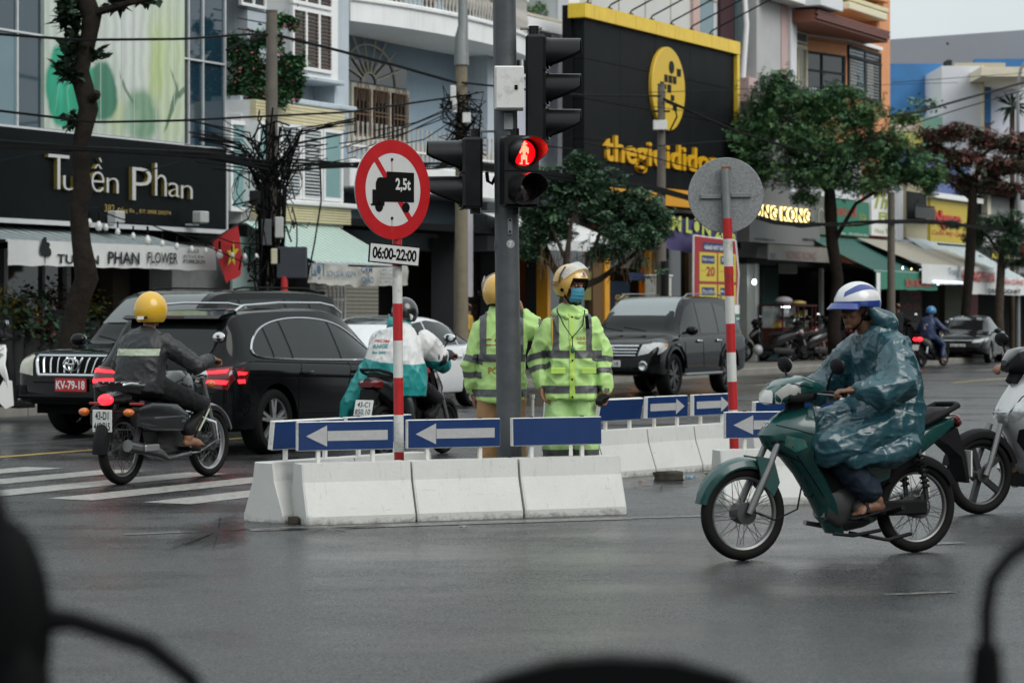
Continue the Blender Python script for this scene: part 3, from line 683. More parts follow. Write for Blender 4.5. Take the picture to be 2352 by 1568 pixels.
def lotus_print():
    """flat print: soft petals and leaves"""
    m=bpy.data.materials.new('lotus_print');m.use_nodes=True;nt=m.node_tree;N=nt.nodes.new;L=nt.links.new;bs=nt.nodes['Principled BSDF'];tc=N('ShaderNodeTexCoord');sp=N('ShaderNodeSeparateXYZ');L(tc.outputs['Object'],sp.inputs[0]);cb=N('ShaderNodeCombineXYZ');L(sp.outputs[0],cb.inputs[0]);L(sp.outputs[2],cb.inputs[2])
    no=N('ShaderNodeTexNoise');no.inputs['Scale'].default_value=1.6;no.inputs['Detail'].default_value=5;L(cb.outputs[0],no.inputs['Vector']);wv=N('ShaderNodeVectorMath');wv.operation='MULTIPLY_ADD';L(no.outputs['Color'],wv.inputs[0]);wv.inputs[1].default_value=(.34,0,.34);L(cb.outputs[0],wv.inputs[2]);src=None;x0=u(172)-b.U
    for (cx,cz,rx,rz_,rot,col,soft,amt) in PETALS:
        mp=N('ShaderNodeMapping');mp.vector_type='TEXTURE';mp.inputs['Location'].default_value=(x0+cx*W+.17,0,H0+cz+.17);mp.inputs['Rotation'].default_value=(0,rot,0);mp.inputs['Scale'].default_value=(rx*W,1,rz_);L(wv.outputs[0],mp.inputs[0]);ln=N('ShaderNodeVectorMath');ln.operation='LENGTH';L(mp.outputs[0],ln.inputs[0]);mr=N('ShaderNodeMapRange');mr.interpolation_type='SMOOTHSTEP';mr.inputs[1].default_value=1;mr.inputs[2].default_value=1-soft;mr.inputs[3].default_value=0;mr.inputs[4].default_value=amt;L(ln.outputs['Value'],mr.inputs[0])
        mx=N('ShaderNodeMix');mx.data_type='RGBA';L(mr.outputs[0],mx.inputs[0]);mx.inputs[7].default_value=(*col,1)
        if src is None: mx.inputs[6].default_value=(.46,.52,.45,1)
        else: L(src,mx.inputs[6])
        src=mx.outputs[2]
    wa=N('ShaderNodeTexWave');wa.inputs['Scale'].default_value=1.1;wa.inputs['Distortion'].default_value=2;wa.bands_direction='X';L(wv.outputs[0],wa.inputs['Vector']);mr=N('ShaderNodeMapRange');mr.inputs[3].default_value=.88;mr.inputs[4].default_value=1.08;L(wa.outputs[0],mr.inputs[0]);vm=N('ShaderNodeVectorMath');vm.operation='SCALE';L(src,vm.inputs[0]);L(mr.outputs[0],vm.inputs['Scale']);L(vm.outputs[0],bs.inputs['Base Color']);bs.inputs['Roughness'].default_value=.25;return m
white_=(.55,.58,.55);lime_=(.40,.50,.16);pale_=(.48,.56,.36);leaf_=(.008,.30,.17);deep_=(.02,.16,.09);gg_=(.17,.30,.19);stem_=(.07,.15,.08)
PETALS=[(.5,2.2,.7,1.2,0,white_,.8,.7),(.85,1.6,.28,1.5,.12,pale_,.7,.9),(.78,1.35,.10,1.1,.1,lime_,.9,.8),(.62,1.6,.16,1.3,-.2,white_,.6,.9),(.25,2.1,.12,.8,.5,pale_,.6,.8),(.9,.35,.16,.7,0,pale_,.8,.8),(.5,.35,.12,.6,.2,lime_,.9,.5),(.68,.42,.15,.62,-.15,gg_,.45,.95),(.6,.3,.07,.35,.2,(.3,.42,.33),.8,.7),(.39,.75,.12,.62,-.12,deep_,.25,.95),(.17,.78,.175,.86,.04,leaf_,.16,1.),(.12,.85,.06,.55,.1,(.03,.42,.26),.9,.6),(.10,.75,.006,.6,.25,(.16,.5,.33),.6,.7),(.17,.7,.005,.7,.0,(.14,.48,.3),.6,.7),(.24,.75,.006,.6,-.25,(.12,.45,.28),.6,.7),(.2,.95,.16,.012,.1,(.2,.52,.36),.6,.6),(.28,.5,.03,.4,-.3,(.01,.2,.11),.8,.7),(.05,.5,.02,.4,.3,(.01,.22,.12),.8,.6),(.9,.62,.018,.62,.42,stem_,.5,.9),(.97,.95,.02,.3,1.0,stem_,.5,.85),(.57,.85,.014,.5,-.65,stem_,.6,.8),(.93,1.1,.012,.4,-.5,stem_,.6,.7)]
po.data.materials.clear();po.data.materials.append(lotus_print())
for k in (.38,.53,.62,.78,.92): b.box('poster_seam',u(172)+W*k-.008,u(172)+W*k+.008,V1-.036,V1-.031,zg+.02,zt,M('poster_pale_ground',0),0,po)
# ground floor of the flower shop
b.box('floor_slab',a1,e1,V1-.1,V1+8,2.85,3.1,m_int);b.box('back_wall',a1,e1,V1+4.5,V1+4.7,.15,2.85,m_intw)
b.box('grey_pier',US(685,V1),US(935,V1),V1-.02,V1+.5,.15,2.85,m_concw);b.box('slim_column',US(268,V1),US(284,V1),V1,V1+.2,.15,2.85,M('dull_white',(.3,.31,.3),.6));b.box('brown_column',US(452,V1+1),US(520,V1+1),V1+1,V1+1.3,.15,2.85,M('dull_brown',(.05,.04,.03),.6))
b.box('shop_glass',US(-250,V1),US(268,V1),V1+.1,V1+.13,.15,2.6,m_glassd);b.box('door_post',US(185,V1) ,US(189,V1),V1+.02,V1+.09,.15,2.6,m_alu);b.box('door_post',US(33,V1),US(36,V1),V1+.02,V1+.09,.15,2.6,m_alu)
# its black sign box
Vs=26.75;us=lambda x: US(x,Vs)
zb1=ZS(450,893,Vs);zt1=ZS(450,552,Vs)
sg=Bld('shop_sign','black flower shop sign with raised white and gold letters','shop sign',us(-260),Vs)
sg.box('sign_box',us(-260),us(904),Vs,V1-.06,zb1,zt1,m_blk);sg.box('edge_trim',us(904),us(904)+.045,Vs-.02,V1-.06,zb1-.05,zt1,m_alu)
sg.box('lower_rail',us(-260),us(904),Vs-.05,Vs+.03,zb1-.09,zb1-.01,m_alu)
m_face=M('white_letter_face',(.5,.51,.5),.4,var=.04);m_gold=M('gold_letter_side',(.28,.22,.05),.35,.4,var=.1)
def gold_letters(body,x0,x1,xr,yb,yt,keep=False):
    z0,z1=ZS(xr,yb,Vs),ZS(xr,yt,Vs)
    sg.letters(body,m_gold,us(x0),us(x1),z0,z1,Vs-.004,.07,bold=-.012);sg.letters(body,m_face,us(x0),us(x1),z0,z1,Vs-.076,.006,bold=-.014)
gold_letters('T',178,262,215,757,619);gold_letters('u',238,290,262,762,704);gold_letters('y',296,342,320,800,706);gold_letters('ề',352,402,375,768,632);gold_letters('n',412,460,436,772,712)
gold_letters('P',515,592,552,803,672);gold_letters('h',606,652,628,784,655);gold_letters('a',660,706,683,788,732);gold_letters('n',710,756,732,795,742)
m_goldt=M('gold_print',(.42,.3,.07),.35,.3,var=.1)
sg.text('382',us(417),us(457),ZS(437,848,Vs),ZS(437,818,Vs),Vs-.008,m_goldt);sg.text('Đống Đa _ ĐT: 0908 250274',us(468),us(682),ZS(575,858,Vs),ZS(575,834,Vs),Vs-.008,m_goldt,bold=.01)
for x in (405,745):
    z=ZS(x,868,Vs);Uc=us(x)-sg.U
    l=MB().box(Uc-.14,Uc+.14,-.42,-.22,z-.12,z+.1,.02,T=None).build('floodlight',M('dull_white',0),sg.o);MB().box(Uc-.12,Uc+.12,-.2,-.06,z-.16,z-.13).build('floodlight_arm',m_alu,l)
def awning(name,label,x0,x1,V_back,z_back,V_front,z_front,mats,val_h,val_mat,sag=.06,stripes=22,thing_label_cat='awning',wave=.02,arms=True):
    """sloped cloth roof with a hanging valance; stripes are separate strips of cloth"""
    U0,U1=x0,x1;aw=Bld(name,label,'awning',U0,V_back);L=U1-U0
    n=stripes;seg=6
    for mi,mat in enumerate(mats):
        m=MB()
        for i in range(n):
            if i % len(mats) != mi: continue
            xa,xb=L*i/n,L*(i+1)/n;pts=[]
            for j in range(seg+1):
                t=j/seg;y=(V_front-V_back)*t;z=z_back+(z_front-z_back)*t-sag*sin(pi*t)
                pts.append((y,z))
            vs=[(xa,y,z) for y,z in pts]+[(xb,y,z) for y,z in pts]
            m.add(vs,[(j,j+1,j+seg+2,j+seg+1) for j in range(seg)],True)
        o=m.build('cloth_stripes' if len(mats)>1 else 'cloth',mat,aw.o,fixn=False)
        if len(mats)>1: o['kind']='stuff'
    aw.box('front_bar',U0,U1,V_front-.02,V_front+.02,z_front-.03,z_front+.01,m_alu)
    if arms:
        for x in (.04,L-.04): MB().tube([(x,-.02,z_back-.5),(x,V_front-V_back+.02,z_front-.02)],.018,6).build('arm',m_dark,aw.o)
    if val_h:
        m=MB();n=60;vs=[]
        for i in range(n+1):
            x=L*i/n;dz=wave*noise.noise(Vector((x*1.7,1.3,U0)))+wave*.5*abs(sin(x*5))
            dy=.03*noise.noise(Vector((x*1.1,4,U0)))
            vs+=[(x,V_front-V_back-.024,z_front-.005),(x,V_front-V_back-.03+dy*.5,z_front-val_h*.5),(x,V_front-V_back-.03+dy,z_front-val_h+dz)]
        m.add(vs,[(3*i+r,3*i+3+r,3*i+4+r,3*i+1+r) for i in range(n) for r in (0,1)],True);m.build('valance',val_mat,aw.o,fixn=False)
    return aw
Va=25.5;zf=ZS(450,976,Va);m_valw=M('white_valance_cloth',(.5,.51,.5),.7,var=.08,vs=3,streak=.15)
m_st1=M('awning_slate_stripe',(.10,.13,.14),.75,var=.15);m_st2=M('awning_pale_stripe',(.26,.28,.27),.75,var=.15)
aw=awning('shop_awning','dark striped awning with white flower shop valance left of the flag',US(27,Va),US(856,Va),Vs+.3,zb1-.12,Va,zf,[m_st1,m_st2,m_st1],ZS(450,976,Va)-ZS(450,1072,Va),m_valw,stripes=60)
ua=lambda x: US(x,Va);Vt=Va-.062;zv=lambda x,y: ZS(x,y,Va)
m_ink=M('dark_print',(.03,.033,.035),.6)
aw.text('TUYỀN',ua(217),ua(384),zv(300,1056),zv(300,998),Vt,m_ink,bold=.02);aw.text('PHAN',ua(421),ua(547),zv(484,1056),zv(484,1008),Vt,m_ink,bold=.02);aw.text('FLOWER',ua(579),ua(700),zv(640,1054),zv(640,1010),Vt,m_ink,bold=.012)
aw.text('382',ua(737),ua(785),zv(760,1010),zv(760,996),Vt,m_ink);aw.text('ĐỐNG ĐA',ua(722),ua(804),zv(760,1032),zv(760,1016),Vt,m_ink);aw.text('ĐT:0908.250.274',ua(722),ua(808),zv(760,1054),zv(760,1038),Vt,m_ink,bold=.02)
ro=MB()
for k in range(7): ro.prism(blob(ua(168)-aw.U+.12*cos(k*2.4)*(k/7),zv(168,1010)+.13*sin(k*2.4)*(k/7)+.05,.1,.07,k*1.3,12,.2,k),Vt-aw.V-.001*k,Vt-aw.V-.001*k-.0005)
ro.box(ua(168)-aw.U-.008,ua(168)-aw.U+.008,Vt-aw.V-.003,Vt-aw.V,zv(168,1058),zv(168,1015));o=ro.build('rose_print',m_ink,aw.o);o['kind']='stuff'
# -- narrow bay-window house
V2=27.3;a2=e1+.06;e2=US(1392,V2);u=lambda x: US(x,V2);z=lambda x,y: ZS(x,y,V2)
b=Bld('bay_window_house','narrow pale house with brown louvres above white framed bay windows','house',a2,V2)
zfl=z(1200,380);b.box('upper_wall',u(1075),e2,V2+.5,V2+8,2.7,11,m_greywall);b.box('left_wall',a2,u(1075),V2+1.6,V2+8,2.7,11,m_int);b.box('balcony_slab',a2,u(1090),V2-.1,V2+1.6,z(1000,425),z(1000,390),m_greywall)
b.box('upper_bay',u(1150),u(1335),V2-.1,V2+.5,z(1250,318),10.5,m_gwhite);
Vb_=V2-.1
w=b.window(US(1160,Vb_),US(1322,Vb_),ZS(1240,285,Vb_),ZS(1240,40,Vb_),Vb_,m_gwhite,m_glassd,3,1,.07)
louvres(b,US(1165,Vb_)+.05,US(1318,Vb_),ZS(1240,283,Vb_),ZS(1240,44,Vb_),Vb_-.034,m_brown,w,.075)
w=b.window(US(1160,Vb_),US(1322,Vb_),ZS(1240,28,Vb_),10.3,Vb_,m_gwhite,m_glassd,3,1,.07);louvres(b,US(1165,Vb_)+.05,US(1318,Vb_),ZS(1240,24,Vb_),10.2,Vb_-.034,m_brown,w,.075)
b.box('bay_sill',u(1145),u(1340),V2-.24,V2+.5,z(1240,330),z(1240,312),m_greywall,.02)
b.box('ledge',u(1010),u(1372),V2-.35,V2+.5,z(1240,432),z(1240,412),m_greywall,.02)
b.box('pilaster',u(1335),e2,V2-.02,V2+.5,z(1360,470),11,m_greywall)
# balcony railing and shutters top left
for k in range(9): b.box('rail',a2,u(1085),V2-.06,V2-.03,z(1000,380-k*42),z(1000,376-k*42),m_dark)
b.box('curtain',u(925),u(1010),V2+1.5,V2+1.58,z(1000,160),z(1000,5),M('rust_curtain',(.16,.09,.045),.8,var=.3));b.window(u(1010),u(1063),z(1030,150),z(1030,25),V2+1.55,m_gwhite,m_glassd,1,1,.05,bars=(7,m_gwhite,True))
b.window(US(1040,V2),US(1140,V2),z(1090,25),10.4,V2+.5,m_gwhite,m_glassd,2,1,.06)
# lower bay
Vc=V2-.45;uc=lambda x: US(x,Vc);zc_=lambda y: ZS(1240,y,Vc)
b.box('lower_bay',uc(1020),uc(1372),Vc,V2+.5,zc_(905),zc_(428),m_gwhite)
b.box('left_panel_wall',a2,uc(1018),Vc+.3,V2+.5,zc_(905),zc_(480),m_gwhite);
for k,(za,zb_) in enumerate(((zc_(505),zc_(428)),(zc_(892),zc_(828)))):
    n=6
    for i in range(n):
        b.box('tile_course',uc(1020)-.01,uc(1372)+.02+(.1 if k else 0),Vc-(.03 if not k else .12),Vc+.1,za+(zb_-za)*i/n+.006,za+(zb_-za)*(i+1)/n-.006,m_cream)
b.box('sill_course',uc(1015),uc(1410),Vc-.2,Vc+.1,zc_(826),zc_(806),m_gwhite,.02)
for x0,x1 in ((1020,1108),(1112,1196),(1200,1280),(1284,1362)):
    gg=m_teal if x0 in (1020,1284) else m_glassp
    w=b.window(uc(x0),uc(x1),zc_(800),zc_(508),Vc,m_gwhite,gg,1,1,.075,bars=None if gg is m_teal else (22,m_gwhite,True))
    if gg is m_glassp: louvres(b,uc(x0)+.09,uc(x1)-.09,zc_(795),zc_(515),Vc-.035,M('grey_glass_louvre',(.07,.09,.09),.15,ior=1.7),w,.12)
b.window(US(912,Vc+.3),US(998,Vc+.3),ZS(955,600,Vc+.3)-1.2,ZS(955,485,Vc+.3),Vc+.3,m_gwhite,m_teal,1,1,.08)
b.box('ground_wall',a2,u(1190),V2+.2,V2+6,.15,2.75,m_intw);b.box('rear_wall',u(1190),e3 if 0 else u(1700),V2+2.2,V2+2.5,.15,3.1,m_int);b.box('ground_ceiling',u(1190),u(1640),V2+.5,V2+2.5,2.75,2.9,m_int);b.box('shutter_box',u(1300),u(1392),V2,V2+.5,2.3,2.8,m_greywall)
rl=MB()
for k in range(26): rl.box(u(1310)-b.U,u(1610)-b.U,.6,.64,.15+k*.085,.15+k*.085+.076,.008)
o=rl.build('roller_shutter',M('beige_shutter',(.22,.21,.175),.5,.1,var=.1,vs=2,streak=.2),b.o);o['kind']='stuff'
b.box('side_post',u(1290),u(1312),V2+.3,V2+.8,.15,2.75,m_concw)
aw=awning('striped_awning','sloping green and white striped awning over the repair shop',US(1010,26.6),US(1385,26.6),Vc-.02,zc_(900),25.2,ZS(1480,1055,25.2),[M('awning_green_stripe',(.16,.3,.25),.7,var=.1),M('awning_white_stripe',(.42,.45,.42),.7,var=.1)],0,None,stripes=34,sag=.02)
m_ban=M('dirty_white_banner',(.47,.46,.42),.75,var=.15,vs=3,streak=.3)
bn=Bld('cloth_banner','dirty white banner with blue lettering hanging under the striped awning','banner',US(1235,25.1),25.1)
m=MB();n=40;L_b=US(1630,25.1)-bn.U;zt_=ZS(1400,1058,25.1);hb=ZS(1400,1058,25.1)-ZS(1400,1135,25.1);vs=[]
for i in range(n+1):
    for j in range(5):
        vs.append((L_b*i/n,.05*noise.noise(Vector((i*.35,j*.4,2))),zt_-hb*j/4+(.05*noise.noise(Vector((i*.3,0,5))) if j else 0)-.04*sin(pi*i/n)))
m.add(vs,[(i*5+j,i*5+j+5,i*5+j+6,i*5+j+1) for i in range(n) for j in range(4)],True);m.build('cloth',m_ban,bn.o,fixn=False)
m_bl=M('faded_blue_print',(.045,.12,.2),.7);xb=lambda x: US(x,25.0);zb_=lambda y: ZS(1400,y,25.0)
bn.text('LỢI',xb(1248),xb(1300),zb_(1122),zb_(1052),25.02,m_bl,bold=.02);bn.text('SƠN,SỬA VESPA',xb(1311),xb(1428),zb_(1112),zb_(1078),25.02,m_bl,bold=.012);bn.text('CƠM',xb(1448),xb(1493),zb_(1090),zb_(1060),25.02,m_bl,bold=.03);bn.text('CHÁO',xb(1450),xb(1498),zb_(1132),zb_(1098),25.02,m_bl,bold=.03)
for k,(t_,y) in enumerate((('CƠM SÂN',1075),('ĐIỂM TÂM',1092),('BÚN XÀO',1108),('LẨU',1124))): bn.text(t_,xb(1525),xb(1578),zb_(y+5),zb_(y-6),25.02,m_bl)
# white pipe gate and painted board
g=Bld('pipe_gate','white steel pipe gate leaf in front of the beige shutter','gate',US(1316,26.6),26.6)
for k in range(5):
    x=(US(1378,26.6)-g.U)*k/4;MB().tube([(x,0,.15),(x,0,1.95),(x-.04,0,2.06),(x-.16,0,2.08)],.03 if k==4 else .022,8).build('bar',m_gwhite,g.o)
for zz_ in (.5,1.2,1.75): MB().box(0,US(1378,26.6)-g.U,-.01,.01,zz_,zz_+.05).build('cross_rail',m_gwhite,g.o)
bd=Bld('menu_board','dark board with faded red lettering beside the white pipe gate','board',US(1208,26.4),26.4)
bd.box('board',US(1208,26.4),US(1300,26.4),26.4,26.45,.3,ZS(1250,1165,26.4),M('navy_board',(.03,.04,.06),.5));bd.text('CHÁO GÀ',US(1216,26.4),US(1290,26.4),1.3,1.6,26.39,M('faded_red_print',(.25,.03,.03),.6));bd.text('CƠM',US(1216,26.4),US(1290,26.4),.85,1.1,26.39,M('faded_red_print',0))
gs=Bld('green_sign','green and pale shop sign half hidden behind the flag','shop sign',US(930,26.9),26.9)
gs.box('panel',US(930,26.9),US(1035,26.9),26.9,26.95,1.2,ZS(985,948,26.9),M('pale_green_sign',(.28,.38,.36),.5));gs.box('green_panel',US(930,26.9),US(1032,26.9),26.88,26.895,.9,1.75,M('sign_green',(.02,.2,.11),.5));gs.text('NG CHANH',US(935,26.9),US(1025,26.9),2.55,2.75,26.89,M('sign_green',0),bold=.02);gs.text('BÚN NƯỚC',US(935,26.9),US(1028,26.9),1.35,1.6,26.87,m_gwhite)
# -- blue-grey villa with the curved balcony
V3=28.2;a3=e2+.05;e3=US(1990,V3);u=lambda x: US(x,V3);z=lambda x,y: ZS(x,y,V3)
b=Bld('blue_grey_villa','blue-grey villa with a curved white balcony full of flower pots','house',a3,V3)
b.box('upper_wall',a3,e3,V3+.4,V3+9,3.0,11.5,m_bluegrey);b.box('right_pilaster',u(1905),e3,V3-.3,V3+.4,3.0,z(1940,170),m_greywall)
zs0,zs1=z(1600,165),z(1600,68)
sl=MB();rings=[]
n=24;Ls=e3-a3+.2
def edge(t): return -(.3+1.15*sin(pi*min(1,.12+t*.80))**.6)
for (off,zz0) in ((.15,zs0),(.0,zs0+.02),(0,zs0+.42),(-.06,zs0+.46),(-.06,zs0+.52),(.02,zs0+.56),(.02,zs1)):
    rings.append([(Ls*i/n,edge(i/n)+off,zz0) for i in range(n+1)]+[(Ls,.4,zz0),(0,.4,zz0)])
sl.loft(rings,True,True,True);sl.build('balcony_slab',M('white_balcony_paint',(.58,.59,.59),.6,var=.08,vs=1.5,streak=.3),b.o)
bal=MB().lathe([(.028,0),(.028,.05),(.018,.1),(.05,.28),(.055,.36),(.02,.55),(.016,.7),(.028,.82)],8).mesh('baluster');bal.materials.append(M('stone_baluster',(.36,.34,.31),.7,var=.15))
bal.polygons.foreach_set('use_smooth',[True]*len(bal.polygons))
i=0;x=.1
while x<Ls-.05:
    o=bpy.data.objects.new('baluster',bal);COL.objects.link(o);o.parent=b.o;o.location=(x,edge(x/Ls)+.09,zs1);x+=.16
MB().tube([(Ls*i/n,edge(i/n)+.09,zs1+.85) for i in range(n+1)],.045,8).build('handrail',M('white_balcony_paint',0),b.o)
# arched window with grille
V3w=V3+.38;uw=lambda x: US(x,V3w);zw=lambda y: ZS(1510,y,V3w)
m_fr=M('beige_window_frame',(.42,.38,.3),.5,var=.1)
w=b.window(uw(1395),uw(1625),zw(570),zw(348),V3w,m_fr,m_int,3,1,.09,.08);b.box('fan_backing',uw(1395),uw(1625),V3w-.02,V3w,zw(340),zw(255),m_glassd,0,w)
cx_,cz_=uw(1472)-b.U,zw(340);fan=MB()
for r_ in (.28,1.05): fan.tube([(cx_+r_*1.15*cos(a),V3w-V3-.05,cz_+r_*.82*sin(a)) for a in [pi*k/14 for k in range(15)]],.022,6)
for k in range(1,9): a=pi*k/9;fan.tube([(cx_+.3*cos(a),V3w-V3-.05,cz_+.24*sin(a)),(cx_+1.5*cos(a),V3w-V3-.05,cz_+min(.98,1.2*sin(a)))],.02,5)
o=fan.build('fan_tracery',m_fr,w);o['kind']='stuff'
gr=MB()
for c in range(3):
    x0=uw(1395+c*77)-b.U+.12;ww=(uw(1625)-uw(1395))/3-.2
    for k in range(5): gr.box(x0+ww*k/4-.006,x0+ww*k/4+.006,V3w-V3-.12,V3w-V3-.1,zw(560),zw(372))
    for zq in (470,455,368,550): gr.box(x0,x0+ww,V3w-V3-.12,V3w-V3-.1,zw(zq),zw(zq)+.02)
    for k in range(2): gr.tube([(x0+ww*(.1+.5*k)+ww*.15*(1-cos(a)),V3w-V3-.11,zw(415)+.42*sin(a)) for a in [pi*q/8 for q in range(9)]],.011,4)
o=gr.build('window_grille',M('peach_iron',(.22,.14,.09),.6),w);o['kind']='stuff'
# lower balcony and dark ground floor
zl=ZS(1700,668,V3-.9);b.box('lower_slab',a3-.1,e3-.3,V3-1.0,V3+.4,ZS(1700,775,V3-1),zl,M('white_balcony_paint',0),.03)
for k in range(46):
    o=bpy.data.objects.new('baluster',bal);COL.objects.link(o);o.parent=b.o;o.location=(.05+k*.2,-.85,zl);
b.box('lower_rail',a3-.1,e3-.3,V3-.9,V3-.8,ZS(1500,596,V3-.85),ZS(1500,588,V3-.85),m_gwhite)
b.box('ceiling',a3,e3,V3-.9,V3+6,3.35,3.5,m_int);b.box('back_wall',a3-1,e3+2.6,V3+1.5,V3+1.7,.15,3.4,m_int)
for x0,x1 in ((1770,1825),(1965,1990)): b.box('grey_column',u(x0),u(x1),V3-.3,V3+.3,.15,3.5,M('dark_grey_column',(.075,.08,.085),.6))
for y in (905,940): b.box('signless_beam',u(1600),u(1790),V3+.1,V3+.2,z(1700,y+8),z(1700,y-8),m_concw)
fg=MB();
for k in range(30):
    x0=US(1870,V3+.4)-b.U+k*.075;fg.box(x0,x0+.018,.4,.42,.15,3.2)
    if k % 2==0:
        for j in range(16): zz_=.4+j*.18;fg.tube([(x0,.41,zz_),(x0+.075,.41,zz_+.09),(x0+.15,.41,zz_)],.008,4)
o=fg.build('folding_gate',M('rusty_gate_iron',(.09,.075,.06),.6,.3,var=.3),b.o);o['kind']='stuff'
hc=Bld('cloth_strip','long pale cloth strip hanging beside the concrete pole','cloth',US(1868,25.9),25.9)
hc.box('cloth',US(1866,25.9),US(1892,25.9),25.9,25.93,ZS(1880,1187,25.9),ZS(1880,835,25.9),M('pale_lilac_cloth',(.42,.41,.45),.8,var=.1))
# pots and plants on the balcony
R=random.Random(11)
pot=MB().lathe([(.0,0),(.11,0),(.15,.2),(.165,.22),(.165,.25),(.13,.25),(.12,.2)],12).mesh('pot')
for k,(t,c,lab) in enumerate(((.1,(.2,.07,.04),'brown clay flower pot at the left end of the curved balcony'),(.22,(.22,.2,.17),'wide grey planter on the curved balcony'),(.36,(.16,.06,.04),'terracotta pot in the middle of the curved balcony'),(.47,(.25,.24,.2),'mottled stone pot on the curved balcony'),(.56,(.12,.05,.03),'dark brown pot near the white pot on the balcony'),(.64,(.55,.56,.55),'white flower pot on the curved balcony'),(.75,(.3,.3,.28),'pale planter right of the white pot on the balcony'))):
    pt=thing('potted_plant',lab.replace('pot ','plant pot ',1) if 0 else lab,'plant pot',b.o.matrix_basis @ Vector((Ls*t,edge(t)+.34,zs1)),0,'pots on the curved balcony')
    me=pot.copy();put('pot',me,M('pot_%d' % k,c,.7,var=.2),pt);me.polygons.foreach_set('use_smooth',[True]*len(me.polygons))
    pts=[(R.gauss(0,.16),R.gauss(0,.14),.3+abs(R.gauss(.25,.22))) for _ in range(170)];v,f=scatter_leaves(pts,.11,seed=k);MB().add(v,f).build('leaves',M('balcony_leaf_%d' % (k % 2),((.05,.085,.04),(.035,.07,.04))[k % 2],.6,var=.4,vs=9),pt,fixn=False)
# -- grey house behind the traffic light
V4=27.9;a4=e3+.05;e4=US(2332,27.2);u=lambda x: US(x,V4);z=lambda x,y: ZS(x,y,V4)
m_lilac=M('lilac_grey_plaster',(.38,.39,.45),.75,var=.1,vs=1.5,streak=.25)
b=Bld('lilac_house','lilac-grey house partly hidden behind the traffic light and tree','house',a4,V4)
b.box('wall',a4,e4,V4,V4+8,3.0,z(2200,120),m_lilac);b.box('set_back_wall',a4,e4,V4+1.8,V4+8,z(2200,120),12,M('slate_plaster',(.06,.066,.075),.7,var=.15));b.box('terrace_edge',a4,e4,V4-.15,V4+.3,z(2200,135),z(2200,92),m_gwhite)
for x0,x1,yb,yt,fr in ((2205,2258,108,45,m_gwhite),(2205,2258,30,-40,m_gwhite)): b.window(US(x0,V4+1.8),US(x1,V4+1.8),ZS(2200,yb,V4+1.8),ZS(2200,yt,V4+1.8),V4+1.8,fr,m_glassp,1,1,.1)
b.box('terrace_door',US(2078,V4+1.75),US(2150,V4+1.75),V4+1.72,V4+1.8,z(2200,118),11.5,M('dark_door',(.03,.027,.026),.6))
b.box('hand_rail',u(2030),u(2310),V4-.12,V4-.06,z(2200,86),z(2200,76),M('beige_window_frame',0))
for x0,x1,yb,yt in ((2120,2190,470,380),(2050,2110,330,180),(2240,2300,640,520),(2205,2235,160,135),(2240,2290,240,150)): b.window(u(x0),u(x1),z(2200,yb),z(2200,yt),V4,m_gwhite,m_glassd,2,1,.07)
b.box('band',a4,e4,V4-.06,V4,z(2200,232),z(2200,218),m_gwhite);b.box('corner_strip',US(2318,V4-.3),e4,V4-.3,V4,3.0,12,m_gwhite)
b.box('painted_recess',u(1996),u(2040),V4-.05,V4-.01,z(2020,560),z(2020,240),m_int)  # flat dark panel on the wall, painting the shade of an opening
b.box('ground_ceiling',a4,e4,V4-.2,V4+5,2.9,3.0,m_int);b.box('ground_back',a4,e4,V4+2.5,V4+2.7,.15,2.9,m_int);b.box('grey_column',u(2130),u(2187),V4-.3,V4+.2,.15,2.95,M('dark_grey_column',0))
awning('white_canopy','plain white shop canopy behind the small tree',US(2085,26.5),US(2395,26.5),27.7,ZS(2240,868,27.7),25.9,ZS(2240,962,25.9),[m_valw],ZS(2240,962,25.9)-ZS(2240,1002,25.9),m_valw,sag=-.04,stripes=8)
# -- phone shop with the big yellow and black sign
V5=27.2;a5=e4+.03;e5=US(2950,V5)
b=Bld('phone_shop_building','building behind the big black and yellow phone shop sign','building',a5,V5)
m_panel=M('pale_grey_cladding',(.4,.41,.41),.6,var=.06,vs=1,streak=.12);b.box('upper_wall',a5,e5,V5+.6,V5+9,4.3,12.5,m_panel)
for k in range(1,6): b.box('cladding_joint',a5+(e5-a5)*k/6-.012,a5+(e5-a5)*k/6+.012,V5+.585,V5+.6,8.5,12.5,m_groove)
b.box('cladding_joint',a5,e5,V5+.58,V5+.6,10.4,10.43,m_groove)
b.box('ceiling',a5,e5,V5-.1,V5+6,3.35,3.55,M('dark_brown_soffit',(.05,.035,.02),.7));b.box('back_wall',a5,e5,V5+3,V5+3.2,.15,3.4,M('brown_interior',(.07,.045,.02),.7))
m_or=M('orange_cladding',(.52,.24,.015),.4,var=.12,vs=2);m_yel=M('yellow_cladding',(.62,.40,.03),.4,var=.12,vs=3,streak=.25)
for x0,x1 in ((2183,2194),(2413,2432),(2590,2600)): b.box('orange_column',US(x0,V5),US(x1,V5),V5-.05,V5+.25,.15,3.4,m_or)
for x0,x1 in ((2372,2412),(2600,2640),(2755,2775)): b.box('brown_column',US(x0,V5),US(x1,V5),V5,V5+.3,.15,3.4,M('brown_panel',(.12,.065,.02),.6))
for x0,x1 in ((2194,2372),(2432,2590),(2640,2755)): b.box('shop_window',US(x0,V5),US(x1,V5),V5+.12,V5+.15,.15,3.3,m_glassd if x0 != 2432 else M('clear_glass',(.8,.85,.85),.03,var=0,trans=1,ior=1.1))
m_warm=M('warm_shelf_light',(1,.42,.08),.5,var=0,emit=3.0)
for zq in (1.9,1.25,.9): b.box('lit_shelf',US(2440,V5+.6),US(2590,V5+.6),V5+.6,V5+.9,zq,zq+.035,m_warm)
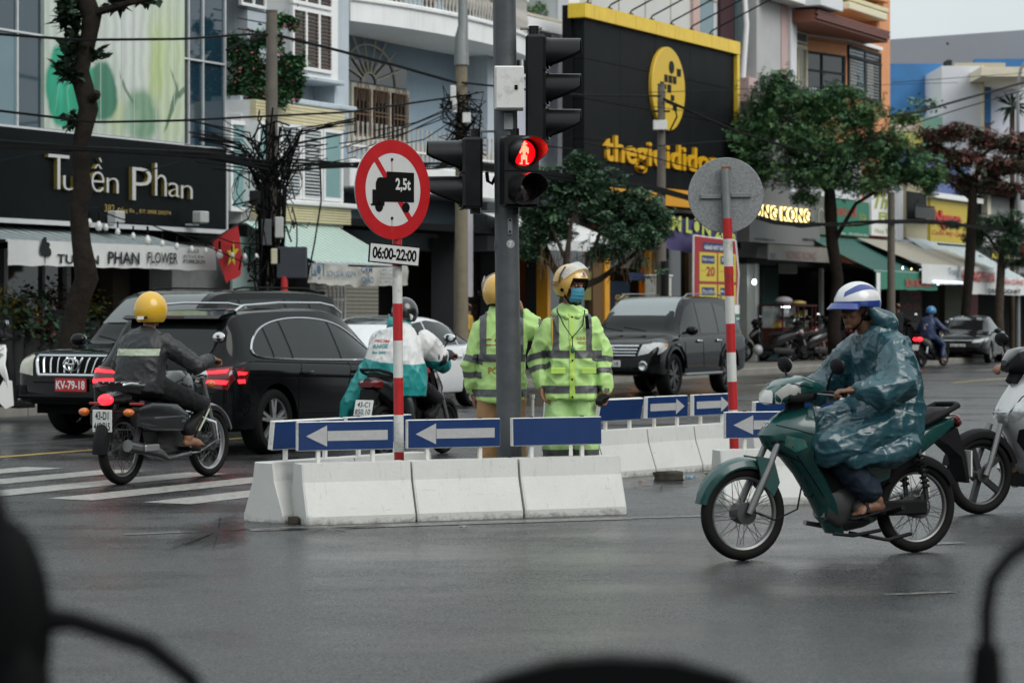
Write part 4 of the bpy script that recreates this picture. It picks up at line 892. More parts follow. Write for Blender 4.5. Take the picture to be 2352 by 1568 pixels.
for k in range(7): b.box('goods',US(2445+k*20,V5+.65),US(2457+k*20,V5+.65),V5+.7,V5+.8,1.29,1.29+.2+.12*(k % 3),M('goods_%d' % (k % 3),((.2,.2,.2),(.05,.08,.2),(.4,.3,.1))[k % 3],.5))
pp=b.box('dark_poster',US(2442,V5-.02),US(2518,V5-.02),V5-.03,V5+.0,.6,ZS(2480,1125,V5),M('navy_poster',(.012,.02,.035),.4));b.text('GIẢM',US(2455,V5),US(2508,V5),ZS(2480,1200,V5),ZS(2480,1172,V5),V5-.04,m_goldt,pp,bold=.03);b.text('20',US(2455,V5),US(2508,V5),ZS(2480,1240,V5),ZS(2480,1206,V5),V5-.04,m_goldt,pp,bold=.05)
b.box('wall_poster',US(2435,V5),US(2572,V5),V5+.02,V5+.06,ZS(2500,1072,V5),ZS(2500,995,V5),M('grey_poster',(.2,.21,.2),.4,var=.4,vs=2));b.box('blue_poster',US(2522,V5),US(2588,V5),V5+.02,V5+.06,ZS(2555,1120,V5),ZS(2555,1090,V5),M('blue_poster',(.02,.05,.16),.4))
b.box('yellow_poster',US(2330,V5),US(2368,V5),V5+.02,V5+.06,ZS(2350,1200,V5),ZS(2350,1075,V5),M('olive_poster',(.16,.15,.03),.5,var=.3,vs=6));b.box('red_lintel',US(2340,V5),US(2470,V5),V5-.3,V5-.1,ZS(2400,915,V5),ZS(2400,830,V5),M('dull_red_sign',(.28,.03,.03),.5))
V6=26.6;us=lambda x: US(x,V6);zs=lambda x,y: ZS(x,y,V6)
sg=Bld('phone_shop_sign','huge black sign board with yellow border, round yellow emblem and phone shop name','shop sign',us(2326),V6)
ztop=zs(2640,93);zstr=zs(2640,147);zbot=zs(2700,757);zor=zs(2700,826)
m_bk2=M('weathered_black_panel',(.011,.0125,.014),.5,var=.35,vs=1.2,dirt=None,streak=-.9 if 0 else .4)
xs=[2336,2480,2620,2760,2936]
for i in range(4):
    for j in range(4):
        z0,z1=zbot+(zstr-zbot)*j/4,zbot+(zstr-zbot)*(j+1)/4;sg.box('black_panel',us(xs[i])+.006,us(xs[i+1])-.006,V6,V6+.3,z0+.006,z1-.006,m_bk2)
yx=[2323,2360,2446,2527,2608,2684,2758,2830,2898,2946]
for i in range(9): sg.box('yellow_panel',us(yx[i])+.008,us(yx[i+1])-.008,V6-.12,V6+.35,zstr+.005,ztop,m_yel)
sg.box('yellow_edge',us(2936),us(2946),V6-.1,V6+.35,zor,zstr,m_yel);sg.box('backing',us(2330),us(2940),V6+.31,V6+.55,zor,ztop-.02,m_int)
for i in range(4): sg.box('orange_panel',us(xs[i])+.006,us(xs[i+1])-.006,V6-.05,V6+.3,zor,zbot-.01,m_or)
m_ylw=M('yellow_letter',(.66,.36,.01),.45,var=.08,vs=4)
cz=zs(2662,357);cu=us(2662)-sg.U;rr=(zs(2662,190)-zs(2662,524))/2
em=MB().lathe([(0,-.1),(rr-.02,-.1),(rr,-.08),(rr,0),(0,0)],56,'y',c=(cu,0,cz)).build('round_emblem',M('yellow_emblem',(.64,.42,.03),.45,var=.06,vs=2),sg.o)
m_emb=M('emblem_black',(.018,.019,.02),.5)
def zx(v): return 2300+v/2.24
MB().lathe([(0,-.112),(.17,-.112),(.17,-.101),(0,-.101)],24,'y',c=(us(zx(832))-sg.U,0,zs(zx(832),607/2.24)),T=None).build('emblem_head',m_emb,em)
for (x0,x1,y0,y1) in ((880,916,622,690),(768,797,672,738),(806,837,680,747),(845,875,688,755),(730,762,735,800),(795,828,762,832),(752,784,756,800),(826,855,855,905),(708,740,905,975),(745,775,820,890),(845,880,925,995),(712,742,985,1010)):
    zc__=zs(zx((x0+x1)/2),(y0+y1)/2/2.24);h=.5*(zs(2660,y0/2.24)-zs(2660,y1/2.24));MB().box(us(zx(x0))-sg.U,us(zx(x1))-sg.U,-.112,-.101,zc__-h,zc__+h).build('emblem_block',m_emb,em)
h=zs(2420,538)-zs(2420,645);zb0=zs(2420,645)
sg.letters('thegioididong',m_ylw,us(2409),us(2905),zb0-h*.29,zb0+h,V6-.002,.08,bold=.02,spacing=1.06)
for k in range(7):
    x=us(2356+88*k*(1-.012*k))-sg.U;l=MB().tube([(x,.1,ztop),(x,.0,ztop+.14),(x+.1,-1.75,ztop+.95),(x+.1,-1.85,ztop+.96)],.022,6).build('lamp_arm',m_dark,sg.o)
    MB().box(x-.02,x+.22,-2.15,-1.85,ztop+.9,ztop+.97,.02).build('lamp_head',m_dark,l);MB().box(x-.06,x+.06,-.02,.12,ztop,ztop+.06).build('lamp_foot',m_dark,l)
# banners of the phone shop
Vp=26.3;pb=Bld('purple_banner','purple sale banner with yellow-green lettering under the phone sign','banner',US(2560,Vp),Vp)
m=MB();n=30;Lp=US(2948,Vp)-pb.U;vs=[]
for i in range(n+1):
    t=i/n;zt_=ZS(2760,858,Vp)-.25*t
    for j in range(4): vs.append((Lp*t,.05*noise.noise(Vector((i*.4,j*.5,9))),zt_-.88*j/3+.05*noise.noise(Vector((i*.25,3,3)))))
m.add(vs,[(i*4+j,i*4+j+4,i*4+j+5,i*4+j+1) for i in range(n) for j in range(3)],True);m.build('cloth',M('purple_cloth',(.06,.05,.14),.6,var=.15,vs=2),pb.o,fixn=False)
Tt=Matrix.Translation((0,-.07,0)) @ Matrix.Rotation(radians(2.2),4,'Y')
text(MB(),'GIẢM LỚN 20%',US(2575,Vp)-pb.U,US(2925,Vp)-pb.U,ZS(2760,925,Vp)+.05,ZS(2760,868,Vp)+.22,0,bold=.03,T=Tt).build('lettering',M('lime_print',(.5,.58,.12),.5),pb.o,fixn=False)
Vr=25.9;rb=Bld('promotion_board','tall red promotion board with yellow price squares behind the dark SUV','banner',US(2778,Vr),Vr)
xr=lambda x: US(x,Vr)-rb.U;zr=lambda y: ZS(2865,y,Vr)
pts=[(xr(2776),zr(945)),(xr(2945),zr(955)),(xr(2958),zr(1090)),(xr(2952),zr(1200)),(xr(2958),zr(1330)),(xr(2778),zr(1330)),(xr(2774),zr(1150))]
MB().prism(pts,0,.04).build('white_edge',m_gwhite,rb.o);MB().prism([(p[0]*.96+.03,p[1]-.03) for p in pts],-.006,-.001).build('red_face',M('promo_red',(.33,.02,.025),.5,var=.15,vs=3),rb.o)
m_py=M('promo_yellow',(.6,.5,.06),.5,var=.08);m_pn=M('promo_navy',(.025,.04,.13),.5);m_pr=M('promo_red',0)
MB().box(xr(2810),xr(2908),-.012,-.007,zr(1005),zr(972)).build('navy_strip',m_pn,rb.o);text(MB(),'HÀNG HOT GIẢM',xr(2816),xr(2902),zr(1000),zr(978),-.013,bold=.02).build('lettering',m_gwhite,rb.o,fixn=False)
for (x0,x1,y0,y1,t1,t2) in ((2797,2866,1012,1126,'Điện thoại','20'),(2872,2942,1012,1126,'Tablet','20'),(2797,2866,1138,1250,'Phụ kiện','50'),(2872,2942,1138,1250,'Phụ kiện','50')):
    sq=MB().box(xr(x0),xr(x1),-.011,-.007,zr(y1),zr(y0),.002).build('price_square',m_py,rb.o);MB().box(xr(x0+8),xr(x1-10),-.016,-.0115,zr(y0+44),zr(y0+12)).build('navy_tag',m_pn,sq)
    text(MB(),t1,xr(x0+11),xr(x1-13),zr(y0+36),zr(y0+20),-.017).build('tag_text',m_gwhite,sq,fixn=False);text(MB(),t2,xr(x0+26),xr(x1-8),zr(y0+95),zr(y0+55),-.012,bold=.04).build('price',m_pr,sq,fixn=False);text(MB(),'GIẢM',xr(x0+6),xr(x0+22),zr(y0+75),zr(y0+68),-.012).build('small_text',m_pr,sq,fixn=False)
cbx=Bld('electric_cabinet','rust-stained white cabinet on the pavement left of the promotion board','cabinet',US(2640,25),25.0);cbx.box('cabinet',US(2640,25),US(2686,25),25,25.4,.15,ZS(2660,1105,25),M('rusty_white_enamel',(.5,.5,.47),.5,var=.1,dirt=(.3,.13,.04)),.01);cbx.box('cabinet_lid',US(2638,25),US(2688,25),24.97,25.43,ZS(2660,1105,25),ZS(2660,1099,25),m_gwhite,.01)
lb=Bld('blue_notice','small blue and white notice panel right of the promotion board','notice',US(2935,25.7),25.7);lb.box('panel',US(2936,25.7),US(2956,25.7),25.7,25.74,.5,1.75,M('notice_blue',(.05,.12,.3),.5));lb.box('white_half',US(2936,25.7),US(2956,25.7),25.69,25.699,1.35,1.74,m_gwhite);lb.box('green_strip',US(2937,25.7),US(2955,25.7),25.68,25.689,1.4,1.5,M('sign_green',0))
# -- pink and grey house
V7=27.6;a7=e5+.03;e7=US(3112,V7);u=lambda x: US(x,V7);z=lambda x,y: ZS(x,y,V7)
b=Bld('pink_grey_house','pink and grey house with tall blue glass right of the phone sign','house',a7,V7)
m_pink=M('dusty_pink_plaster',(.38,.27,.26),.75,var=.1,vs=2);m_gw2=M('warm_grey_plaster',(.33,.33,.33),.75,var=.08,vs=1.5,streak=.2)
b.box('wall',a7,e7,V7+.5,V7+8,3.0,12.5,m_gw2);
Vz=V7+.1;ux=lambda x: US(x,Vz)
b.box('pink_strip',ux(2774),ux(2800),Vz,V7+.5,6,12.5,m_pink);b.box('glass_strip',ux(2802),ux(2868),Vz+.1,V7+.5,8,12.5,m_glassp);b.box('maroon_strip',ux(2882),ux(2936),Vz,V7+.5,7,12.5,M('maroon_panel',(.06,.03,.035),.5));b.box('glass_strip',ux(2940),ux(2984),Vz,V7+.5,z(2960,310),12.5,M('teal_glass',(.05,.085,.095),.1,ior=1.8))
MB().tube([(ux(2950)-a7,-.05,z(2950,310)),(ux(2946)-a7,-.2,z(2946,100)),(ux(2938)-a7,-.1,12.4)],[.1,.09,.06],10).build('slanting_column',m_gwhite,b.o)
b.box('pink_box',ux(2946),ux(2994),V7-.3,V7+.5,z(2970,410),z(2970,312),m_pink,.02);b.box('grey_pier',u(2988),u(3085),V7-.3,V7+.5,3,z(3040,-20),m_gw2);b.box('pink_corner',u(3086),e7,V7-.32,V7+.5,3,12.5,m_pink);b.box('soffit',ux(2984),u(3112),V7-.9,V7+.4,z(3040,5),z(3040,-20),m_gwhite)
b.box('ground_ceiling',a7,e7,V7,V7+5,2.9,3.0,m_int);b.box('ground_back',a7,e7,V7+2.5,V7+2.7,.15,2.9,m_int)
# -- white house with the cream door
V8=27.5;a8=e7+.03;e8=US(3252,V8);u=lambda x: US(x,V8);z=lambda x,y: ZS(x,y,V8)
b=Bld('white_house','white house with a cream grilled balcony door above the tree','house',a8,V8);m_wht=M('white_plaster',(.5,.51,.53),.7,var=.06,vs=1.5,streak=.12)
b.box('wall',a8,e8,V8+.5,V8+8,3,z(3200,15),m_wht);b.box('pilaster',a8,u(3150),V8-.3,V8+.5,3,z(3130,10),m_wht);b.box('canopy',a8-.1,US(3360,V8-1.2),V8-1.3,V8+1,z(3200,55) ,z(3200,8),m_wht,.02);MB().lathe([(0,0),(.45,0),(.5,-.05),(0,-.06)],24,'z',c=(u(3190)-a8,-.4,z(3200,55)-.002)).build('ceiling_rose',M('warm_grey_plaster',0),b.o)
Vd=V8+.45;m_crd=M('cream_door_paint',(.52,.48,.34),.5,var=.05)
w=b.window(US(3152,Vd),US(3222,Vd),ZS(3190,400,Vd),ZS(3190,178,Vd),Vd,m_crd,m_glassd,2,1,.12,name='balcony_door',bars=(12,m_crd,False));b.window(US(3152,Vd),US(3222,Vd),ZS(3190,172,Vd),ZS(3190,125,Vd),Vd,m_crd,m_glassp,1,1,.06,name='fanlight')
b.window(US(3152,Vd),US(3210,Vd),ZS(3190,800,Vd),ZS(3190,690,Vd),Vd,m_crd,m_glassd,2,1,.08,bars=(8,m_crd,False))
for k in range(10): b.box('balcony_bar',u(3115)+k*.25,u(3115)+k*.25+.03,V8-.36,V8-.33,z(3200,430),z(3200,350),m_wht)
# -- orange corner house
V9=27.3;a9=e8+.03;e9=US(3572,V9);u=lambda x: US(x,V9);z=lambda x,y: ZS(x,y,V9)
b=Bld('orange_house','orange house with brown tiled band and dark corner window','house',a9,V9);m_orp=M('orange_plaster',(.5,.22,.1),.75,var=.1,vs=1.5,streak=.15)
b.box('wall',a9,e9,V9+.9,V9+9,3,z(3400,60),m_orp);b.box('right_pier',u(3520),e9,V9+.1,V9+2,3,13.0,m_orp,.01);b.box('top_wall',u(3385),e9,V9+1.2,V9+4,z(3450,60),14,m_orp)
for k in range(4):
    b.box('roof_fin',US(3388,V9-.1),US(3556,V9-.1),V9-.1,V9+1.2,z(3470,30-k*40),z(3470,12-k*40),m_orp if k else M('cream_tiles',0),.02)
b.box('cream_fascia',US(3400,V9-.2),US(3550,V9-.2),V9-.2,V9+1,z(3480,72),z(3480,42),M('cream_door_paint',0),.03);m_brick=M('brown_tile',(.17,.055,.04),.5,var=.3,vs=10)
uq=lambda x: US(x,V9-.85);zt0,zt1=ZS(3410,118,V9-.85),ZS(3410,82,V9-.85)
for r_ in range(4):
    for k in range(34):
        Ua=uq(3262)+(uq(3556)-uq(3262))*(k+(r_ % 2)*.5)/34.5;b.box('brown_tile',Ua+.008,Ua+(uq(3556)-uq(3262))/34.5-.008,V9-.9,V9-.82,zt0+(zt1-zt0)*r_/4+.006,zt0+(zt1-zt0)*(r_+1)/4-.006,m_brick)
b.box('balcony_slab',uq(3262),uq(3556),V9-.81,V9+1,zt0-.08,zt1,M('terracotta_paint',(.22,.08,.05),.6))
# canted bay: left face recedes, right face along the street
def prism_u(pts,z0,z1,mat,name): return MB().prism([(p[0]-b.U,p[1]-b.V) for p in pts],z0,z1,'xy').build(name,mat,b.o)
bay=lambda o: [(u(3262)-.0,V9+.9),(US(3382,V9+.1) ,V9+.1-o),(u(3522)+o,V9+.1-o),(u(3522)+o,V9+1),(u(3262),V9+1)]
prism_u(bay(0),4,z(3450,195),m_orp,'bay');prism_u(bay(0),z(3450,193),z(3450,130),m_orp,'bay_top');prism_u(bay(.14),z(3450,182),z(3450,168),m_gwhite,'bay_ledge')
m_dfr=M('dark_bronze_frame',(.03,.03,.03),.5);Vw=V9+.1
w=b.window(US(3388,Vw),US(3518,Vw),ZS(3450,400,Vw),ZS(3450,197,Vw),Vw-.01,m_dfr,[m_glassp,m_glassd],2,1,.07,.06,bars=(16,m_dfr,True));b.box('transom',US(3388,Vw),US(3518,Vw),Vw-.09,Vw-.02,ZS(3450,248,Vw),ZS(3450,238,Vw),m_dfr,0,w)
for x in (3392,3460): b.box('curtain',US(x,Vw)+.08,US(x+28,Vw),Vw-.05,Vw-.045,ZS(3450,395,Vw),ZS(3450,250,Vw),M('pale_curtain',(.4,.4,.39),.8,var=.2,vs=4),0,w)
A=Vector((u(3262)-b.U,.9));B=Vector((US(3382,Vw)-b.U,.1));dd=(B-A);ang=atan2(dd.y,dd.x);Lf=dd.length
Tb=Matrix.Translation((A.x,A.y,0)) @ Matrix.Rotation(ang,4,'Z');zA,zB=z(3320,395),z(3320,205)
m=MB()
for x0,x1 in ((.15,.23),(Lf*.55,Lf*.55+.06),(Lf-.2,Lf-.08)): m.box(x0,x1,-.07,-.005,zA,zB,T=Tb)
m.box(.15,Lf-.08,-.068,-.006,zA,zA+.07,T=Tb).box(.15,Lf-.08,-.068,-.006,zB-.07,zB,T=Tb).box(.15,Lf-.08,-.066,-.008,zB-.62,zB-.56,T=Tb);w=m.build('corner_window',m_dfr,b.o,fixn=False);MB().box(.2,Lf-.1,-.03,-.004,zA,zB,T=Tb).build('pane',m_glassd,w,fixn=False);MB().box(.28,.75,-.045,-.035,zA,zB-.65,T=Tb).build('curtain',M('beige_curtain',(.3,.27,.24),.8,var=.2,vs=4),w,fixn=False)
# -- far hall with the blue wall
m_hall=M('hall_grey_render',(.31,.31,.34),.8,var=.06,vs=.4);m_hblue=M('hall_blue_render',(.03,.13,.3),.7,var=.2,vs=1.5,streak=.1);m_hwht=M('hall_white_render',(.45,.46,.5),.75,var=.05,vs=.6)
def wbox(root,name,x0,x1,y0,y1,Y,dep,mat,parent=None):
    A=at(x0*S,y1*S,Y);B=at(x1*S,y0*S,Y);R0=root.location
    return MB().box(A.x-R0.x,B.x-R0.x,Y-R0.y,Y+dep-R0.y,A.z,B.z).build(name,mat,parent or root,fixn=False)
fh=thing('far_hall','large grey and white hall with blue wall panels beyond the orange house','building',(at(3850*S,0,112).x,112,0))
A=at(3540*S,160*S,118);B=at(4200*S,113*S,108);zbb=3
A0=Vector((A.x-fh.location.x,A.y-112,0));B0=Vector((B.x-fh.location.x,B.y-112,0))
vs=[(A0.x,A0.y,zbb),(B0.x,B0.y,zbb),(B0.x,B0.y,B.z),(A0.x,A0.y,A.z)];vs+=[(p[0]+3,p[1]+14,p[2]) for p in vs]
MB().add(vs,[(0,1,2,3),(4,7,6,5),(0,4,5,1),(3,2,6,7),(0,3,7,4),(1,5,6,2)]).build('hall_wall',m_hall,fh)
wbox(fh,'blue_wall',3560,3767,255,465,103,3,m_hblue);wbox(fh,'white_block',3767,3926,264,620,99,6,m_hwht);wbox(fh,'cream_edge',3926,3937,264,620,98.8,6,M('cream_render',(.5,.46,.36),.7));wbox(fh,'cream_canopy',3926,4200,268,306,96.5,8,M('cream_render',0));wbox(fh,'blue_strip',3938,3964,320,490,101,2,m_hblue);wbox(fh,'white_back_wall',3964,4200,305,640,102,3,m_hwht);wbox(fh,'tan_beam',3818,4022,252,272,104,4,M('tan_render',(.32,.28,.2),.8));wbox(fh,'blue_gable',3900,4130,236,275,108,.5,m_hblue);wbox(fh,'roof_tank',3790,3808,240,272,100,1,m_intw);wbox(fh,'lamp_post',3796,3799,175,240,100,.05,m_galv);wbox(fh,'lamp_top',3787,3794,170,180,100,.1,m_dark);wbox(fh,'dark_strip',3940,3960,310,316,98.5,.3,m_dark)  # includes a narrow dark strip below the cream canopy
# lower yellow and green houses in front of the hall
lh=thing('low_cream_house','low cream and yellow-green house in front of the blue hall wall','house',(at(3630*S,0,96).x,96,0))
wbox(lh,'yellow_wall',3565,3690,468,900,97,4,M('lime_yellow_plaster',(.4,.36,.1),.7,var=.15));wbox(lh,'cream_parapet',3568,3672,490,525,95.5,1,M('cream_render',0));wbox(lh,'pink_post',3683,3690,468,530,95,.4,m_pink);wbox(lh,'green_wall',3692,3770,468,900,98,3,M('mint_plaster',(.12,.24,.2),.7));wbox(lh,'white_wall',3600,4200,530,900,100,3,m_hwht)
# -- ground-floor shops on the right
V=26.9;u=lambda x: US(x,V);z=lambda x,y: ZS(x,y,V)
m_dsh=M('shop_dark_teal',(.018,.05,.05),.6,var=.25,vs=1.5);m_gsh=M('grey_sign_board',(.17,.17,.165),.5,var=.06)
hk=Bld('grey_sign_shop','shop with grey sign boards and glowing letters beside the striped pole','shop',u(2962),V)
hk.box('upper_board',u(2945),u(3228),V-.25,V+.1,z(3230,887) ,z(3230,778),m_gsh);hk.box('lower_board',u(2945),u(3230),V-.4,V+.1,z(3230,987),z(3230,900),m_gsh)
m_hkl=M('letter_back_dark',(.05,.045,.03),.5);m_hke=M('glowing_letter_edge',(1,.78,.3),.4,var=0,emit=2.2)
hk.letters('HONG KONG',m_hke,u(2944),u(3202),z(3190,893),z(3190,838),V-.27,.03,bold=.045);hk.letters('HONG KONG',m_hkl,u(2944),u(3202),z(3190,890),z(3190,841),V-.31,.03,bold=.0)
hk.text('374 ĐỒNG ĐA',u(2965),u(3046),z(3000,963),z(3000,950),V-.41,m_ink,bold=.02);hk.text('0988167599',u(3158),u(3213),z(3190,967),z(3190,955),V-.41,m_ink,bold=.02)
vl=hk.box('worn_valance',u(2955),u(3208),V-.9,V-.86,z(3208,1052),z(3208,994),M('worn_grey_cloth',(.22,.21,.19),.8,var=.2,vs=2));hk.text('HONG KONG',u(3025),u(3150),z(3100,1040),z(3100,1008),V-.92,M('worn_red_print',(.24,.13,.12),.7),vl);hk.text('MAY',u(2960),u(2982),z(2980,1042),z(2980,1012),V-.92,M('faded_blue_print',0),vl)
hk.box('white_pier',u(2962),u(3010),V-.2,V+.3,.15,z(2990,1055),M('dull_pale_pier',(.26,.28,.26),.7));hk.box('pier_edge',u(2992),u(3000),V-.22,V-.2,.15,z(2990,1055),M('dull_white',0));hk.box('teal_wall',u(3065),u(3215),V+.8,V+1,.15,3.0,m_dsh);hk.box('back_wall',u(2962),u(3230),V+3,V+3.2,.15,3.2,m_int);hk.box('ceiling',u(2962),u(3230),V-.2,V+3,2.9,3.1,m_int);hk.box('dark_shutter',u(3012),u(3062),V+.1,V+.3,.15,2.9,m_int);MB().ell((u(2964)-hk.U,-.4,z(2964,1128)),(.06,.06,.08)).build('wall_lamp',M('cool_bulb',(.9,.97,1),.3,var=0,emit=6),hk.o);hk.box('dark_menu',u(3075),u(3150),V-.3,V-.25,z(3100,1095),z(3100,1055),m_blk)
hk.box('upper_storey',u(2962),u(3228),V+.3,V+.62,z(3230,770),6.6,M('storey_grey',(.12,.12,.12),.7))  # plain grey wall above the sign boards
bb=Bld('noodle_shop','noodle shop with green sign and dark interior behind the tree trunk','shop',u(3232),V);m_grn=M('signboard_green',(.012,.17,.1),.45,var=.1);m_rdp=M('sign_red_print',(.45,.03,.02),.5);m_ylp=M('sign_yellow_print',(.55,.45,.05),.5)
bb.box('photo_panel',u(3235),u(3282),V-.2,V,z(3345,945),z(3345,798),M('food_photo',(.14,.15,.12),.4,var=.6,vs=5));bb.box('sign_panel',u(3282),u(3452),V-.2,V,z(3345,942),z(3345,800),m_grn);bb.text('BÚN BÒ HUẾ',u(3290),u(3402),z(3345,865),z(3345,815),V-.21,m_rdp,bold=.03);bb.text('Bánh Canh - Hến Xào',u(3290),u(3396),z(3345,905),z(3345,885),V-.21,m_ylp);bb.text('LÊ GIA',u(3412),u(3440),z(3430,888),z(3430,850),V-.21,m_ylp);bb.text('0905 123 456 - 378 ĐỐNG ĐA',u(3285),u(3448),z(3345,938),z(3345,924),V-.21,m_gwhite)
MB().lathe([(.24,-.215),(.30,-.215)],20,'y',c=(u(3260)-bb.U,0,z(3260,870))).build('bowl_picture',M('bowl_print',(.4,.36,.3),.5),bb.o);bb.box('back_wall',u(3232),u(3460),V+3,V+3.2,.15,3,m_int);bb.box('ceiling',u(3232),u(3460),V,V+3,2.95,3.1,m_int);bb.box('steel_post',u(3275),u(3283),V-.1,V,.15,2.9,M('dull_white',0));bb.box('upper_storey',u(3232),u(3458),V+.1,V+.4,z(3345,790),6.5,m_wht)
Vg=24.6;awning('green_awning','sloping green awning with noodle shop valance behind the tree trunk',u(3205),u(3470),V-.1,z(3345,950),Vg,ZS(3420,1078,Vg),[M('green_cloth_roof',(.018,.095,.075),.6,var=.12,vs=4,bump=.2,bs=30)],.55,m_grn,stripes=14,sag=.03)
gv=Bld('green_valance_print','red and yellow noodle shop lettering on the green valance','lettering',US(3320,Vg),Vg) if 0 else None
aw_=[o for o in bpy.data.objects if o.name.startswith('green_awning') and o.parent is None][-1]
Lg=u(3470)-u(3205);text(MB(),'BÚN BÒ HUẾ',Lg*.45,Lg*.86,ZS(3420,1078,Vg)-.45,ZS(3420,1078,Vg)-.08,Vg-(V-.1)-.08,bold=.02).build('lettering',m_rdp,aw_,fixn=False);MB().box(.02,.35,Vg-(V-.1)-.06,Vg-(V-.1)-.05,ZS(3420,1078,Vg)-1.1,ZS(3420,1078,Vg)-.06).build('side_flap',m_gwhite,aw_,fixn=False)
fs=Bld('white_sign_shop','shop with white sign and yellow-green script letters','shop',u(3462),V);fs.box('sign_panel',u(3456),u(3556),V-.25,V,z(3500,945),z(3500,775),m_gwhite);m_lime=M('lime_letter',(.36,.42,.03),.5)
fs.text('Thu',u(3464),u(3550),z(3500,838),z(3500,778),V-.262,m_lime,bold=.03,shear=.3);fs.text('Flo',u(3485),u(3550),z(3500,885),z(3500,850),V-.262,m_lime,bold=.03);fs.text('Hoa Tươi',u(3470),u(3552),z(3500,935),z(3500,915),V-.262,m_lime);fs.box('wall',u(3556),u(3602),V-.1,V+.2,z(3560,960),z(3560,740),m_wht);fs.box('back_wall',u(3462),u(3690)+4,V+3.3,V+3.5,.15,3.2,m_int);fs.box('ceiling',u(3462),u(3690),V,V+3,2.95,3.1,m_int)
fs.box('cream_house',u(3602),u(3690),V-.2,V+.4,z(3645,955),z(3645,690),M('cream_wall_dull',(.3,.27,.18),.7,var=.15));fs.box('balcony_rail',u(3602),u(3682),V-.5,V-.46,z(3640,830),z(3640,822),m_dark);fs.box('balcony_back',u(3602),u(3680),V-.23,V-.2,z(3640,880),z(3640,770),m_intw);fs.box('balcony_front',u(3602),u(3682),V-.52,V-.48,z(3640,875),z(3640,832),M('dark_glass_rail',(.05,.05,.05),.3));fs.box('upper_blue_windows',u(3602),u(3700),V+.1,V+.3,z(3640,780),z(3640,600),M('blue_shutter',(.03,.07,.25),.5,var=.3,vs=6))
Vx=24.5;awning('cream_awning','pale cream awning with red lettered valance right of the green one',u(3390),u(3700),V-.3,z(3520,962),Vx,ZS(3600,1050,Vx),[M('pale_cloth_roof',(.33,.31,.25),.7,var=.1,vs=2)],.62,m_valw,stripes=10,sag=.03)
aw_=[o for o in bpy.data.objects if o.name.startswith('cream_awning') and o.parent is None][-1];y_=Vx-(V-.3)-.075;L9=u(3700)-u(3390);zq=ZS(3600,1050,Vx)
text(MB(),'HƯƠNG PHAN',L9*.52,L9*.985,zq-.5,zq-.06,y_,bold=.035).build('lettering',m_rdp,aw_,fixn=False);text(MB(),'Trung',L9*.33,L9*.47,zq-.36,zq-.08,y_).build('lettering',m_bl,aw_,fixn=False)
awning('striped_blue_awning','blue-grey striped awning with white eye clinic valance',u(3600),u(3830),V-.2,z(3650,955),Vx,ZS(3760,1095,Vx),[M('awning_blue_stripe',(.12,.18,.22),.7),M('awning_white_stripe',0)],.62,m_valw,stripes=30,sag=.03)
aw_=[o for o in bpy.data.objects if o.name.startswith('striped_blue_awning') and o.parent is None][-1];y_=Vx-(V-.2)-.075;L9=u(3830)-u(3600);zq=ZS(3760,1095,Vx);text(MB(),'O VĂN CƯỜNG',L9*.5,L9*.96,zq-.26,zq-.02,y_,bold=.02).build('lettering',m_rdp,aw_,fixn=False);text(MB(),'CHUYÊN KHOA MẮT',L9*.28,L9*.9,zq-.58,zq-.32,y_,bold=.03).build('lettering',m_ink,aw_,fixn=False)
for k,(x,y,c,s_) in enumerate(((3611,1118,0,.1),(3646,1120,1,.07),(3681,1132,0,.12),(3714,1126,1,.07),(3750,1128,0,.09),(3850,1109,1,.08))):
    p=uv(US(x,24.8),24.8,ZS(x,y,24.8));o=MB().ell((0,0,0),(s_,s_,s_),10,8);o.tube([(0,0,s_),(0,0,s_+.3)],.01,4);o=o.build('hanging_bulb',M(('cool_bulb','warm_bulb')[c],(1,.75,.3),.3,var=0,emit=6));o.location=p;tag(o,('bright white round bulb under the cream awning, leftmost','small yellow bulb between two white bulbs','largest white bulb under the awnings','small yellow bulb right of the largest white bulb','white bulb at the eye clinic valance','yellow bulb at the outer awning corner')[k],'lamp','bulbs under the awnings')
ls=MB();
for k in range(26): p=US(3723,Vx)+(US(3842,Vx)-US(3723,Vx))*k/25;ls.ell((p-US(3723,Vx),0,0),(.035,.03,.035),6,5)
o=ls.build('light_string',M('cool_led',(.75,.9,1),.3,var=0,emit=1.3));o.location=uv(US(3723,Vx),Vx-.1,ZS(3780,1128,Vx));o.rotation_euler=(0,0,PHI);tag(o,'string of cool white lights along the lowest awning hem','light string')
ng=Bld('yellow_sign_shop','shop with big yellow sign and red letters near the right edge','shop',u(3690),V);ng.box('sign_panel',u(3688),u(3858),V-.3,V,z(3770,982),z(3770,806),M('sign_yellow',(.5,.38,.035),.5,var=.12,vs=2));ng.letters('Ngon',m_rdp,u(3692),u(3802),z(3750,918),z(3750,846),V-.305,.08,bold=.045);ng.text('Cuốn Mỳ Quảng',u(3692),u(3845),z(3770,950),z(3770,922),V-.31,m_rdp,bold=.02,shear=.2);ng.box('white_ledge',u(3685),u(3880),V-.5,V+.2,z(3770,802),z(3770,782),m_gwhite);ng.box('blue_storey',u(3690),u(3880),V,V+.4,z(3770,785),z(3770,640),M('blue_white_storey',(.1,.14,.3),.6,var=.5,vs=8));ng.box('back_wall',u(3660),u(4200)+60,V+3,V+3.2,.15,3.2,m_int);ng.box('ceiling',u(3690),u(4200)+60,V,V+3,2.95,3.1,m_int)
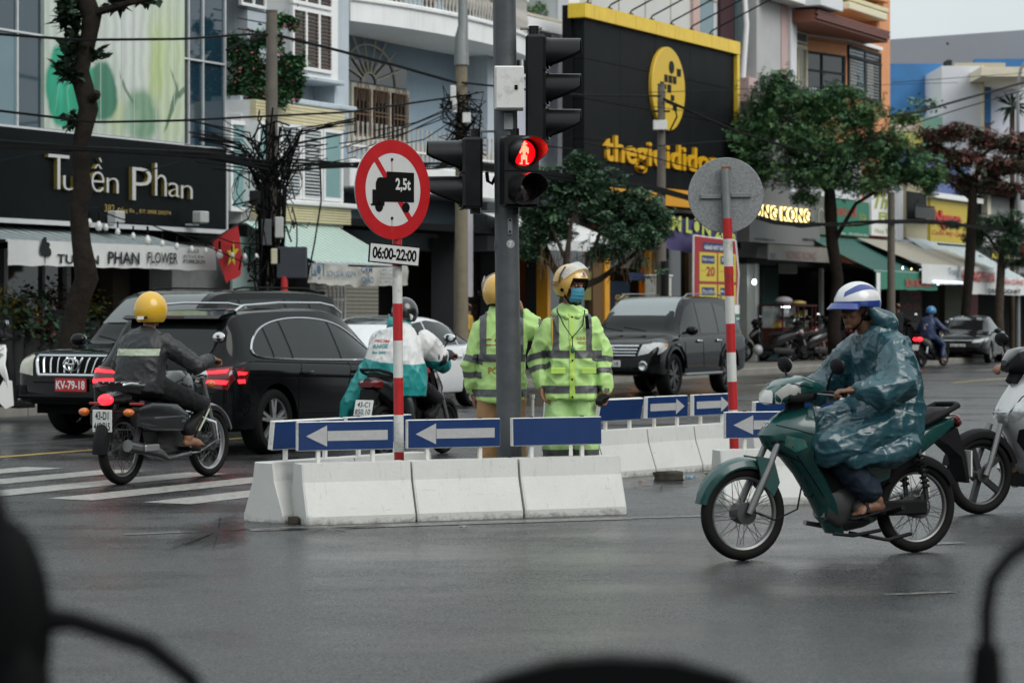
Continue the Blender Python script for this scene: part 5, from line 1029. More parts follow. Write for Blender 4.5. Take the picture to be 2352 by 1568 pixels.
ng.box('black_board',u(3700),u(3990),V-.5,V-.3,z(3850,1062),z(3850,985),m_blk);ng.text('Khuyến',u(3912),u(3984),z(3950,1045),z(3950,998),V-.52,m_ylp,bold=.04,shear=.2);ng.text('Khuyến Mãi',u(3780),u(3850),z(3815,1026),z(3815,1014),V-.52,m_ylp);ng.box('brown_wall',u(3862),u(3915),V-.1,V+.3,z(3890,985),z(3890,780),m_int);ng.box('pale_strip',u(3918),u(3932),V-.3,V,z(3925,860),z(3925,770),M('cream_render',0));ng.box('grey_wall',u(3932),u(4200),V,V+.4,3.0,z(4000,700),m_gw2);ng.box('dark_verandah',u(3820),u(4080),V-.8,V,z(3950,782),z(3950,760),m_int)
ng.box('red_sign',u(4062),u(4200),V-.4,V,z(4080,1052),z(4080,972),M('bright_red_sign',(.4,.015,.02),.5));ng.text('7',u(4078),u(4090),z(4085,1015),z(4085,985),V-.42,m_gwhite,bold=.05);ng.box('red_wall',u(3915),u(4015),V+1,V+1.2,.15,2.9,M('red_mural',(.16,.015,.02),.7,var=.5,vs=2));ng.box('olive_wall',u(3845),u(3912),V+.6,V+.8,.15,2.9,M('olive_plaster',(.09,.1,.055),.7,var=.3))
awning('far_green_awning','dull green awning low behind the black sign at the right',u(3780),u(4020),V,z(3900,1082),24.8,ZS(3900,1148,24.8),[M('dull_green_cloth',(.05,.12,.1),.7,var=.15)],.12,M('dull_green_cloth',0),stripes=8)
rd=Bld('red_board','leaning grey board with faded red letters under the hanging bulbs','board',u(3600),26.3);rd.box('board',US(3600,26.3),US(3688,26.3),26.3,26.36,.4,ZS(3645,1155,26.3),M('dull_board',(.06,.055,.055),.6,var=.3));rd.text('GIA',US(3640,26.3),US(3680,26.3),ZS(3645,1195,26.3),ZS(3645,1165,26.3),26.29,M('faded_red_print',0));rd.text('XÔI GÀ',US(3610,26.3),US(3680,26.3),ZS(3645,1240,26.3),ZS(3645,1210,26.3),26.29,M('faded_red_print',0))
# unseen near side of the avenue, put in to shade the street and darken reflections
R=random.Random(77);k=0
for (U0,U1,V_,h_) in ((-64,-48,-20,11),(-47.5,-34,-20,14),(-33.5,-22,-20,10),(-21.5,-11,-20,12.5),(12,24,-17,13),(24.5,35,-17,10),(35.5,48,-17,14.5),(48.5,60,-17,11),(60.5,76,-17,13)):
    nb=Bld('unseen_house','%s house behind the viewer, number %s from the crossing' % (('grey','cream','white')[k % 3],('nine','eight','seven','six','one','two','three','four','five')[k]),'house',U0,V_-9);nb.box('wall',U0,U1,V_-9,V_,0,h_,(m_intw,M('cream_wall_dull',(.3,.27,.18),.7,var=.15),m_intw)[k % 3])  # most walls kept dark to dim reflections in cars and signs
    for fl_ in range(1,int(h_/3.3)+1):
        for w_ in range(3): a_=U0+(U1-U0)*(w_+.2)/3;nb.box('window',a_,a_+(U1-U0)*.2,V_,V_+.05,fl_*3.3+.7-2.2,fl_*3.3-.4,m_glassd)
    k+=1
# == trees and plants
m_bark=M('dark_bark',(.022,.018,.015),.9,var=.5,vs=9,bump=1.,bs=25,streak=.4);m_bark2=M('grey_brown_bark',(.075,.06,.045),.9,var=.4,vs=8,bump=1.,bs=25)
def leafmats(nm,cols): return [M('%s_leaf_%d' % (nm,i),c,.55,var=.35,vs=3.,spec=.25) for i,c in enumerate(cols)]
def crown_points(blobs,Y,n,R,hole=.12,depth=1.0,seedv=0.):
    """points through the crown's volume with gaps between clumps; blobs in photo pixels at distance Y"""
    px=Y/F;out=[];tot=sum(b[2]*b[3] for b in blobs)
    for (cx,cy,rx,ry) in blobs:
        c=at(cx,cy,Y);k=int(n*rx*ry/tot);got=0;tries=0
        dz=Vector((0,R.uniform(-.35,.35)*rx*px*depth,0))
        while got<k and tries<k*8:
            tries+=1
            d=Vector((R.gauss(0,1),R.gauss(0,1),R.gauss(0,1))).normalized()*(R.random()**.45 if R.random()<.6 else abs(R.gauss(.75,.32)))
            p=c+dz+Vector((d.x*rx*px,d.y*rx*px*depth,d.z*ry*px))
            if noise.noise(p*1.3+Vector((seedv,3,7)))+.55*noise.noise(p*3.1)<-hole+.1: continue
            out.append(p);got+=1
    return out
def tree(name,label,base,trunk,limbs,blobs,Y,n,size,mats,bark,seed,hole=.1,narrow=.3,droop=0.,cat='tree',depth=1.,group='street trees'):
    R=random.Random(seed);t=thing(name,label,cat,base,0,group);o=Vector(base)
    if trunk:
        m=MB();P=[at(x,y,Y)-o for x,y,w in trunk];P[0].z=min(P[0].z,0.0) if P[0].z<.6 else P[0].z
        m.tube(P,[w*Y/F/2 for x,y,w in trunk],12)
        me=m.mesh('trunk');put('trunk',me,bark,t);me.polygons.foreach_set('use_smooth',[True]*len(me.polygons))
        for v in me.vertices: v.co+=Vector((noise.noise(v.co*5),noise.noise(v.co*5+Vector((9,0,0))),0))*.03
        for L in limbs:
            P=[at(x,y,Y)-o+Vector((0,dy,0)) for x,y,w,dy in L];MB().tube(P,[w*Y/F/2 for x,y,w,dy in L],7).build('limb',bark,t)
    pts=crown_points(blobs,Y,n,R,hole,depth,seed)
    for i,mt in enumerate(mats):
        sub=[p-o for k,p in enumerate(pts) if (int((noise.noise(p*.9)+1)*2.2*len(mats))+(k % 3==0)) % len(mats)==i]
        if not sub: continue
        v,f=leaf_sprays(sub[::4],size*1.02,seed*10+i,7,droop) if trunk and n>3000 else scatter_leaves(sub,size,.45,.4,seed*10+i,droop)
        if narrow != .3:
            pass
        c=MB().add(v,f).build('foliage',mt,t,fixn=False)
    return t
gm=leafmats('bright',((.085,.19,.08),(.06,.145,.065),(.042,.105,.055),(.13,.24,.09)))
dm=leafmats('dusk',((.075,.14,.08),(.05,.10,.06),(.10,.18,.10)))
rm=leafmats('russet',((.14,.075,.065),(.08,.075,.05),(.2,.075,.065),(.07,.09,.055)))
Yb=ray_t(1920,24.0)
tree('big_tree','large leafy green street tree in front of the orange house',(at(1920,800,Yb).x,Yb,.15),[(1922,835,40),(1915,760,30),(1925,640,26),(1912,560,27),(1908,480,30),(1905,430,26)],[[(1906,440,20,0),(1860,390,15,.4),(1800,320,9,.8),(1770,240,5,.6)],[(1906,440,18,0),(1940,370,13,-.4),(1990,320,8,-.8),(2060,330,4,-1)],[(1905,435,15,0),(1900,350,11,.1),(1890,260,6,.5)],[(1912,560,12,0),(1960,470,8,-.5),(2060,410,5,-.6)],[(1860,390,10,.4),(1740,370,6,-.3),(1680,340,3,0)]],
     [(1770,225,62,62),(1745,290,70,55),(1860,250,70,60),(1930,240,65,55),(1990,285,62,55),(1690,340,70,45),(2120,395,60,45),(1660,360,40,30),(1820,330,90,60),(1920,335,90,60),(2020,350,80,55),(2090,385,62,45),(1760,395,85,38),(1880,410,80,38),(1990,415,80,36),(2120,420,40,28),(1700,375,50,28),(1800,190,40,32),(1850,455,35,20),(1960,200,22,22)],Yb,78000,.088,gm,m_bark,21,.3,droop=.25)
Ym=ray_t(1300,24.0)
tree('small_tree','small dark tree with many bare stems behind the facing officer',(at(1300,800,Ym).x,Ym,.15),[(1298,870,40),(1300,760,34),(1300,690,34),(1310,655,34)],[[(1305,665,24,0),(1270,610,16,.3),(1245,540,10,.5),(1240,470,5,.5)],[(1305,665,22,0),(1300,600,15,-.2),(1310,520,9,-.4),(1330,440,4,-.3)],[(1312,660,20,0),(1350,620,14,-.3),(1375,540,9,-.2),(1420,480,4,.2)],[(1312,668,22,0),(1380,640,15,.4),(1450,590,9,.3),(1500,540,4,.2)],[(1270,610,12,.3),(1220,580,7,.1),(1205,540,3,0)],[(1300,600,10,-.2),(1265,520,6,-.3),(1280,430,3,-.1)]],
     [(1262,425,58,50),(1330,420,60,45),(1395,440,60,45),(1450,470,60,45),(1500,510,45,50),(1370,500,80,42),(1290,500,60,42),(1240,530,45,35),(1430,545,70,35),(1510,570,34,45),(1470,600,40,25),(1330,375,40,22),(1225,575,30,18),(1230,470,40,40),(1395,580,45,18)],Ym,30000,.11,dm,m_bark2,33,.06,droop=.1)
# hanging brown strands of the small tree
R=random.Random(5);st_=MB()
for k in range(70):
    p=at(R.uniform(1240,1510),R.uniform(560,600),Ym)+Vector((0,R.uniform(-.5,.5),0));l=R.uniform(.2,.6);st_.tube([p,p+Vector((R.gauss(0,.03),0,-l*.5)),p+Vector((R.gauss(0,.05),0,-l))],.008,3)
o=st_.build('hanging_roots',M('dry_strand',(.13,.08,.04),.9));o['kind']='stuff';tag(o,'thin brown strands hanging below the small tree crown')
Yl=ray_t(185,24.0)
tree('bare_trunk_tree','dark knotted tree trunk in front of the flower shop',(at(175,900,Yl).x,Yl,.15),[(155,930,70),(160,800,55),(178,690,52),(198,640,56),(186,560,44),(178,470,43),(190,440,47),(186,400,40),(184,330,40),(203,250,48),(192,200,45),(182,160,42),(205,80,42),(210,40,50),(196,0,46),(185,-60,40)],[[(205,45,26,0),(232,28,20,-.1),(300,14,15,-.3),(360,6,9,-.5),(400,-4,6,-.6)],[(212,230,20,-.1),(226,219,24,-.2),(228,214,18,-.22)]],
     [(160,40,26,34),(170,115,24,30),(165,170,22,24),(150,155,14,18),(220,130,14,12),(168,275,14,16),(330,-6,60,12),(270,8,20,10),(150,10,20,18)],Yl,900,.19,leafmats('vine',((.03,.06,.035),(.02,.035,.022))),m_bark,8,.6)
Yr=ray_t(2235,24.0)
tree('russet_tree','russet and green leaved tree in front of the white hall',(at(2235,800,Yr).x,Yr,.15),[(2222,830,26),(2218,720,22),(2228,600,24),(2232,500,22),(2235,430,20)],[[(2235,430,14,0),(2200,380,9,.4),(2150,330,5,.6)],[(2235,430,14,0),(2250,360,9,-.3),(2300,320,5,-.6)],[(2240,400,10,0),(2290,390,6,.4),(2345,370,4,.3)],[(2232,460,8,0),(2180,420,5,-.2),(2135,400,3,0)]],
     [(2150,308,45,20),(2210,302,50,20),(2270,318,45,22),(2330,330,45,25),(2140,350,40,18),(2200,362,60,22),(2290,385,60,24),(2345,390,40,28),(2160,400,40,18),(2240,412,60,20),(2320,425,50,20)],Yr,14000,.15,rm,m_bark,44,.12)
Yf=ray_t(2300,23.9)
tree('feathery_tree','feathery dark green young tree near the right edge',(at(2300,800,Yf).x,Yf,.15),[(2298,830,26),(2295,720,22),(2300,600,20),(2310,540,14)],[[(2302,590,10,0),(2270,540,6,.2),(2230,520,3,.2)],[(2305,560,9,0),(2330,510,5,0),(2352,500,3,0)]],[(2260,520,45,22),(2310,505,50,25),(2350,530,40,30),(2240,548,35,14),(2290,560,60,25),(2180,515,30,10),(2330,590,40,20)],Yf,12000,.10,dm,m_bark2,55,.05)
# palm in front of the hall
pt=thing('palm','spiky dark palm crown in front of the white hall wall','palm',(at(2325,0,97).x,97,0));c=at(2325,245,97)-Vector(pt.location);MB().tube([(c.x,0,0),(c.x,0,c.z)],.1,8).build('stem',m_bark2,pt);R=random.Random(3)
for k in range(34):
    a=R.uniform(0,2*pi);e=R.uniform(-.7,1.2);d=Vector((cos(a)*cos(e),sin(a)*cos(e),sin(e)));L=R.uniform(.6,.95);sd=d.cross(Vector((0,0,1))).normalized()*.07;mid=c+d*L*.5;tip=c+d*L-Vector((0,0,.15))
    MB().add([c,mid+sd,tip,mid-sd],[(0,1,2),(0,2,3)]).build('frond',M('palm_leaf',(.025,.05,.03),.5,var=.2),pt,fixn=False)
# bougainvillea on the balcony
Yv=ray_t(600,27.0)
tree('bougainvillea','bushy bougainvillea with pink flowers spilling over the balcony',(at(600,260,Yv).x,Yv,at(600,262,Yv).z),None,[],[(560,150,38,60),(560,215,42,40),(600,120,30,50),(655,60,30,35),(665,130,34,45),(672,190,32,45),(655,225,35,25),(610,200,40,45),(535,110,16,35),(690,215,14,24),(640,170,30,40),(585,260,25,12)],Yv,14000,.10,gm[:3],None,61,.4,cat='shrub',depth=.5,group=None)
bg=[o for o in bpy.data.objects if o.name=='bougainvillea'][0];MB().tube([(0,0,-.1),(-.1,.1,.5),(-.2,.1,1.2)],.03,6).build('stem',m_bark2,bg);R=random.Random(9)
pts=[at(R.uniform(530,690),R.uniform(60,235),Yv)-Vector(bg.location)+Vector((0,-.35+R.uniform(-.1,.1),0)) for _ in range(130)];v,f=scatter_leaves(pts,.07,seed=4);MB().add(v,f).build('blossoms',M('pink_blossom',(.45,.07,.14),.5,var=.3,vs=9),bg,fixn=False)
# terrace plants and sparse sapling on the roofs
for (cx,cy,rx,ry,V_,lab,nm) in ((2150,45,55,25,28.6,'green terrace shrub above the vehicle signal','shrub'),(3620,475,60,20,24,'grassy roof planting in front of the blue wall','roof_shrub'),(3700,420,60,30,24,'sparse sapling in front of the blue hall wall','sapling')):
    Y_=ray_t(cx*S,V_) if nm=='shrub' else 93.;R=random.Random(cx);t=thing(nm,lab,'shrub',at(cx*S,(cy+ry)*S,Y_));n_l=500 if nm != 'sapling' else 130
    pts=[Vector((R.gauss(0,rx*S*Y_/F*.5),R.gauss(0,.3),abs(R.gauss(ry*S*Y_/F,ry*S*Y_/F*.5)))) for _ in range(n_l)];v,f=scatter_leaves(pts,.2 if nm != 'shrub' else .14,seed=cx);MB().add(v,f).build('leaves',gm[3] if nm != 'sapling' else dm[2],t,fixn=False);MB().tube([(0,0,0),(.05,0,ry*S*Y_/F)],.02,5).build('stem',m_bark2,t)
# flower stands of the flower shop
for k,(cx,cy,c,lab) in enumerate(((60,1262,(.45,.33,.03),'yellow flower bunch at the left flower stand'),(15,1205,(.42,.34,.03),'yellow flowers at the very left edge of the shop'),(125,1288,(.32,.05,.03),'red flower bunch beside the yellow one'),(215,1180,(.12,.02,.02),'dark red wreath of flowers by the trunk'),(365,1225,(.42,.34,.03),'yellow flower bunch right of the tree trunk'),(165,1310,(.25,.04,.03),'low red flower bunch at the shop step'),(270,1290,(.2,.03,.04),'crimson flower bunch behind the trunk foot'),(105,1195,(.1,.05,.05),'round dark flower wreath on a stand'))):
    Vf_=26.6;t=thing('flower_bunch',lab,'flowers',uv(US(cx,Vf_),Vf_,.15),PHI,'flower shop display');R=random.Random(k+70);zc=ZS(cx,cy,Vf_)-.15
    MB().lathe([(.0,0),(.12,0),(.16,max(.2,zc-.25)),(.13,max(.2,zc-.25)),(0,.1)],10).build('bucket',m_intw,t)
    pts=[(R.gauss(0,.2),R.gauss(0,.16),zc+R.gauss(0,.14)) for _ in range(140)];v,f=scatter_leaves(pts,.09,seed=k);MB().add(v,f).build('blooms',M('bloom_%d' % k,tuple(q*.45 for q in c),.6,var=.3,vs=8),t,fixn=False)['kind']='stuff'
    pts=[(R.gauss(0,.22),R.gauss(0,.18),zc-.12+R.gauss(0,.15)) for _ in range(110)];v,f=scatter_leaves(pts,.13,seed=k+9);MB().add(v,f).build('stalks',dm[1],t,fixn=False)['kind']='stuff'
# unseen trees along the near kerb, set there for dark reflections
Rn=random.Random(8);near0=None
for k in range(11):
    lab='%s street tree on the near kerb behind the viewer' % ('first','second','third','fourth','fifth','sixth','seventh','eighth','ninth','tenth','eleventh')[k];p=uv((-34,-26,-18,14,21,28,35,43,51,60,70)[k],-10-(k % 3)*.8)
    if near0 is None:
        near0=thing('unseen_kerb_tree',lab,'tree',p,0,'street trees');MB().tube([(0,0,0),(.1,0,1.6),(0,.1,3.4)],[.2,.16,.12],8).build('trunk',m_bark,near0);pts=[]
        for q in range(3600): d=Vector((Rn.gauss(0,1),Rn.gauss(0,1),Rn.gauss(0,1))).normalized()*Rn.random()**.4;pts.append((d.x*2.9,d.y*2.9,5+d.z*2.3))
        pts=[q for q in pts if noise.noise(Vector(q)*.8)>-.25];v,f=scatter_leaves(pts,.5,seed=5);MB().add(v,f).build('foliage',gm[2],near0,fixn=False)
    else: dup(near0,p,k*1.1,lab,scale=.9+.05*(k % 5))
# == poles
m_cpole=M('stained_concrete_pole',(.13,.115,.095),.85,var=.3,vs=6,streak=.5,bump=.3,bs=40);m_bpole=M('buff_concrete_pole',(.19,.16,.11),.85,var=.25,vs=6,streak=.4)
PV=23.75
def ppt(px,py,V_=PV):
    Y_=ray_t(px,V_);return at(px,py,Y_)
def upole(px,ytop,w0,w1,mat,label,dark=False):
    Y_=ray_t(px,PV);t=thing('utility_pole',label,'utility pole',(at(px,0,Y_).x,Y_,.15),0,'utility poles along the far kerb');zt=at(px,ytop,Y_).z-.15
    MB().tube([(0,0,0),(0,0,zt)],[w0*Y_/F/2,w1*Y_/F/2],14).build('shaft',mat,t);MB().tube([(0,0,zt),(0,0,zt+.03)],[w1*Y_/F/2+.01]*2,14).build('cap',m_cpole,t)
    return t,Y_
p1_,Y1=upole(624,28,36,25,m_cpole,'old concrete utility pole wrapped in tangled cables left of the no-trucks sign')
p2_,Y2=upole(1060,145,33,27,m_bpole,'buff concrete utility pole with steel upper section left of the traffic light')
p3_,Y3=upole(1519,196,26,17,m_cpole,'concrete utility pole in front of the phone shop emblem')
p4_,Y4=upole(2047,445,20,16,m_cpole,'far concrete utility pole right of the big tree trunk')
def pz_(px,py,Y_): return at(px,py,Y_).z-.15
MB().tube([(0,0,pz_(1060,150,Y2)),(.0,0,pz_(1060,85,Y2)),(.03,0,pz_(1060,60,Y2)),(.02,0,pz_(1060,-60,Y2))],[.15,.13,.1,.09],12).build('steel_top',m_galv,p2_)
for (x0,x1,y0,y1,m_) in ((1035,1048,200,235,m_grey),(1063,1082,262,285,m_grey),(1040,1050,232,262,m_grey)): MB().box((x0-1060)*Y2/F,(x1-1060)*Y2/F,-.35,-.16,pz_(0,y1,Y2),pz_(0,y0,Y2),.01).build('junction_box',m_,p2_)
MB().box(-.2,.12,-.25,-.1,pz_(0,300,Y3),pz_(0,278,Y3),.01).build('junction_box',m_grey,p3_);MB().box(-.25,.2,-.06,.06,pz_(0,258,Y3),pz_(0,254,Y3)).build('cross_arm',m_dark,p3_);MB().tube([(.1,-.1,pz_(0,235,Y3)),(.3,-.2,pz_(0,245,Y3)),(.35,-.2,pz_(0,270,Y3)),(.2,-.1,pz_(0,300,Y3))],.02,6).build('cable_loop',m_black,p3_)
MB().tube([(.08,-.16,0),(.08,-.16,pz_(0,600,Y3))],.09,8).build('dark_conduit',m_dark,p3_)
for (x0,x1,y0,y1,m_) in ((627,650,572,608,M('beige_meter_box',(.5,.46,.33),.5)),(636,654,500,548,M('dull_white',0)),(578,602,440,472,m_dark),(605,628,505,565,M('dark_grey_column',0)),(640,708,568,640,M('slate_box',(.05,.055,.065),.6))): MB().box((x0-624)*Y1/F,(x1-624)*Y1/F,-.4,-.18,pz_(0,y1,Y1),pz_(0,y0,Y1),.015).build('junction_box',m_,p1_)
MB().tube([(.25,-.35,0),(.25,-.35,pz_(0,635,Y1))],.06,8).build('striped_post',m_pred,p1_)
R=random.Random(17);tg=MB()
for k in range(120):
    r0=R.uniform(.12,.34);a=R.uniform(0,2*pi);z0=R.uniform(1.6,5.);P=[]
    for j in range(7):
        a+=R.gauss(0,.5);r0=max(.1,r0+R.gauss(0,.07));z0+=R.uniform(-.42,.2);z0=max(.6,min(5.0,z0));P.append((r0*cos(a),r0*sin(a)*.8-.05,z0))
    tg.tube(P,R.choice((.008,.012,.016)),4)
for k in range(46):
    a=R.uniform(0,2*pi);z1=R.uniform(3.9,4.7);sx=R.choice((-1,1));tg.tube([(.15*cos(a),.1*sin(a),1.2+R.random()),(.22*cos(a),.15*sin(a),2.6),(.25*cos(a),.2*sin(a),3.5),(sx*R.uniform(.3,.6),R.uniform(-.3,.1),z1-.15),(sx*R.uniform(.8,1.5),R.uniform(-.4,.2),z1+R.uniform(-.1,.1))],R.choice((.008,.014)),4)
for k in range(10):
    cc=Vector((R.uniform(-.5,.5),-.2,R.uniform(3.4,4.4)));rr_=R.uniform(.12,.3);tg.tube([cc+Vector((rr_*cos(q*.5),.02*q,rr_*sin(q*.5)*1.2)) for q in range(20)],.008,4)
o=tg.build('cable_tangle',m_black,p1_,fixn=False);o['kind']='stuff'
tg=MB()
for k in range(34):
    a=R.uniform(0,2*pi);z0=pz_(0,205,Y2);P=[(.2*cos(a),.2*sin(a),z0-R.uniform(0,.3))]
    for j in range(5): P.append((R.uniform(-.45,.5),R.uniform(-.35,0),z0-.25*(j+1)+R.gauss(0,.12)))
    tg.tube(P,R.choice((.01,.014)),4)
o=tg.build('cable_tangle',m_black,p2_,fixn=False);o['kind']='stuff'
# == overhead cables
m_cable=M('black_cable',(.006,.0063,.0066),.55,var=.1)
def cable(pts,w,label='thin black overhead cable strung between the street poles',V_=PV-.15,sagn=10):
    P=[]
    for (a,b_) in zip(pts,pts[1:]):
        A,B=ppt(a[0],a[1],V_),ppt(b_[0],b_[1],V_)
        for i in range(sagn): t=i/sagn;P.append(A.lerp(B,t))
    P.append(ppt(*pts[-1],V_));Q=[P[0]]
    for i in range(1,len(P)-1): Q.append((P[i-1]+P[i]*2+P[i+1])/4)
    Q.append(P[-1]);o=MB();c0=Q[0].copy();o.tube([q-c0 for q in Q],w,5);o=o.build('overhead_cable',m_cable);o.location=c0;tag(o,label,'cable','overhead cables')
cable([(-40,76),(179,92),(420,90),(574,79),(615,80)],.022,'topmost thick cable crossing the lotus poster');cable([(-40,250),(103,267),(218,281),(420,277),(574,269),(800,258),(1050,222)],.02,'long cable sagging across the lower lotus poster to the buff pole')
cable([(640,82),(760,112),(900,148),(1048,190)],.028,'thick cable sloping from the old pole top to the buff pole');cable([(1062,190),(1200,205),(1340,219),(1516,221)],.022,'cable running from the buff pole across the black sign')
for k,(a,b_) in enumerate((((1048,246),(784,340)),((1048,250),(800,352)),((1050,240),(860,300)),((1048,262),(780,330)),((1050,270),(900,335)))): cable([a,((a[0]+b_[0])/2,(a[1]+b_[1])/2+6+3*k),b_],.012)
cable([(520,115),(560,95),(612,84)],.02);cable([(524,300),(575,320),(620,335)],.012);cable([(1525,228),(1600,262),(1700,305),(1800,335),(1900,360)],.035,'thick cable sloping from the emblem pole into the big tree');cable([(1340,212),(1520,212),(1700,205),(2200,190)],.008);cable([(1340,225),(1500,245),(1620,262)],.008);cable([(1200,330),(1340,345),(1515,335),(1690,322)],.014);cable([(1340,328),(1440,345),(1560,378),(1700,412)],.014);cable([(2040,268),(2110,258),(2200,232),(2352,190)],.04,'thick cable rising to the right past the blue hall wall');cable([(2050,300),(2200,252),(2352,208)],.02);cable([(2050,190),(2352,168)],.01)
cable([(-40,322),(200,340),(480,352),(560,372),(620,380)],.03);cable([(-40,335),(250,345),(500,362),(615,390)],.035);cable([(-40,328),(300,352),(520,360),(620,372)],.025);cable([(-40,378),(60,358),(180,345)],.012);cable([(330,395),(460,360),(620,350)],.012);cable([(600,620),(440,550),(390,530)],.01)
Rd=random.Random(12)
for k in range(7): cable([(628,362+6*k),(690,366+4*k+Rd.uniform(-6,6)),(740,370+3*k+Rd.uniform(-6,6)),(840,374+2*k+Rd.uniform(-5,5)),(930,380+Rd.uniform(-6,8)),(1000,380+Rd.uniform(-6,8)),(1052,372+2*k)],.011+.005*(k % 3),'black cable in the thick bundle behind the no-trucks sign')
Rc=random.Random(31);jj=lambda a=4: Rc.uniform(-a,a)
for k in range(6): cable([(1075,370+3*k),(1300,400+3*k),(1515,430+2*k),(1640,470+jj()),(1720,492+jj()),(1778,508+jj(5)),(1840,516+jj(6)),(1900,519+jj(6)),(1970,513+jj(6)),(2045,505+1.5*k),(2110,509+jj(5)),(2180,514+jj(6)),(2270,522+jj(6)),(2360,530+jj(5))],.016+.008*(k % 3),'black cable in the heavy bundle sagging past the right shops')
cable([(628,340),(640,460),(650,560),(640,620)],.014);cable([(735,372),(738,460),(722,560),(706,640)],.016,'loose cable dangling in front of the striped awning');cable([(596,372),(606,470),(600,600)],.012)
# == street lamp right edge
sl_=thing('street_lamp','thin curved street lamp post near the right edge','street lamp',(at(2338,0,92).x,92,.1));MB().tube([Vector((0,0,0)),Vector((0,0,at(0,330,92).z)),Vector((0,0,at(0,200,92).z)),Vector((.1,0,at(0,165,92).z)),Vector((.35,0,at(0,142,92).z)),Vector((1.2,0,at(0,128,92).z))],[.09,.07,.06,.055,.05,.05],8).build('post',m_galv,sl_);MB().box(1.1,1.7,-.15,.15,at(0,130,92).z-.06,at(0,130,92).z+.06,.03).build('lamp_head',m_galv,sl_)
# == flag and festoon lights
Vf=25.1
def fpt(x,y): Y_=ray_t(x*S,Vf);return at(x*S,y*S,Y_)
zz6=lambda x,y: fpt(x/2.24,600+y/2.24)
A,B,C,D=zz6(1905,825),zz6(2130,665),zz6(2195,1045),zz6(2012,1200)
fl=thing('flag','red flag with a yellow star hanging from the shop front','flag',A)
n=20;vs=[]
for i in range(n+1):
    for j in range(n+1):
        t,s_=i/n,j/n;p=A.lerp(B,t).lerp(D.lerp(C,t),s_);q=sin(t*9+s_*2)*.06*s_;vs.append(p-A+Vector((q*.6,q-.05*s_,-.06*sin(pi*t)*s_)))
m_flag=M('flag_red',(.45,.012,.015),.7,var=.12,vs=2);MB().add(vs,[(i*(n+1)+j,i*(n+1)+j+1,(i+1)*(n+1)+j+1,(i+1)*(n+1)+j) for i in range(n) for j in range(n)],True).build('cloth',m_flag,fl,fixn=False)
c=zz6(2062,935)-A;ux_=(B-A).normalized();uy_=Vector((0,0,1));sp_=[]
for k in range(10): r=(.24,.095)[k % 2];a=pi/2+k*pi/5-.25;sp_.append(c+ux_*(r*cos(a)*.95)+uy_*(r*sin(a))+Vector((.06,-.16,0)))
MB().add(sp_+[c+Vector((.06,-.17,0))],[(k,(k+1) % 10,10) for k in range(10)]).build('star',M('flag_yellow',(.6,.48,.03),.7),fl,fixn=False);MB().tube([B-A+Vector((.15,.3,.1)),B-A,Vector((-.05,0,0))],.014,6).build('staff',m_dark,fl)
fe=thing('festoon_lights','string of unlit white bulbs hanging in front of the flower shop','string lights',zz6(830,610));Pw=[]
bl=[(830,655,0),(912,690,1),(975,700,0),(1080,738,0),(1217,778,0),(1345,815,1),(1475,842,0),(1605,868,0),(1737,893,0),(1862,908,0),(1985,940,1),(2095,950,0),(2208,960,0),(2310,960,0),(2408,952,0)]
m_bulb=M('white_bulb_glass',(.62,.62,.6),.25,var=.03)
for (x,y,big) in bl:
    p=zz6(x,y)-Vector(fe.location)+Vector((0,-.3,0));r=.085 if big else .062;top=p+Vector((0,0,r*2.8));Pw.append(top+Vector((0,0,.06)))
    r *= .72;MB().lathe([(0,-r*1.3),(r*.7,-r*1.05),(r,-r*.3),(r*.9,r*.4),(r*.5,r*1.1),(r*.35,r*1.4)],12,c=tuple(p)).build('bulb',m_bulb,fe);MB().tube([p+Vector((0,0,r*1.35)),top],r*.33,8).build('socket',m_black,fe)
MB().tube([zz6(650,560)-Vector(fe.location)+Vector((0,-.3,0))]+Pw,.012,5).build('wire',m_black,fe)
# food cart on the pavement
Vk=25.9;fc=Bld('food_cart','lit glass food cart parked on the pavement behind the red motorbikes','food cart',US(3132,Vk),Vk);u=lambda x: US(x,Vk);z=lambda y: ZS(3200,y,Vk);m_wood=M('dark_red_wood',(.06,.02,.015),.5)
fc.box('base',u(3132),u(3264),Vk,Vk+.7,.45,z(1310),m_wood,.01);fc.box('shelf_top',u(3130),u(3266),Vk-.03,Vk+.73,z(1225),z(1218),m_wood)
for x in (3132,3192,3216,3248,3262): fc.box('post',u(x),u(x)+.045,Vk-.01,Vk+.03,z(1310),z(1225),m_wood)
fc.box('back_panel',u(3134),u(3262),Vk+.62,Vk+.66,z(1310),z(1225),M('cart_back',(.22,.23,.22),.4,var=.5,vs=6));fc.box('tube_lamp',u(3158),u(3186),Vk+.2,Vk+.24,z(1230),z(1226),M('cool_tube',(.85,.97,1),.3,var=0,emit=9));fc.box('middle_shelf',u(3195),u(3262),Vk+.1,Vk+.6,z(1268),z(1266),M('dull_white',0));R=random.Random(2)
for k in range(16): x=R.uniform(3140,3256);h_=R.uniform(.06,.2);zz_=z(1308) if k % 2 else z(1266);fc.box('jar',u(x),u(x)+R.uniform(.08,.16),Vk+.2,Vk+.4,zz_,zz_+h_,M('jar_%d' % (k % 5),((.35,.35,.33),(.3,.06,.03),(.3,.28,.05),(.1,.2,.12),(.4,.4,.4))[k % 5],.4))
fc.box('green_sign',u(3196),u(3264),Vk-.05,Vk-.03,z(1331),z(1324),m_grn);MB().ell((u(3175)-fc.U,.3,z(1205)),(.35,.25,.14)).build('plastic_bundle',M('pale_plastic',(.35,.32,.33),.4),fc.o);MB().ell((u(3235)-fc.U,.3,z(1212)),(.3,.2,.08)).build('yellow_bundle',M('goods_2',0),fc.o)
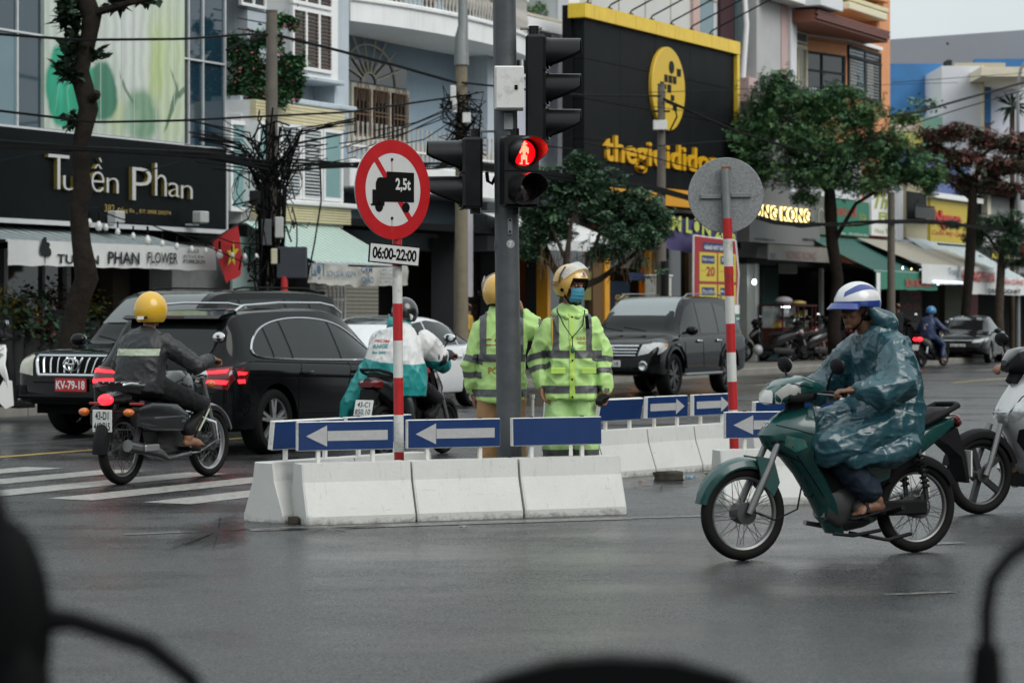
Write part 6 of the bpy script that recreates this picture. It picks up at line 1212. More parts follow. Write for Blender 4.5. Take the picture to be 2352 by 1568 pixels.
for x in (3140,3255): MB().lathe([(.2,-.02),(.22,-.02),(.22,.02),(.2,.02)],16,'y',c=(u(x)-fc.U,.05,.37)).build('wheel',m_black,fc.o)
# == cars
m_tyre=M('tyre_rubber',(.012,.012,.012),.75,var=.2,vs=20,bump=.2,bs=60);m_alloy=M('silver_alloy',(.42,.42,.43),.3,.8,var=.08);m_dalloy=M('dark_alloy',(.06,.06,.065),.35,.6,var=.1);m_chrome=M('chrome',(.6,.61,.62),.15,1.,var=.05)
m_cblack=M('black_car_paint',(.004,.0044,.0048),.07,var=.12,vs=2,ior=1.3);m_cwhite=M('white_car_paint',(.62,.63,.64),.25,var=.04,vs=2,coat=.6);m_trim=M('black_trim',(.012,.012,.012),.55,var=.15);m_arch=M('dark_wheel_arch',(.006,.006,.006),.9)
m_cglass=M('car_glass',(.008,.01,.01),.03,var=0,ior=1.42);m_cglass2=M('windscreen_glass',(.03,.036,.036),.05,var=0,ior=2.1)
m_tail=M('lit_tail_lamp',(1.,.012,.02),.3,var=0,emit=3.2);m_taild=M('dark_tail_lamp',(.1,.005,.006),.15,var=.1,coat=.5);m_hl=M('headlamp_glass',(.42,.43,.42),.12,.2,var=.35,vs=12,coat=.6);m_hly=M('yellowed_headlamp',(.42,.42,.34),.15,.1,var=.3,vs=14,coat=.5);m_ind=M('amber_lens',(.55,.13,.01),.25,var=.1,coat=.4);m_plate=M('plate_white',(.6,.6,.58),.5,var=.04);m_platered=M('plate_red',(.42,.015,.02),.5,var=.05)
def catmull(tab,x):
    n=len(tab)
    if x<=tab[0][0]: return tab[0][1:]
    if x>=tab[-1][0]: return tab[-1][1:]
    i=max(k for k in range(n-1) if tab[k][0]<=x);a,b=tab[i],tab[i+1];t=(x-a[0])/(b[0]-a[0])
    p=tab[max(0,i-1)];q=tab[min(n-1,i+2)];out=[]
    for j in range(1,len(a)):
        ma=(b[j]-p[j])/max(1e-6,b[0]-p[0])*(b[0]-a[0]);mb=(q[j]-a[j])/max(1e-6,q[0]-a[0])*(b[0]-a[0])
        if i==0: ma=b[j]-a[j]
        if i+2>n-1: mb=b[j]-a[j]
        d=b[j]-a[j]
        if d*ma<=0: ma=0
        if d*mb<=0: mb=0
        ma=max(-3*abs(d),min(3*abs(d),ma));mb=max(-3*abs(d),min(3*abs(d),mb))
        h=t*t*(3-2*t);out.append(a[j]*(1-h)+b[j]*h+ma*t*(1-t)**2-mb*t*t*(1-t))
    return out
def car_ring(x,zb,zs,zr,ws,wb,wr):
    zs=min(zs,zr-.01);g=max(.012,zr-zs);h=[(0,zb),(.6*ws,zb),(.9*ws,zb+.005),(ws*.975,zb+.03),(ws,zb+.09),(ws+(wb-ws)*.4+.004,zb+.42*(zs-zb)),(wb,zs-.17*(zs-zb)/.7),(wb-.008,zs-.05),(wb-.03,zs-.012),(wb-.055,zs)]
    top=wb-.055
    for t in (.25,.5,.75): h.append((top+(wr-top)*t**1.15,zs+(g-.035*min(1,g/.2))*t))
    h+=[(wr,zr-.035*min(1,g/.2)),(wr-.05,zr-.018*min(1,g/.2)),(wr*.8,zr-.006),(wr*.4,zr),(0,zr+.002)]
    return [(x,y,z) for y,z in h]+[(x,-y,z) for y,z in h[-2:0:-1]]
class Car:
    def __init__(s,name,label,tab,paint,wheels,wr,loc,rz,group=None,arch=True,archr=None):
        s.o=thing(name,label,'car',loc,rz,group);s.paint=paint
        x0,x1=tab[0][0],tab[-1][0];n=84;xs=[x0+(x1-x0)*(.5-.5*cos(pi*k/n)) for k in range(n+1)]
        m=MB();m.loft([car_ring(x,*catmull(tab,x)) for x in xs]);me=m.mesh('body')
        bm=bmesh.new();bm.from_mesh(me);bmesh.ops.recalc_face_normals(bm,faces=bm.faces);bm.to_mesh(me);s.bvh=BVHTree.FromBMesh(bm);bm.free()
        W=max(t[5] for t in tab);ob=bpy.data.objects.new('t',me)
        for wx in wheels:
            c=MB();ar=archr or wr+.055
            for sd in (-1,1): c.lathe([(0,sd*(W-.30)),(ar,sd*(W-.30)),(ar,sd*(W+.3)),(0,sd*(W+.3))],28,'y',c=(wx,0,wr+.01),smooth=False)
            cm=c.mesh('c');bm=bmesh.new();bm.from_mesh(cm);bmesh.ops.remove_doubles(bm,verts=bm.verts,dist=1e-5);bmesh.ops.recalc_face_normals(bm,faces=bm.faces);bm.to_mesh(cm);bm.free();co=bpy.data.objects.new('c',cm);TMP.collection.objects.link(co);md=ob.modifiers.new('b','BOOLEAN');md.object=co;md.operation='DIFFERENCE';md.solver='EXACT'
        me2=evaluated(ob);
        for c in list(TMP.collection.objects): bpy.data.objects.remove(c)
        me2.materials.clear();me2.polygons.foreach_set('use_smooth',[True]*len(me2.polygons));me2.set_sharp_from_angle(angle=radians(32));s.body=put('body',me2,paint,s.o);s.W=W
    def hit(s,o,d):
        h=s.bvh.ray_cast(Vector(o),Vector(d).normalized());return h[0],h[1]
    def decal(s,poly,dr,name,mat,off=.004,parent=None,cuts=3,mirror=False):
        """a thin piece following the body: poly in (across, up) as seen along dr"""
        out=[]
        for sg in ((1,-1) if mirror else (1,)):
            dv=Vector(dr).normalized();rt=dv.cross(Vector((0,0,1))).normalized();up=rt.cross(dv).normalized()
            bm=bmesh.new();vs=[bm.verts.new(rt*a+up*b-dv*6) for a,b in poly];bm.faces.new(vs)
            bmesh.ops.triangulate(bm,faces=bm.faces);
            for _ in range(cuts): bmesh.ops.subdivide_edges(bm,edges=[e for e in bm.edges if e.calc_length()>.06],cuts=1,use_grid_fill=True);bmesh.ops.triangulate(bm,faces=[f for f in bm.faces if len(f.verts)>4])
            bad=[]
            for v in bm.verts:
                h,nn=s.hit(v.co,dv)
                if h is None: bad.append(v);continue
                v.co=h+(nn if nn.dot(dv)<0 else -nn)*off
            if bad: bmesh.ops.delete(bm,geom=bad,context='VERTS')
            if sg<0:
                for v in bm.verts: v.co.y *=-1
            bmesh.ops.recalc_face_normals(bm,faces=bm.faces)
            me=bpy.data.meshes.new(name)
            c=sum((f.normal.dot(dv if sg>0 else Vector((dv.x,-dv.y,dv.z))) for f in bm.faces),0.)
            if c>0: bmesh.ops.reverse_faces(bm,faces=bm.faces)
            bm.to_mesh(me);bm.free();me.polygons.foreach_set('use_smooth',[True]*len(me.polygons));out.append(put(name,me,mat,parent or s.o))
        return out
    def strip(s,pts,dr,r,name,mat,closed=False,mirror=False,parent=None,off=.006):
        dv=Vector(dr).normalized();rt=dv.cross(Vector((0,0,1))).normalized();up=rt.cross(dv).normalized();P=[]
        Q=pts+([pts[0]] if closed else [])
        for (a,b) in zip(Q,Q[1:]):
            for k in range(6):
                t=k/6;h,nn=s.hit(rt*(a[0]+(b[0]-a[0])*t)+up*(a[1]+(b[1]-a[1])*t)-dv*6,dv)
                if h is not None: P.append(h-dv*off)
        h,nn=s.hit(rt*Q[-1][0]+up*Q[-1][1]-dv*6,dv)
        if h is not None: P.append(h-dv*off)
        for sg in ((1,-1) if mirror else (1,)): MB().tube([(p.x,p.y*sg,p.z) for p in P],r,6).build(name,mat,parent or s.o)
    def wheel(s,x,r,w,mat,spokes=5,twin=False,rr=.72):
        for sd in (-1,1):
            y0=sd*(s.W-.015);e=lambda d: y0-sd*d;c=(x,0,r)
            wh=MB().lathe([(r*rr,e(.02)),(r*rr,e(.03)),(r*rr*.93,e(.035)),(r*rr*.9,e(.12)),(r*rr*.9,e(w))],32,'y',c=c).build('wheel',mat,s.o)
            t=MB();t.lathe([(r*rr,e(.012)),(r*rr+.02,e(.0)),(r*.93,e(.005)),(r*.985,e(.03)),(r,e(.05)),(r,e(w-.04)),(r*.97,e(w-.01)),(r*rr,e(w))],36,'y',c=c);t.build('tyre',m_tyre,wh)
            MB().lathe([(0,e(.11)),(r*rr*.9,e(.115))],24,'y',c=c).build('brake_disc',m_arch,wh)
            MB().lathe([(0,e(.018)),(r*.13,e(.02)),(r*.15,e(.05)),(r*.15,e(.1))],16,'y',c=c).build('hub',mat,wh)
            for k in range(spokes*(2 if twin else 1)):
                a=2*pi*(k // 2 if twin else k)/spokes+((-.16,.16)[k % 2] if twin else 0)+.3
                a2=a+((.09,-.09)[k % 2] if twin else 0);u_=Vector((cos(a),0,sin(a)));q=Vector((-sin(a),0,cos(a)));u2=Vector((cos(a2),0,sin(a2)));wd=r*(.05 if twin else .085);C=Vector((x,0,r))
                A1,A2=C+u2*r*.1,C+u_*r*rr*.95;vs=[]
                for P_,dd,k2 in ((A1,.025,1.2),(A2,.03,.95)):
                    for sg,dy in ((-1,0),(1,0),(1,.035),(-1,.035)): vs.append(P_+q*wd*k2*sg+Vector((0,e(dd+dy),0)))
                MB().add(vs,[(0,1,2,3),(7,6,5,4),(0,4,5,1),(1,5,6,2),(2,6,7,3),(3,7,4,0)]).build('spoke',mat,wh)
    def plate(s,x,z,w,h,front,mat,txt,tmat,y=0.):
        T=Matrix.Translation((x,y,z)) @ Matrix.Rotation(radians(90 if front else -90),4,'Z');p=MB().box(-w/2,w/2,-.012,0,-h/2,h/2,.003,T=T).build('number_plate',mat,s.o)
        for t_,a,b,c,d in txt: text(MB(),t_,a*w,b*w,c*h,d*h,-.0135,bold=.02,T=T).build('plate_text',tmat,p,fixn=False)
    def mirror(s,x,z,y,mat):
        for sg in (-1,1):
            m=MB().ell((x,sg*(y+.12),z),(.075,.12,.085),12,8).build('wing_mirror',mat,s.o);MB().tube([(x+.02,sg*(y-.06),z-.05),(x+.01,sg*(y+.04),z-.03)],.025,6).build('mirror_arm',m_trim,m);MB().ell((x-.06,sg*(y+.12),z),(.02,.1,.07),10,6).build('mirror_glass',m_chrome,m)
def surf_of(o,root):
    c=Car.__new__(Car);bm=bmesh.new();bm.from_mesh(o.data);c.bvh=BVHTree.FromBMesh(bm);bm.free();c.o=root;return c
def side(poly): return [(-x,z) for x,z in poly]      # polygon on the left flank, seen looking towards -y
LEFT=(0,-1,0);RIGHT=(0,1,0);FRONT=(-1,0,0);REAR=(1,0,0)
# looking along LEFT (0,-1,0): right vector = dv x z = (-1,0,0)  -> across = -x
# -- black estate SUV seen from behind (heading along the street)
tab_glc=[(-2.33,.42,.80,.82,.70,.72,.60),(-2.28,.33,.92,.98,.83,.85,.66),(-2.15,.28,1.00,1.20,.90,.91,.68),(-1.98,.27,1.04,1.47,.925,.935,.66),(-1.82,.27,1.05,1.58,.935,.94,.665),(-1.2,.25,1.03,1.63,.945,.948,.66),(-.2,.25,1.0,1.64,.948,.948,.655),(.35,.25,.98,1.58,.948,.948,.64),(.8,.25,.97,1.36,.945,.94,.63),(1.2,.25,.97,1.06,.94,.935,.66),(1.4,.25,.955,1.01,.94,.93,.66),(1.95,.26,.89,.94,.92,.91,.65),(2.2,.3,.78,.84,.84,.82,.6),(2.33,.36,.62,.68,.68,.66,.5)]
P=uv(24.18,15.32)+Vector((.11,0,0));c=Car('estate_suv','black estate SUV with lit tail lamps and chrome window trim',tab_glc,m_cblack,(-1.42,1.45),.365,P,PHI,'cars on the road')
c.o.scale=(.97,.97,.935);win=[(1.05,1.02),(.62,1.27),(.2,1.46),(-.3,1.525),(-.9,1.525),(-1.4,1.45),(-1.7,1.3),(-1.84,1.1),(-1.2,1.06),(0,1.035)]
def chaikin(p,n=2,keep=()):
    for _ in range(n):
        q=[]
        for a,b in zip(p,p[1:]+p[:1]): q+=[(a[0]*.75+b[0]*.25,a[1]*.75+b[1]*.25),(a[0]*.25+b[0]*.75,a[1]*.25+b[1]*.75)]
        p=q
    return p
def panes(c,outline,cuts_x,slant=.0,zlo=.95,zhi=1.7):
    """cut the window band into panes"""
    def clip(poly,f):
        out=[]
        for a,b in zip(poly,poly[1:]+poly[:1]):
            fa,fb=f(a),f(b)
            if fa>=0: out.append(a)
            if fa*fb<0: t=fa/(fa-fb);out.append((a[0]+(b[0]-a[0])*t,a[1]+(b[1]-a[1])*t))
        return out
    xs=[9]+cuts_x+[-9]
    for i in range(len(xs)-1):
        p=clip(outline,lambda q: xs[i]-.022-slant*(q[1]-1.2)-q[0]) if i else outline
        p=clip(p,lambda q: q[0]-(xs[i+1]+.022+slant*-(q[1]-1.2)))
        if len(p)>=3: c.decal(side(p),LEFT,'side_window',m_cglass,.005,mirror=True)
win=chaikin(win,2);panes(c,win,[.02,-1.02,-1.4],.12);c.strip(side(win),LEFT,.013,'chrome_trim',m_chrome,True,True)
c.decal([(-.62,1.10),(.62,1.10),(.56,1.44),(-.56,1.44)],REAR,'rear_window',m_cglass,.006);c.decal([(-.6,1.03),(.6,1.03),(.52,1.45),(-.52,1.45)],(-1,0,-.35),'windscreen',m_cglass2,.006)
MB().prism([(-1.72,1.60),(-2.02,1.555),(-2.08,1.52),(-2.0,1.50),(-1.72,1.575)],-.62,.62).build('roof_spoiler',m_cblack,c.o);MB().box(-2.06,-2.04,-.16,.16,1.528,1.545).build('brake_lamp',m_taild,c.o)
for sg in (-1,1):
    for (pl,mt,nm) in (([(.40,.80),(.86,.74),(.90,.86),(.86,.99),(.42,.95)],m_taild,'tail_lamp'),([(.45,.90),(.84,.92),(.85,.955),(.46,.925)],m_tail,'lamp_bar'),([(.47,.82),(.85,.80),(.86,.84),(.47,.85)],m_tail,'lamp_bar')):
        # the lamp wraps round the corner: seen half from behind, half from the side
        c.decal([(sg*-a,b) for a,b in pl],Vector((1,-sg*-.0,0)) if 1 else REAR,nm,mt,.008 if mt is m_taild else .014)
    c.decal([(-(-2.16) ,.80),(2.02,.80),(1.98,.93),(2.1,.99),(2.19,.96)],LEFT,'tail_lamp_side',m_taild,.008) if sg>0 else None
    MB().tube([(-1.75,sg*.615,1.60),(-1.6,sg*.62,1.665),(-.9,sg*.625,1.70),(0,sg*.62,1.70),(.3,sg*.61,1.665),(.5,sg*.6,1.58)],.016,6).build('roof_rail',m_chrome,c.o)
    MB().box(-2.34,-2.25,sg*.3-.1,sg*.3+.1,.34,.42,.02).build('exhaust',m_chrome,c.o)
    for hx in (-.82,.3): MB().tube([(hx-.1,sg*.958,.90),(hx-.05,sg*.985,.905),(hx+.07,sg*.985,.91),(hx+.11,sg*.958,.91)],.016,6).build('door_handle',m_cblack,c.o)
c.decal([(2.03,.8),(2.14,.8),(2.17,.96),(2.08,.99),(1.96,.93)],LEFT,'tail_lamp_side',m_taild,.009,mirror=True);c.decal([(2.04,.9),(2.15,.9),(2.15,.94),(2.0,.925)],LEFT,'lamp_bar',m_tail,.014,mirror=True);c.decal([(2.05,.81),(2.15,.81),(2.16,.85),(2.05,.85)],LEFT,'lamp_bar',m_tail,.014,mirror=True)
for x_ in (.1,-.98): c.strip(side([(x_+.08,1.0),(x_,.75),(x_-.02,.34)]),LEFT,.004,'door_seam',m_arch,False,True,off=.002)
c.strip(side([(1.1,.40),(-1.0,.46)]),LEFT,.006,'sill_crease',m_trim,False,True);c.strip([(-.72,.70),(.72,.70)],REAR,.006,'bumper_seam',m_arch);c.strip([(-.62,.5),(.62,.5)],REAR,.012,'bumper_chrome',m_chrome)
MB().lathe([(.1,0),(.09,.012),(.07,.012),(.07,0)],24,'x',c=(-2.3,0,.98)).build('emblem',m_chrome,c.o);c.plate(-2.335,.88,.46,.11,False,m_plate,[],m_ink);c.decal([(1.5,.93),(1.66,.93),(1.66,1.05),(1.5,1.05)],(0,-1,0),'fuel_flap',m_cblack,.004)
c.wheel(-1.42,.365,.25,m_alloy,5,True);c.wheel(1.45,.365,.25,m_alloy,5,True);c.mirror(.82,1.05,.93,m_cblack)
# -- big black off-roader facing us
tab_pr=[(-2.38,.5,1.0,1.05,.85,.86,.7),(-2.33,.42,1.08,1.45,.91,.92,.72),(-2.26,.4,1.12,1.72,.93,.935,.72),(-2.1,.38,1.13,1.83,.94,.94,.72),(-1,.36,1.12,1.88,.942,.942,.71),(.1,.36,1.10,1.87,.942,.942,.70),(.5,.36,1.09,1.80,.942,.942,.69),(.95,.36,1.08,1.48,.94,.94,.68),(1.25,.36,1.08,1.19,.94,.94,.72),(1.45,.36,1.07,1.14,.94,.94,.74),(2.0,.4,1.04,1.10,.935,.93,.74),(2.25,.42,.99,1.05,.90,.89,.70),(2.34,.44,.9,.97,.86,.84,.64),(2.38,.5,.76,.82,.80,.76,.56)]
P=at(160,880,30.2);ang=PHI+pi+radians(-3);hd=Vector((cos(ang),sin(ang),0));P=Vector((P.x,30.2,0))-hd*2.38
c=Car('off_roader','large black off-roader with chrome grille and red number plate',tab_pr,m_cblack,(-1.4,1.4),.39,P,ang,'cars on the road')
c.o.scale=(.98,.98,.945);win=[(.98,1.16),(.45,1.66),(.2,1.74),(-1,1.76),(-2.0,1.70),(-2.12,1.2),(-1,1.16)];panes(c,win,[0.05,-.95,-1.5],.08)
c.decal([(-.66,1.15),(.66,1.15),(.58,1.72),(-.58,1.72)],(-1,0,-.25),'windscreen',m_cglass2,.006);c.decal([(-.62,1.2),(.62,1.2),(.58,1.7),(-.58,1.7)],REAR,'rear_window',m_cglass)
c.decal([(-.5,.79),(.5,.79),(.57,1.04),(-.57,1.04)],FRONT,'grille',m_arch,.012);c.strip([(-.5,.79),(.5,.79),(.58,1.035),(-.58,1.035)],FRONT,.022,'grille_frame',m_chrome,True,off=.02)
for k in range(9):
    y=-.42+.105*k;c.strip([(y,.82),(y*1.12,1.01)],FRONT,.012,'grille_bar',m_chrome,off=.02)
h,_=c.hit((5,0,.92),(-1,0,0));em=MB();
for (ry,rz_) in ((.115,.08),(.04,.075),(.075,.035)): em.tube([(h.x+.045,ry*cos(q*pi/12),.925+(0 if rz_>.05 else .035)+rz_*sin(q*pi/12)) for q in range(25)],.011,5)
em.build('emblem',m_chrome,c.o)['kind']='stuff'
for sg in (-1,1): c.decal([(sg*a,b) for a,b in ((.60,.78),(.86,.82),(.88,.95),(.84,1.08),(.64,1.02))],(-1,0,0),'headlamp',m_hly,.012);c.decal([(sg*a,b) for a,b in ((.70,.48),(.83,.48),(.84,.66),(.72,.66))],(-1,0,0),'fog_lamp_recess',m_trim,.006);MB().tube([(0.0,sg*.66,1.88),(-.2,sg*.67,1.91),(-1.6,sg*.68,1.91),(-1.9,sg*.68,1.85)],.014,6).build('roof_rail',m_trim,c.o)
c.decal(side([(2.28,.80),(2.0,.86),(1.95,.97),(2.2,1.06)]),LEFT,'headlamp_side',m_hly,.01,mirror=True);c.strip([(-.84,.52),(.84,.52)],FRONT,.03,'bumper_bar',m_trim);c.strip([(-.6,.70),(.6,.70)],FRONT,.008,'bumper_seam',m_arch);c.strip([(-.66,.44),(.66,.44)],FRONT,.02,'lower_intake',m_arch);c.strip(side([(.9,1.06),(.85,.5)]),LEFT,.004,'door_seam',m_arch,False,True,off=.002);c.decal([(-.5,1.085),(.5,1.085),(.62,1.1),(-.62,1.1)],(-1,0,-.3),'wiper_cowl',m_trim,.008)
for y in (-.1,.35): MB().tube([(1.27,y,1.18),(1.24,y-.25,1.24),(1.22,y-.42,1.27)],.01,5).build('wiper',m_trim,c.o)
c.plate(2.405,.67,.48,.165,True,m_platered,[('KV-79-18',-.46,.46,-.33,.33)],m_gwhite);c.wheel(-1.4,.39,.27,m_alloy,6);c.wheel(1.4,.39,.27,m_alloy,6);c.mirror(.98,1.22,.94,m_cblack)
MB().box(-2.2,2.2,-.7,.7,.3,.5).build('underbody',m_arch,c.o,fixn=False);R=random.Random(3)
for k in range(7): MB().lathe([(0,0),(.035,0)],6,'z',c=(R.uniform(1.5,2.1),R.uniform(-.4,.5),1.135)).build('fallen_leaf',M('dry_leaf',(.2,.13,.05),.7),c.o,fixn=False)
# -- black SUV behind the facing officer
tab_fo=[(-2.35,.5,1.0,1.05,.85,.86,.7),(-2.3,.42,1.06,1.42,.90,.91,.7),(-2.2,.4,1.10,1.66,.915,.92,.69),(-2.0,.38,1.10,1.78,.92,.92,.68),(-1,.36,1.09,1.82,.92,.92,.67),(.0,.36,1.07,1.81,.92,.92,.66),(.4,.36,1.06,1.73,.92,.92,.65),(.95,.36,1.05,1.42,.92,.92,.64),(1.3,.36,1.05,1.15,.92,.92,.7),(1.5,.36,1.03,1.10,.92,.92,.72),(2.0,.38,.96,1.02,.915,.91,.70),(2.22,.4,.88,.93,.87,.86,.64),(2.32,.42,.76,.82,.80,.78,.58),(2.36,.46,.66,.70,.72,.7,.5)]
ang=PHI+pi+radians(2);hd=Vector((cos(ang),sin(ang),0));P=uv(42.4,19.05)-hd*1.4
c=Car('suv','black SUV with pale windscreen behind the facing officer',tab_fo,m_cblack,(-1.36,1.4),.385,P,ang,'cars on the road',archr=.46)
win=[(1.0,1.12),(.42,1.60),(.1,1.69),(-1,1.70),(-1.55,1.62),(-1.62,1.16),(-1,1.13)];panes(c,win,[0.0,-.95],.1);c.decal(side([(-1.72,1.17),(-1.66,1.6),(-2.0,1.6),(-2.2,1.2)]),LEFT,'side_window',m_cglass,.005,mirror=True)
c.decal([(-.66,1.13),(.66,1.13),(.56,1.68),(-.56,1.68)],(-1,0,-.3),'windscreen',M('pale_windscreen',(.12,.15,.155),.06,var=.1,vs=2,ior=2.3),.006)  # pale base colour stands in for the reflected sky
c.decal([(-.5,.72),(.5,.72),(.58,.93),(-.58,.93)],FRONT,'grille',m_arch,.01)
for k in range(4): c.strip([(-.52-.01*k,.745+.055*k),(.52+.01*k,.745+.055*k)],FRONT,.014 if k<3 else .026,'grille_bar',m_chrome,off=.014)
for sg in (-1,1):
    c.decal([(sg*a,b) for a,b in ((.56,.74),(.74,.78),(.86,.9),(.84,.97),(.6,.93))],FRONT,'headlamp',m_hl,.01);h,_=c.hit((5,sg*.66,.56),(-1,0,0));MB().lathe([(0,.02),(.055,.02),(.07,.03),(.09,.02),(.09,0)],18,'x',c=(h.x,sg*.66,.56)).build('fog_lamp',m_chrome,c.o);MB().tube([(.3,sg*.62,1.77),(.1,sg*.63,1.85),(-1.5,sg*.64,1.87),(-1.75,sg*.63,1.8)],.014,6).build('roof_rail',m_galv,c.o)
    for hx in (-.8,.22): MB().tube([(hx-.1,sg*.925,.98),(hx-.05,sg*.955,.985),(hx+.07,sg*.955,.99),(hx+.1,sg*.925,.99)],.02,6).build('door_handle',m_chrome,c.o)
    MB().box(-.95,.95,sg*.86-.06,sg*.86+.1,.36,.41,.02).build('side_step',m_galv,c.o)
c.decal(side([(2.2,.76),(1.85,.87),(1.8,.95),(2.1,.97)]),LEFT,'headlamp_side',m_hl,.009,mirror=True);c.decal(side([(1.93,.9),(1.83,.9),(1.84,.945),(1.95,.95)]),LEFT,'indicator',m_ind,.014,mirror=True);h,_=c.hit((5,0,.85),(-1,0,0));em=MB()
for (ry,rz_) in ((.1,.07),(.035,.065),(.065,.03)): em.tube([(h.x+.03,ry*cos(q*pi/12),.84+rz_*sin(q*pi/12)) for q in range(25)],.01,5)
em.build('emblem',m_chrome,c.o)['kind']='stuff'
c.plate(2.372,.60,.47,.11,True,m_plate,[('6.18',.08,.42,-.32,.32)],m_ink);c.wheel(-1.36,.385,.26,m_dalloy,6,True);c.wheel(1.4,.385,.26,m_dalloy,6,True);c.mirror(.92,1.18,.92,m_cblack)
for x_ in (.95,.02,-.95): c.strip(side([(x_,1.06),(x_-.04,.5)]),LEFT,.004,'door_seam',m_arch,False,True,off=.002)
for y in (-.15,.3): MB().tube([(1.33,y,1.17),(1.3,y-.25,1.21),(1.27,y-.45,1.24)],.01,5).build('wiper',m_trim,c.o)
for wx in (-1.36,1.4): c.strip(side([(wx-.50,.5),(wx-.44,.72),(wx-.2,.9),(wx,.93),(wx+.2,.9),(wx+.44,.72),(wx+.5,.5)]),LEFT,.022,'arch_trim',m_cblack,False,True)
# -- sedans
tab_sd=[(-2.28,.42,.80,.84,.62,.64,.5),(-2.2,.32,.92,.99,.80,.82,.6),(-1.75,.26,.97,1.06,.88,.88,.62),(-1.5,.24,.97,1.11,.89,.89,.6),(-1.0,.22,.95,1.33,.89,.895,.57),(-.5,.22,.94,1.43,.895,.9,.58),(0.,.22,.93,1.45,.895,.9,.58),(.4,.22,.92,1.39,.895,.9,.57),(.9,.22,.91,1.16,.89,.89,.58),(1.25,.22,.90,.98,.89,.885,.62),(1.7,.24,.84,.90,.88,.87,.6),(2.05,.28,.75,.80,.82,.80,.55),(2.2,.33,.64,.69,.72,.7,.5),(2.28,.38,.55,.6,.6,.58,.42)]
def sedan(name,label,paint,P,ang,plate,dark):
    c=Car(name,label,tab_sd,paint,(-1.36,1.34),.32,P,ang,'cars on the road')
    win=[(.98,.955),(.55,1.2),(.2,1.33),(-.25,1.375),(-.75,1.34),(-1.15,1.2),(-1.5,1.03),(-1.2,.99)];panes(c,win,[-.08,-.98],.1);c.strip(side(win[:1]+win[7:]+win[6:7]),LEFT,.008,'window_trim',m_chrome,False,True)
    c.decal([(-.62,.96),(.62,.96),(.5,1.34),(-.5,1.34)],(-1,0,-.45),'windscreen',m_cglass2,.006);c.decal([(-.58,1.08),(.58,1.08),(.48,1.34),(-.48,1.34)],(1,0,-.4),'rear_window',m_cglass,.006)
    for sg in (-1,1):
        c.decal([(sg*a,b) for a,b in ((.42,.62),(.66,.63),(.80,.72),(.78,.77),(.5,.7))],FRONT,'headlamp',m_hl,.01);c.decal([(sg*a,b) for a,b in ((.5,.82),(.8,.82),(.8,.93),(.52,.93))],REAR,'tail_lamp',m_taild,.01)
        for hx in (-.85,.12): MB().tube([(hx-.1,sg*.9,.80),(hx-.05,sg*.93,.805),(hx+.07,sg*.93,.81),(hx+.1,sg*.9,.81)],.014,6).build('door_handle',m_chrome if dark else paint,c.o)
    c.decal(side([(2.1,.64),(1.75,.73),(1.7,.79),(1.95,.77)]),LEFT,'headlamp_side',m_hl,.009,mirror=True);c.decal([(-.4,.62),(.4,.62),(.5,.68),(-.5,.68)],FRONT,'upper_grille',m_arch,.008);c.strip([(-.55,.69),(.55,.69)],FRONT,.014,'grille_bar',m_chrome);c.decal([(-.55,.40),(.55,.40),(.5,.5),(-.5,.5)],FRONT,'lower_grille',m_arch,.006)
    c.plate(2.27,.53,.46,.11,True,m_plate,plate,m_ink);c.wheel(-1.36,.32,.2,m_alloy,8);c.wheel(1.34,.32,.2,m_alloy,8);c.mirror(.78,.98,.88,paint)
    for x_ in (.9,-.02,-1.0): c.strip(side([(x_,.93),(x_-.05,.35)]),LEFT,.004,'door_seam',m_arch,False,True,off=.002)
    return c
ang=PHI+pi;hd=Vector((cos(ang),sin(ang),0))
sedan('sedan','white sedan behind the raincoat scooter rider',m_cwhite,uv(35.0,19.95),ang,[],False)
m_cgrey=M('charcoal_car_paint',(.01,.0105,.011),.1,var=.1,vs=2,ior=1.3);ang=PHI+pi+radians(8);hd=Vector((cos(ang),sin(ang),0));P=gpt(2272,833);sedan('sedan','dark grey sedan parked by the far kerb at the right',m_cgrey,Vector((P.x,P.y,0))-hd*1.34+Vector((hd.y,-hd.x,0))*.82,ang,[('43A 183.37',-.44,.44,-.3,.3)],True)
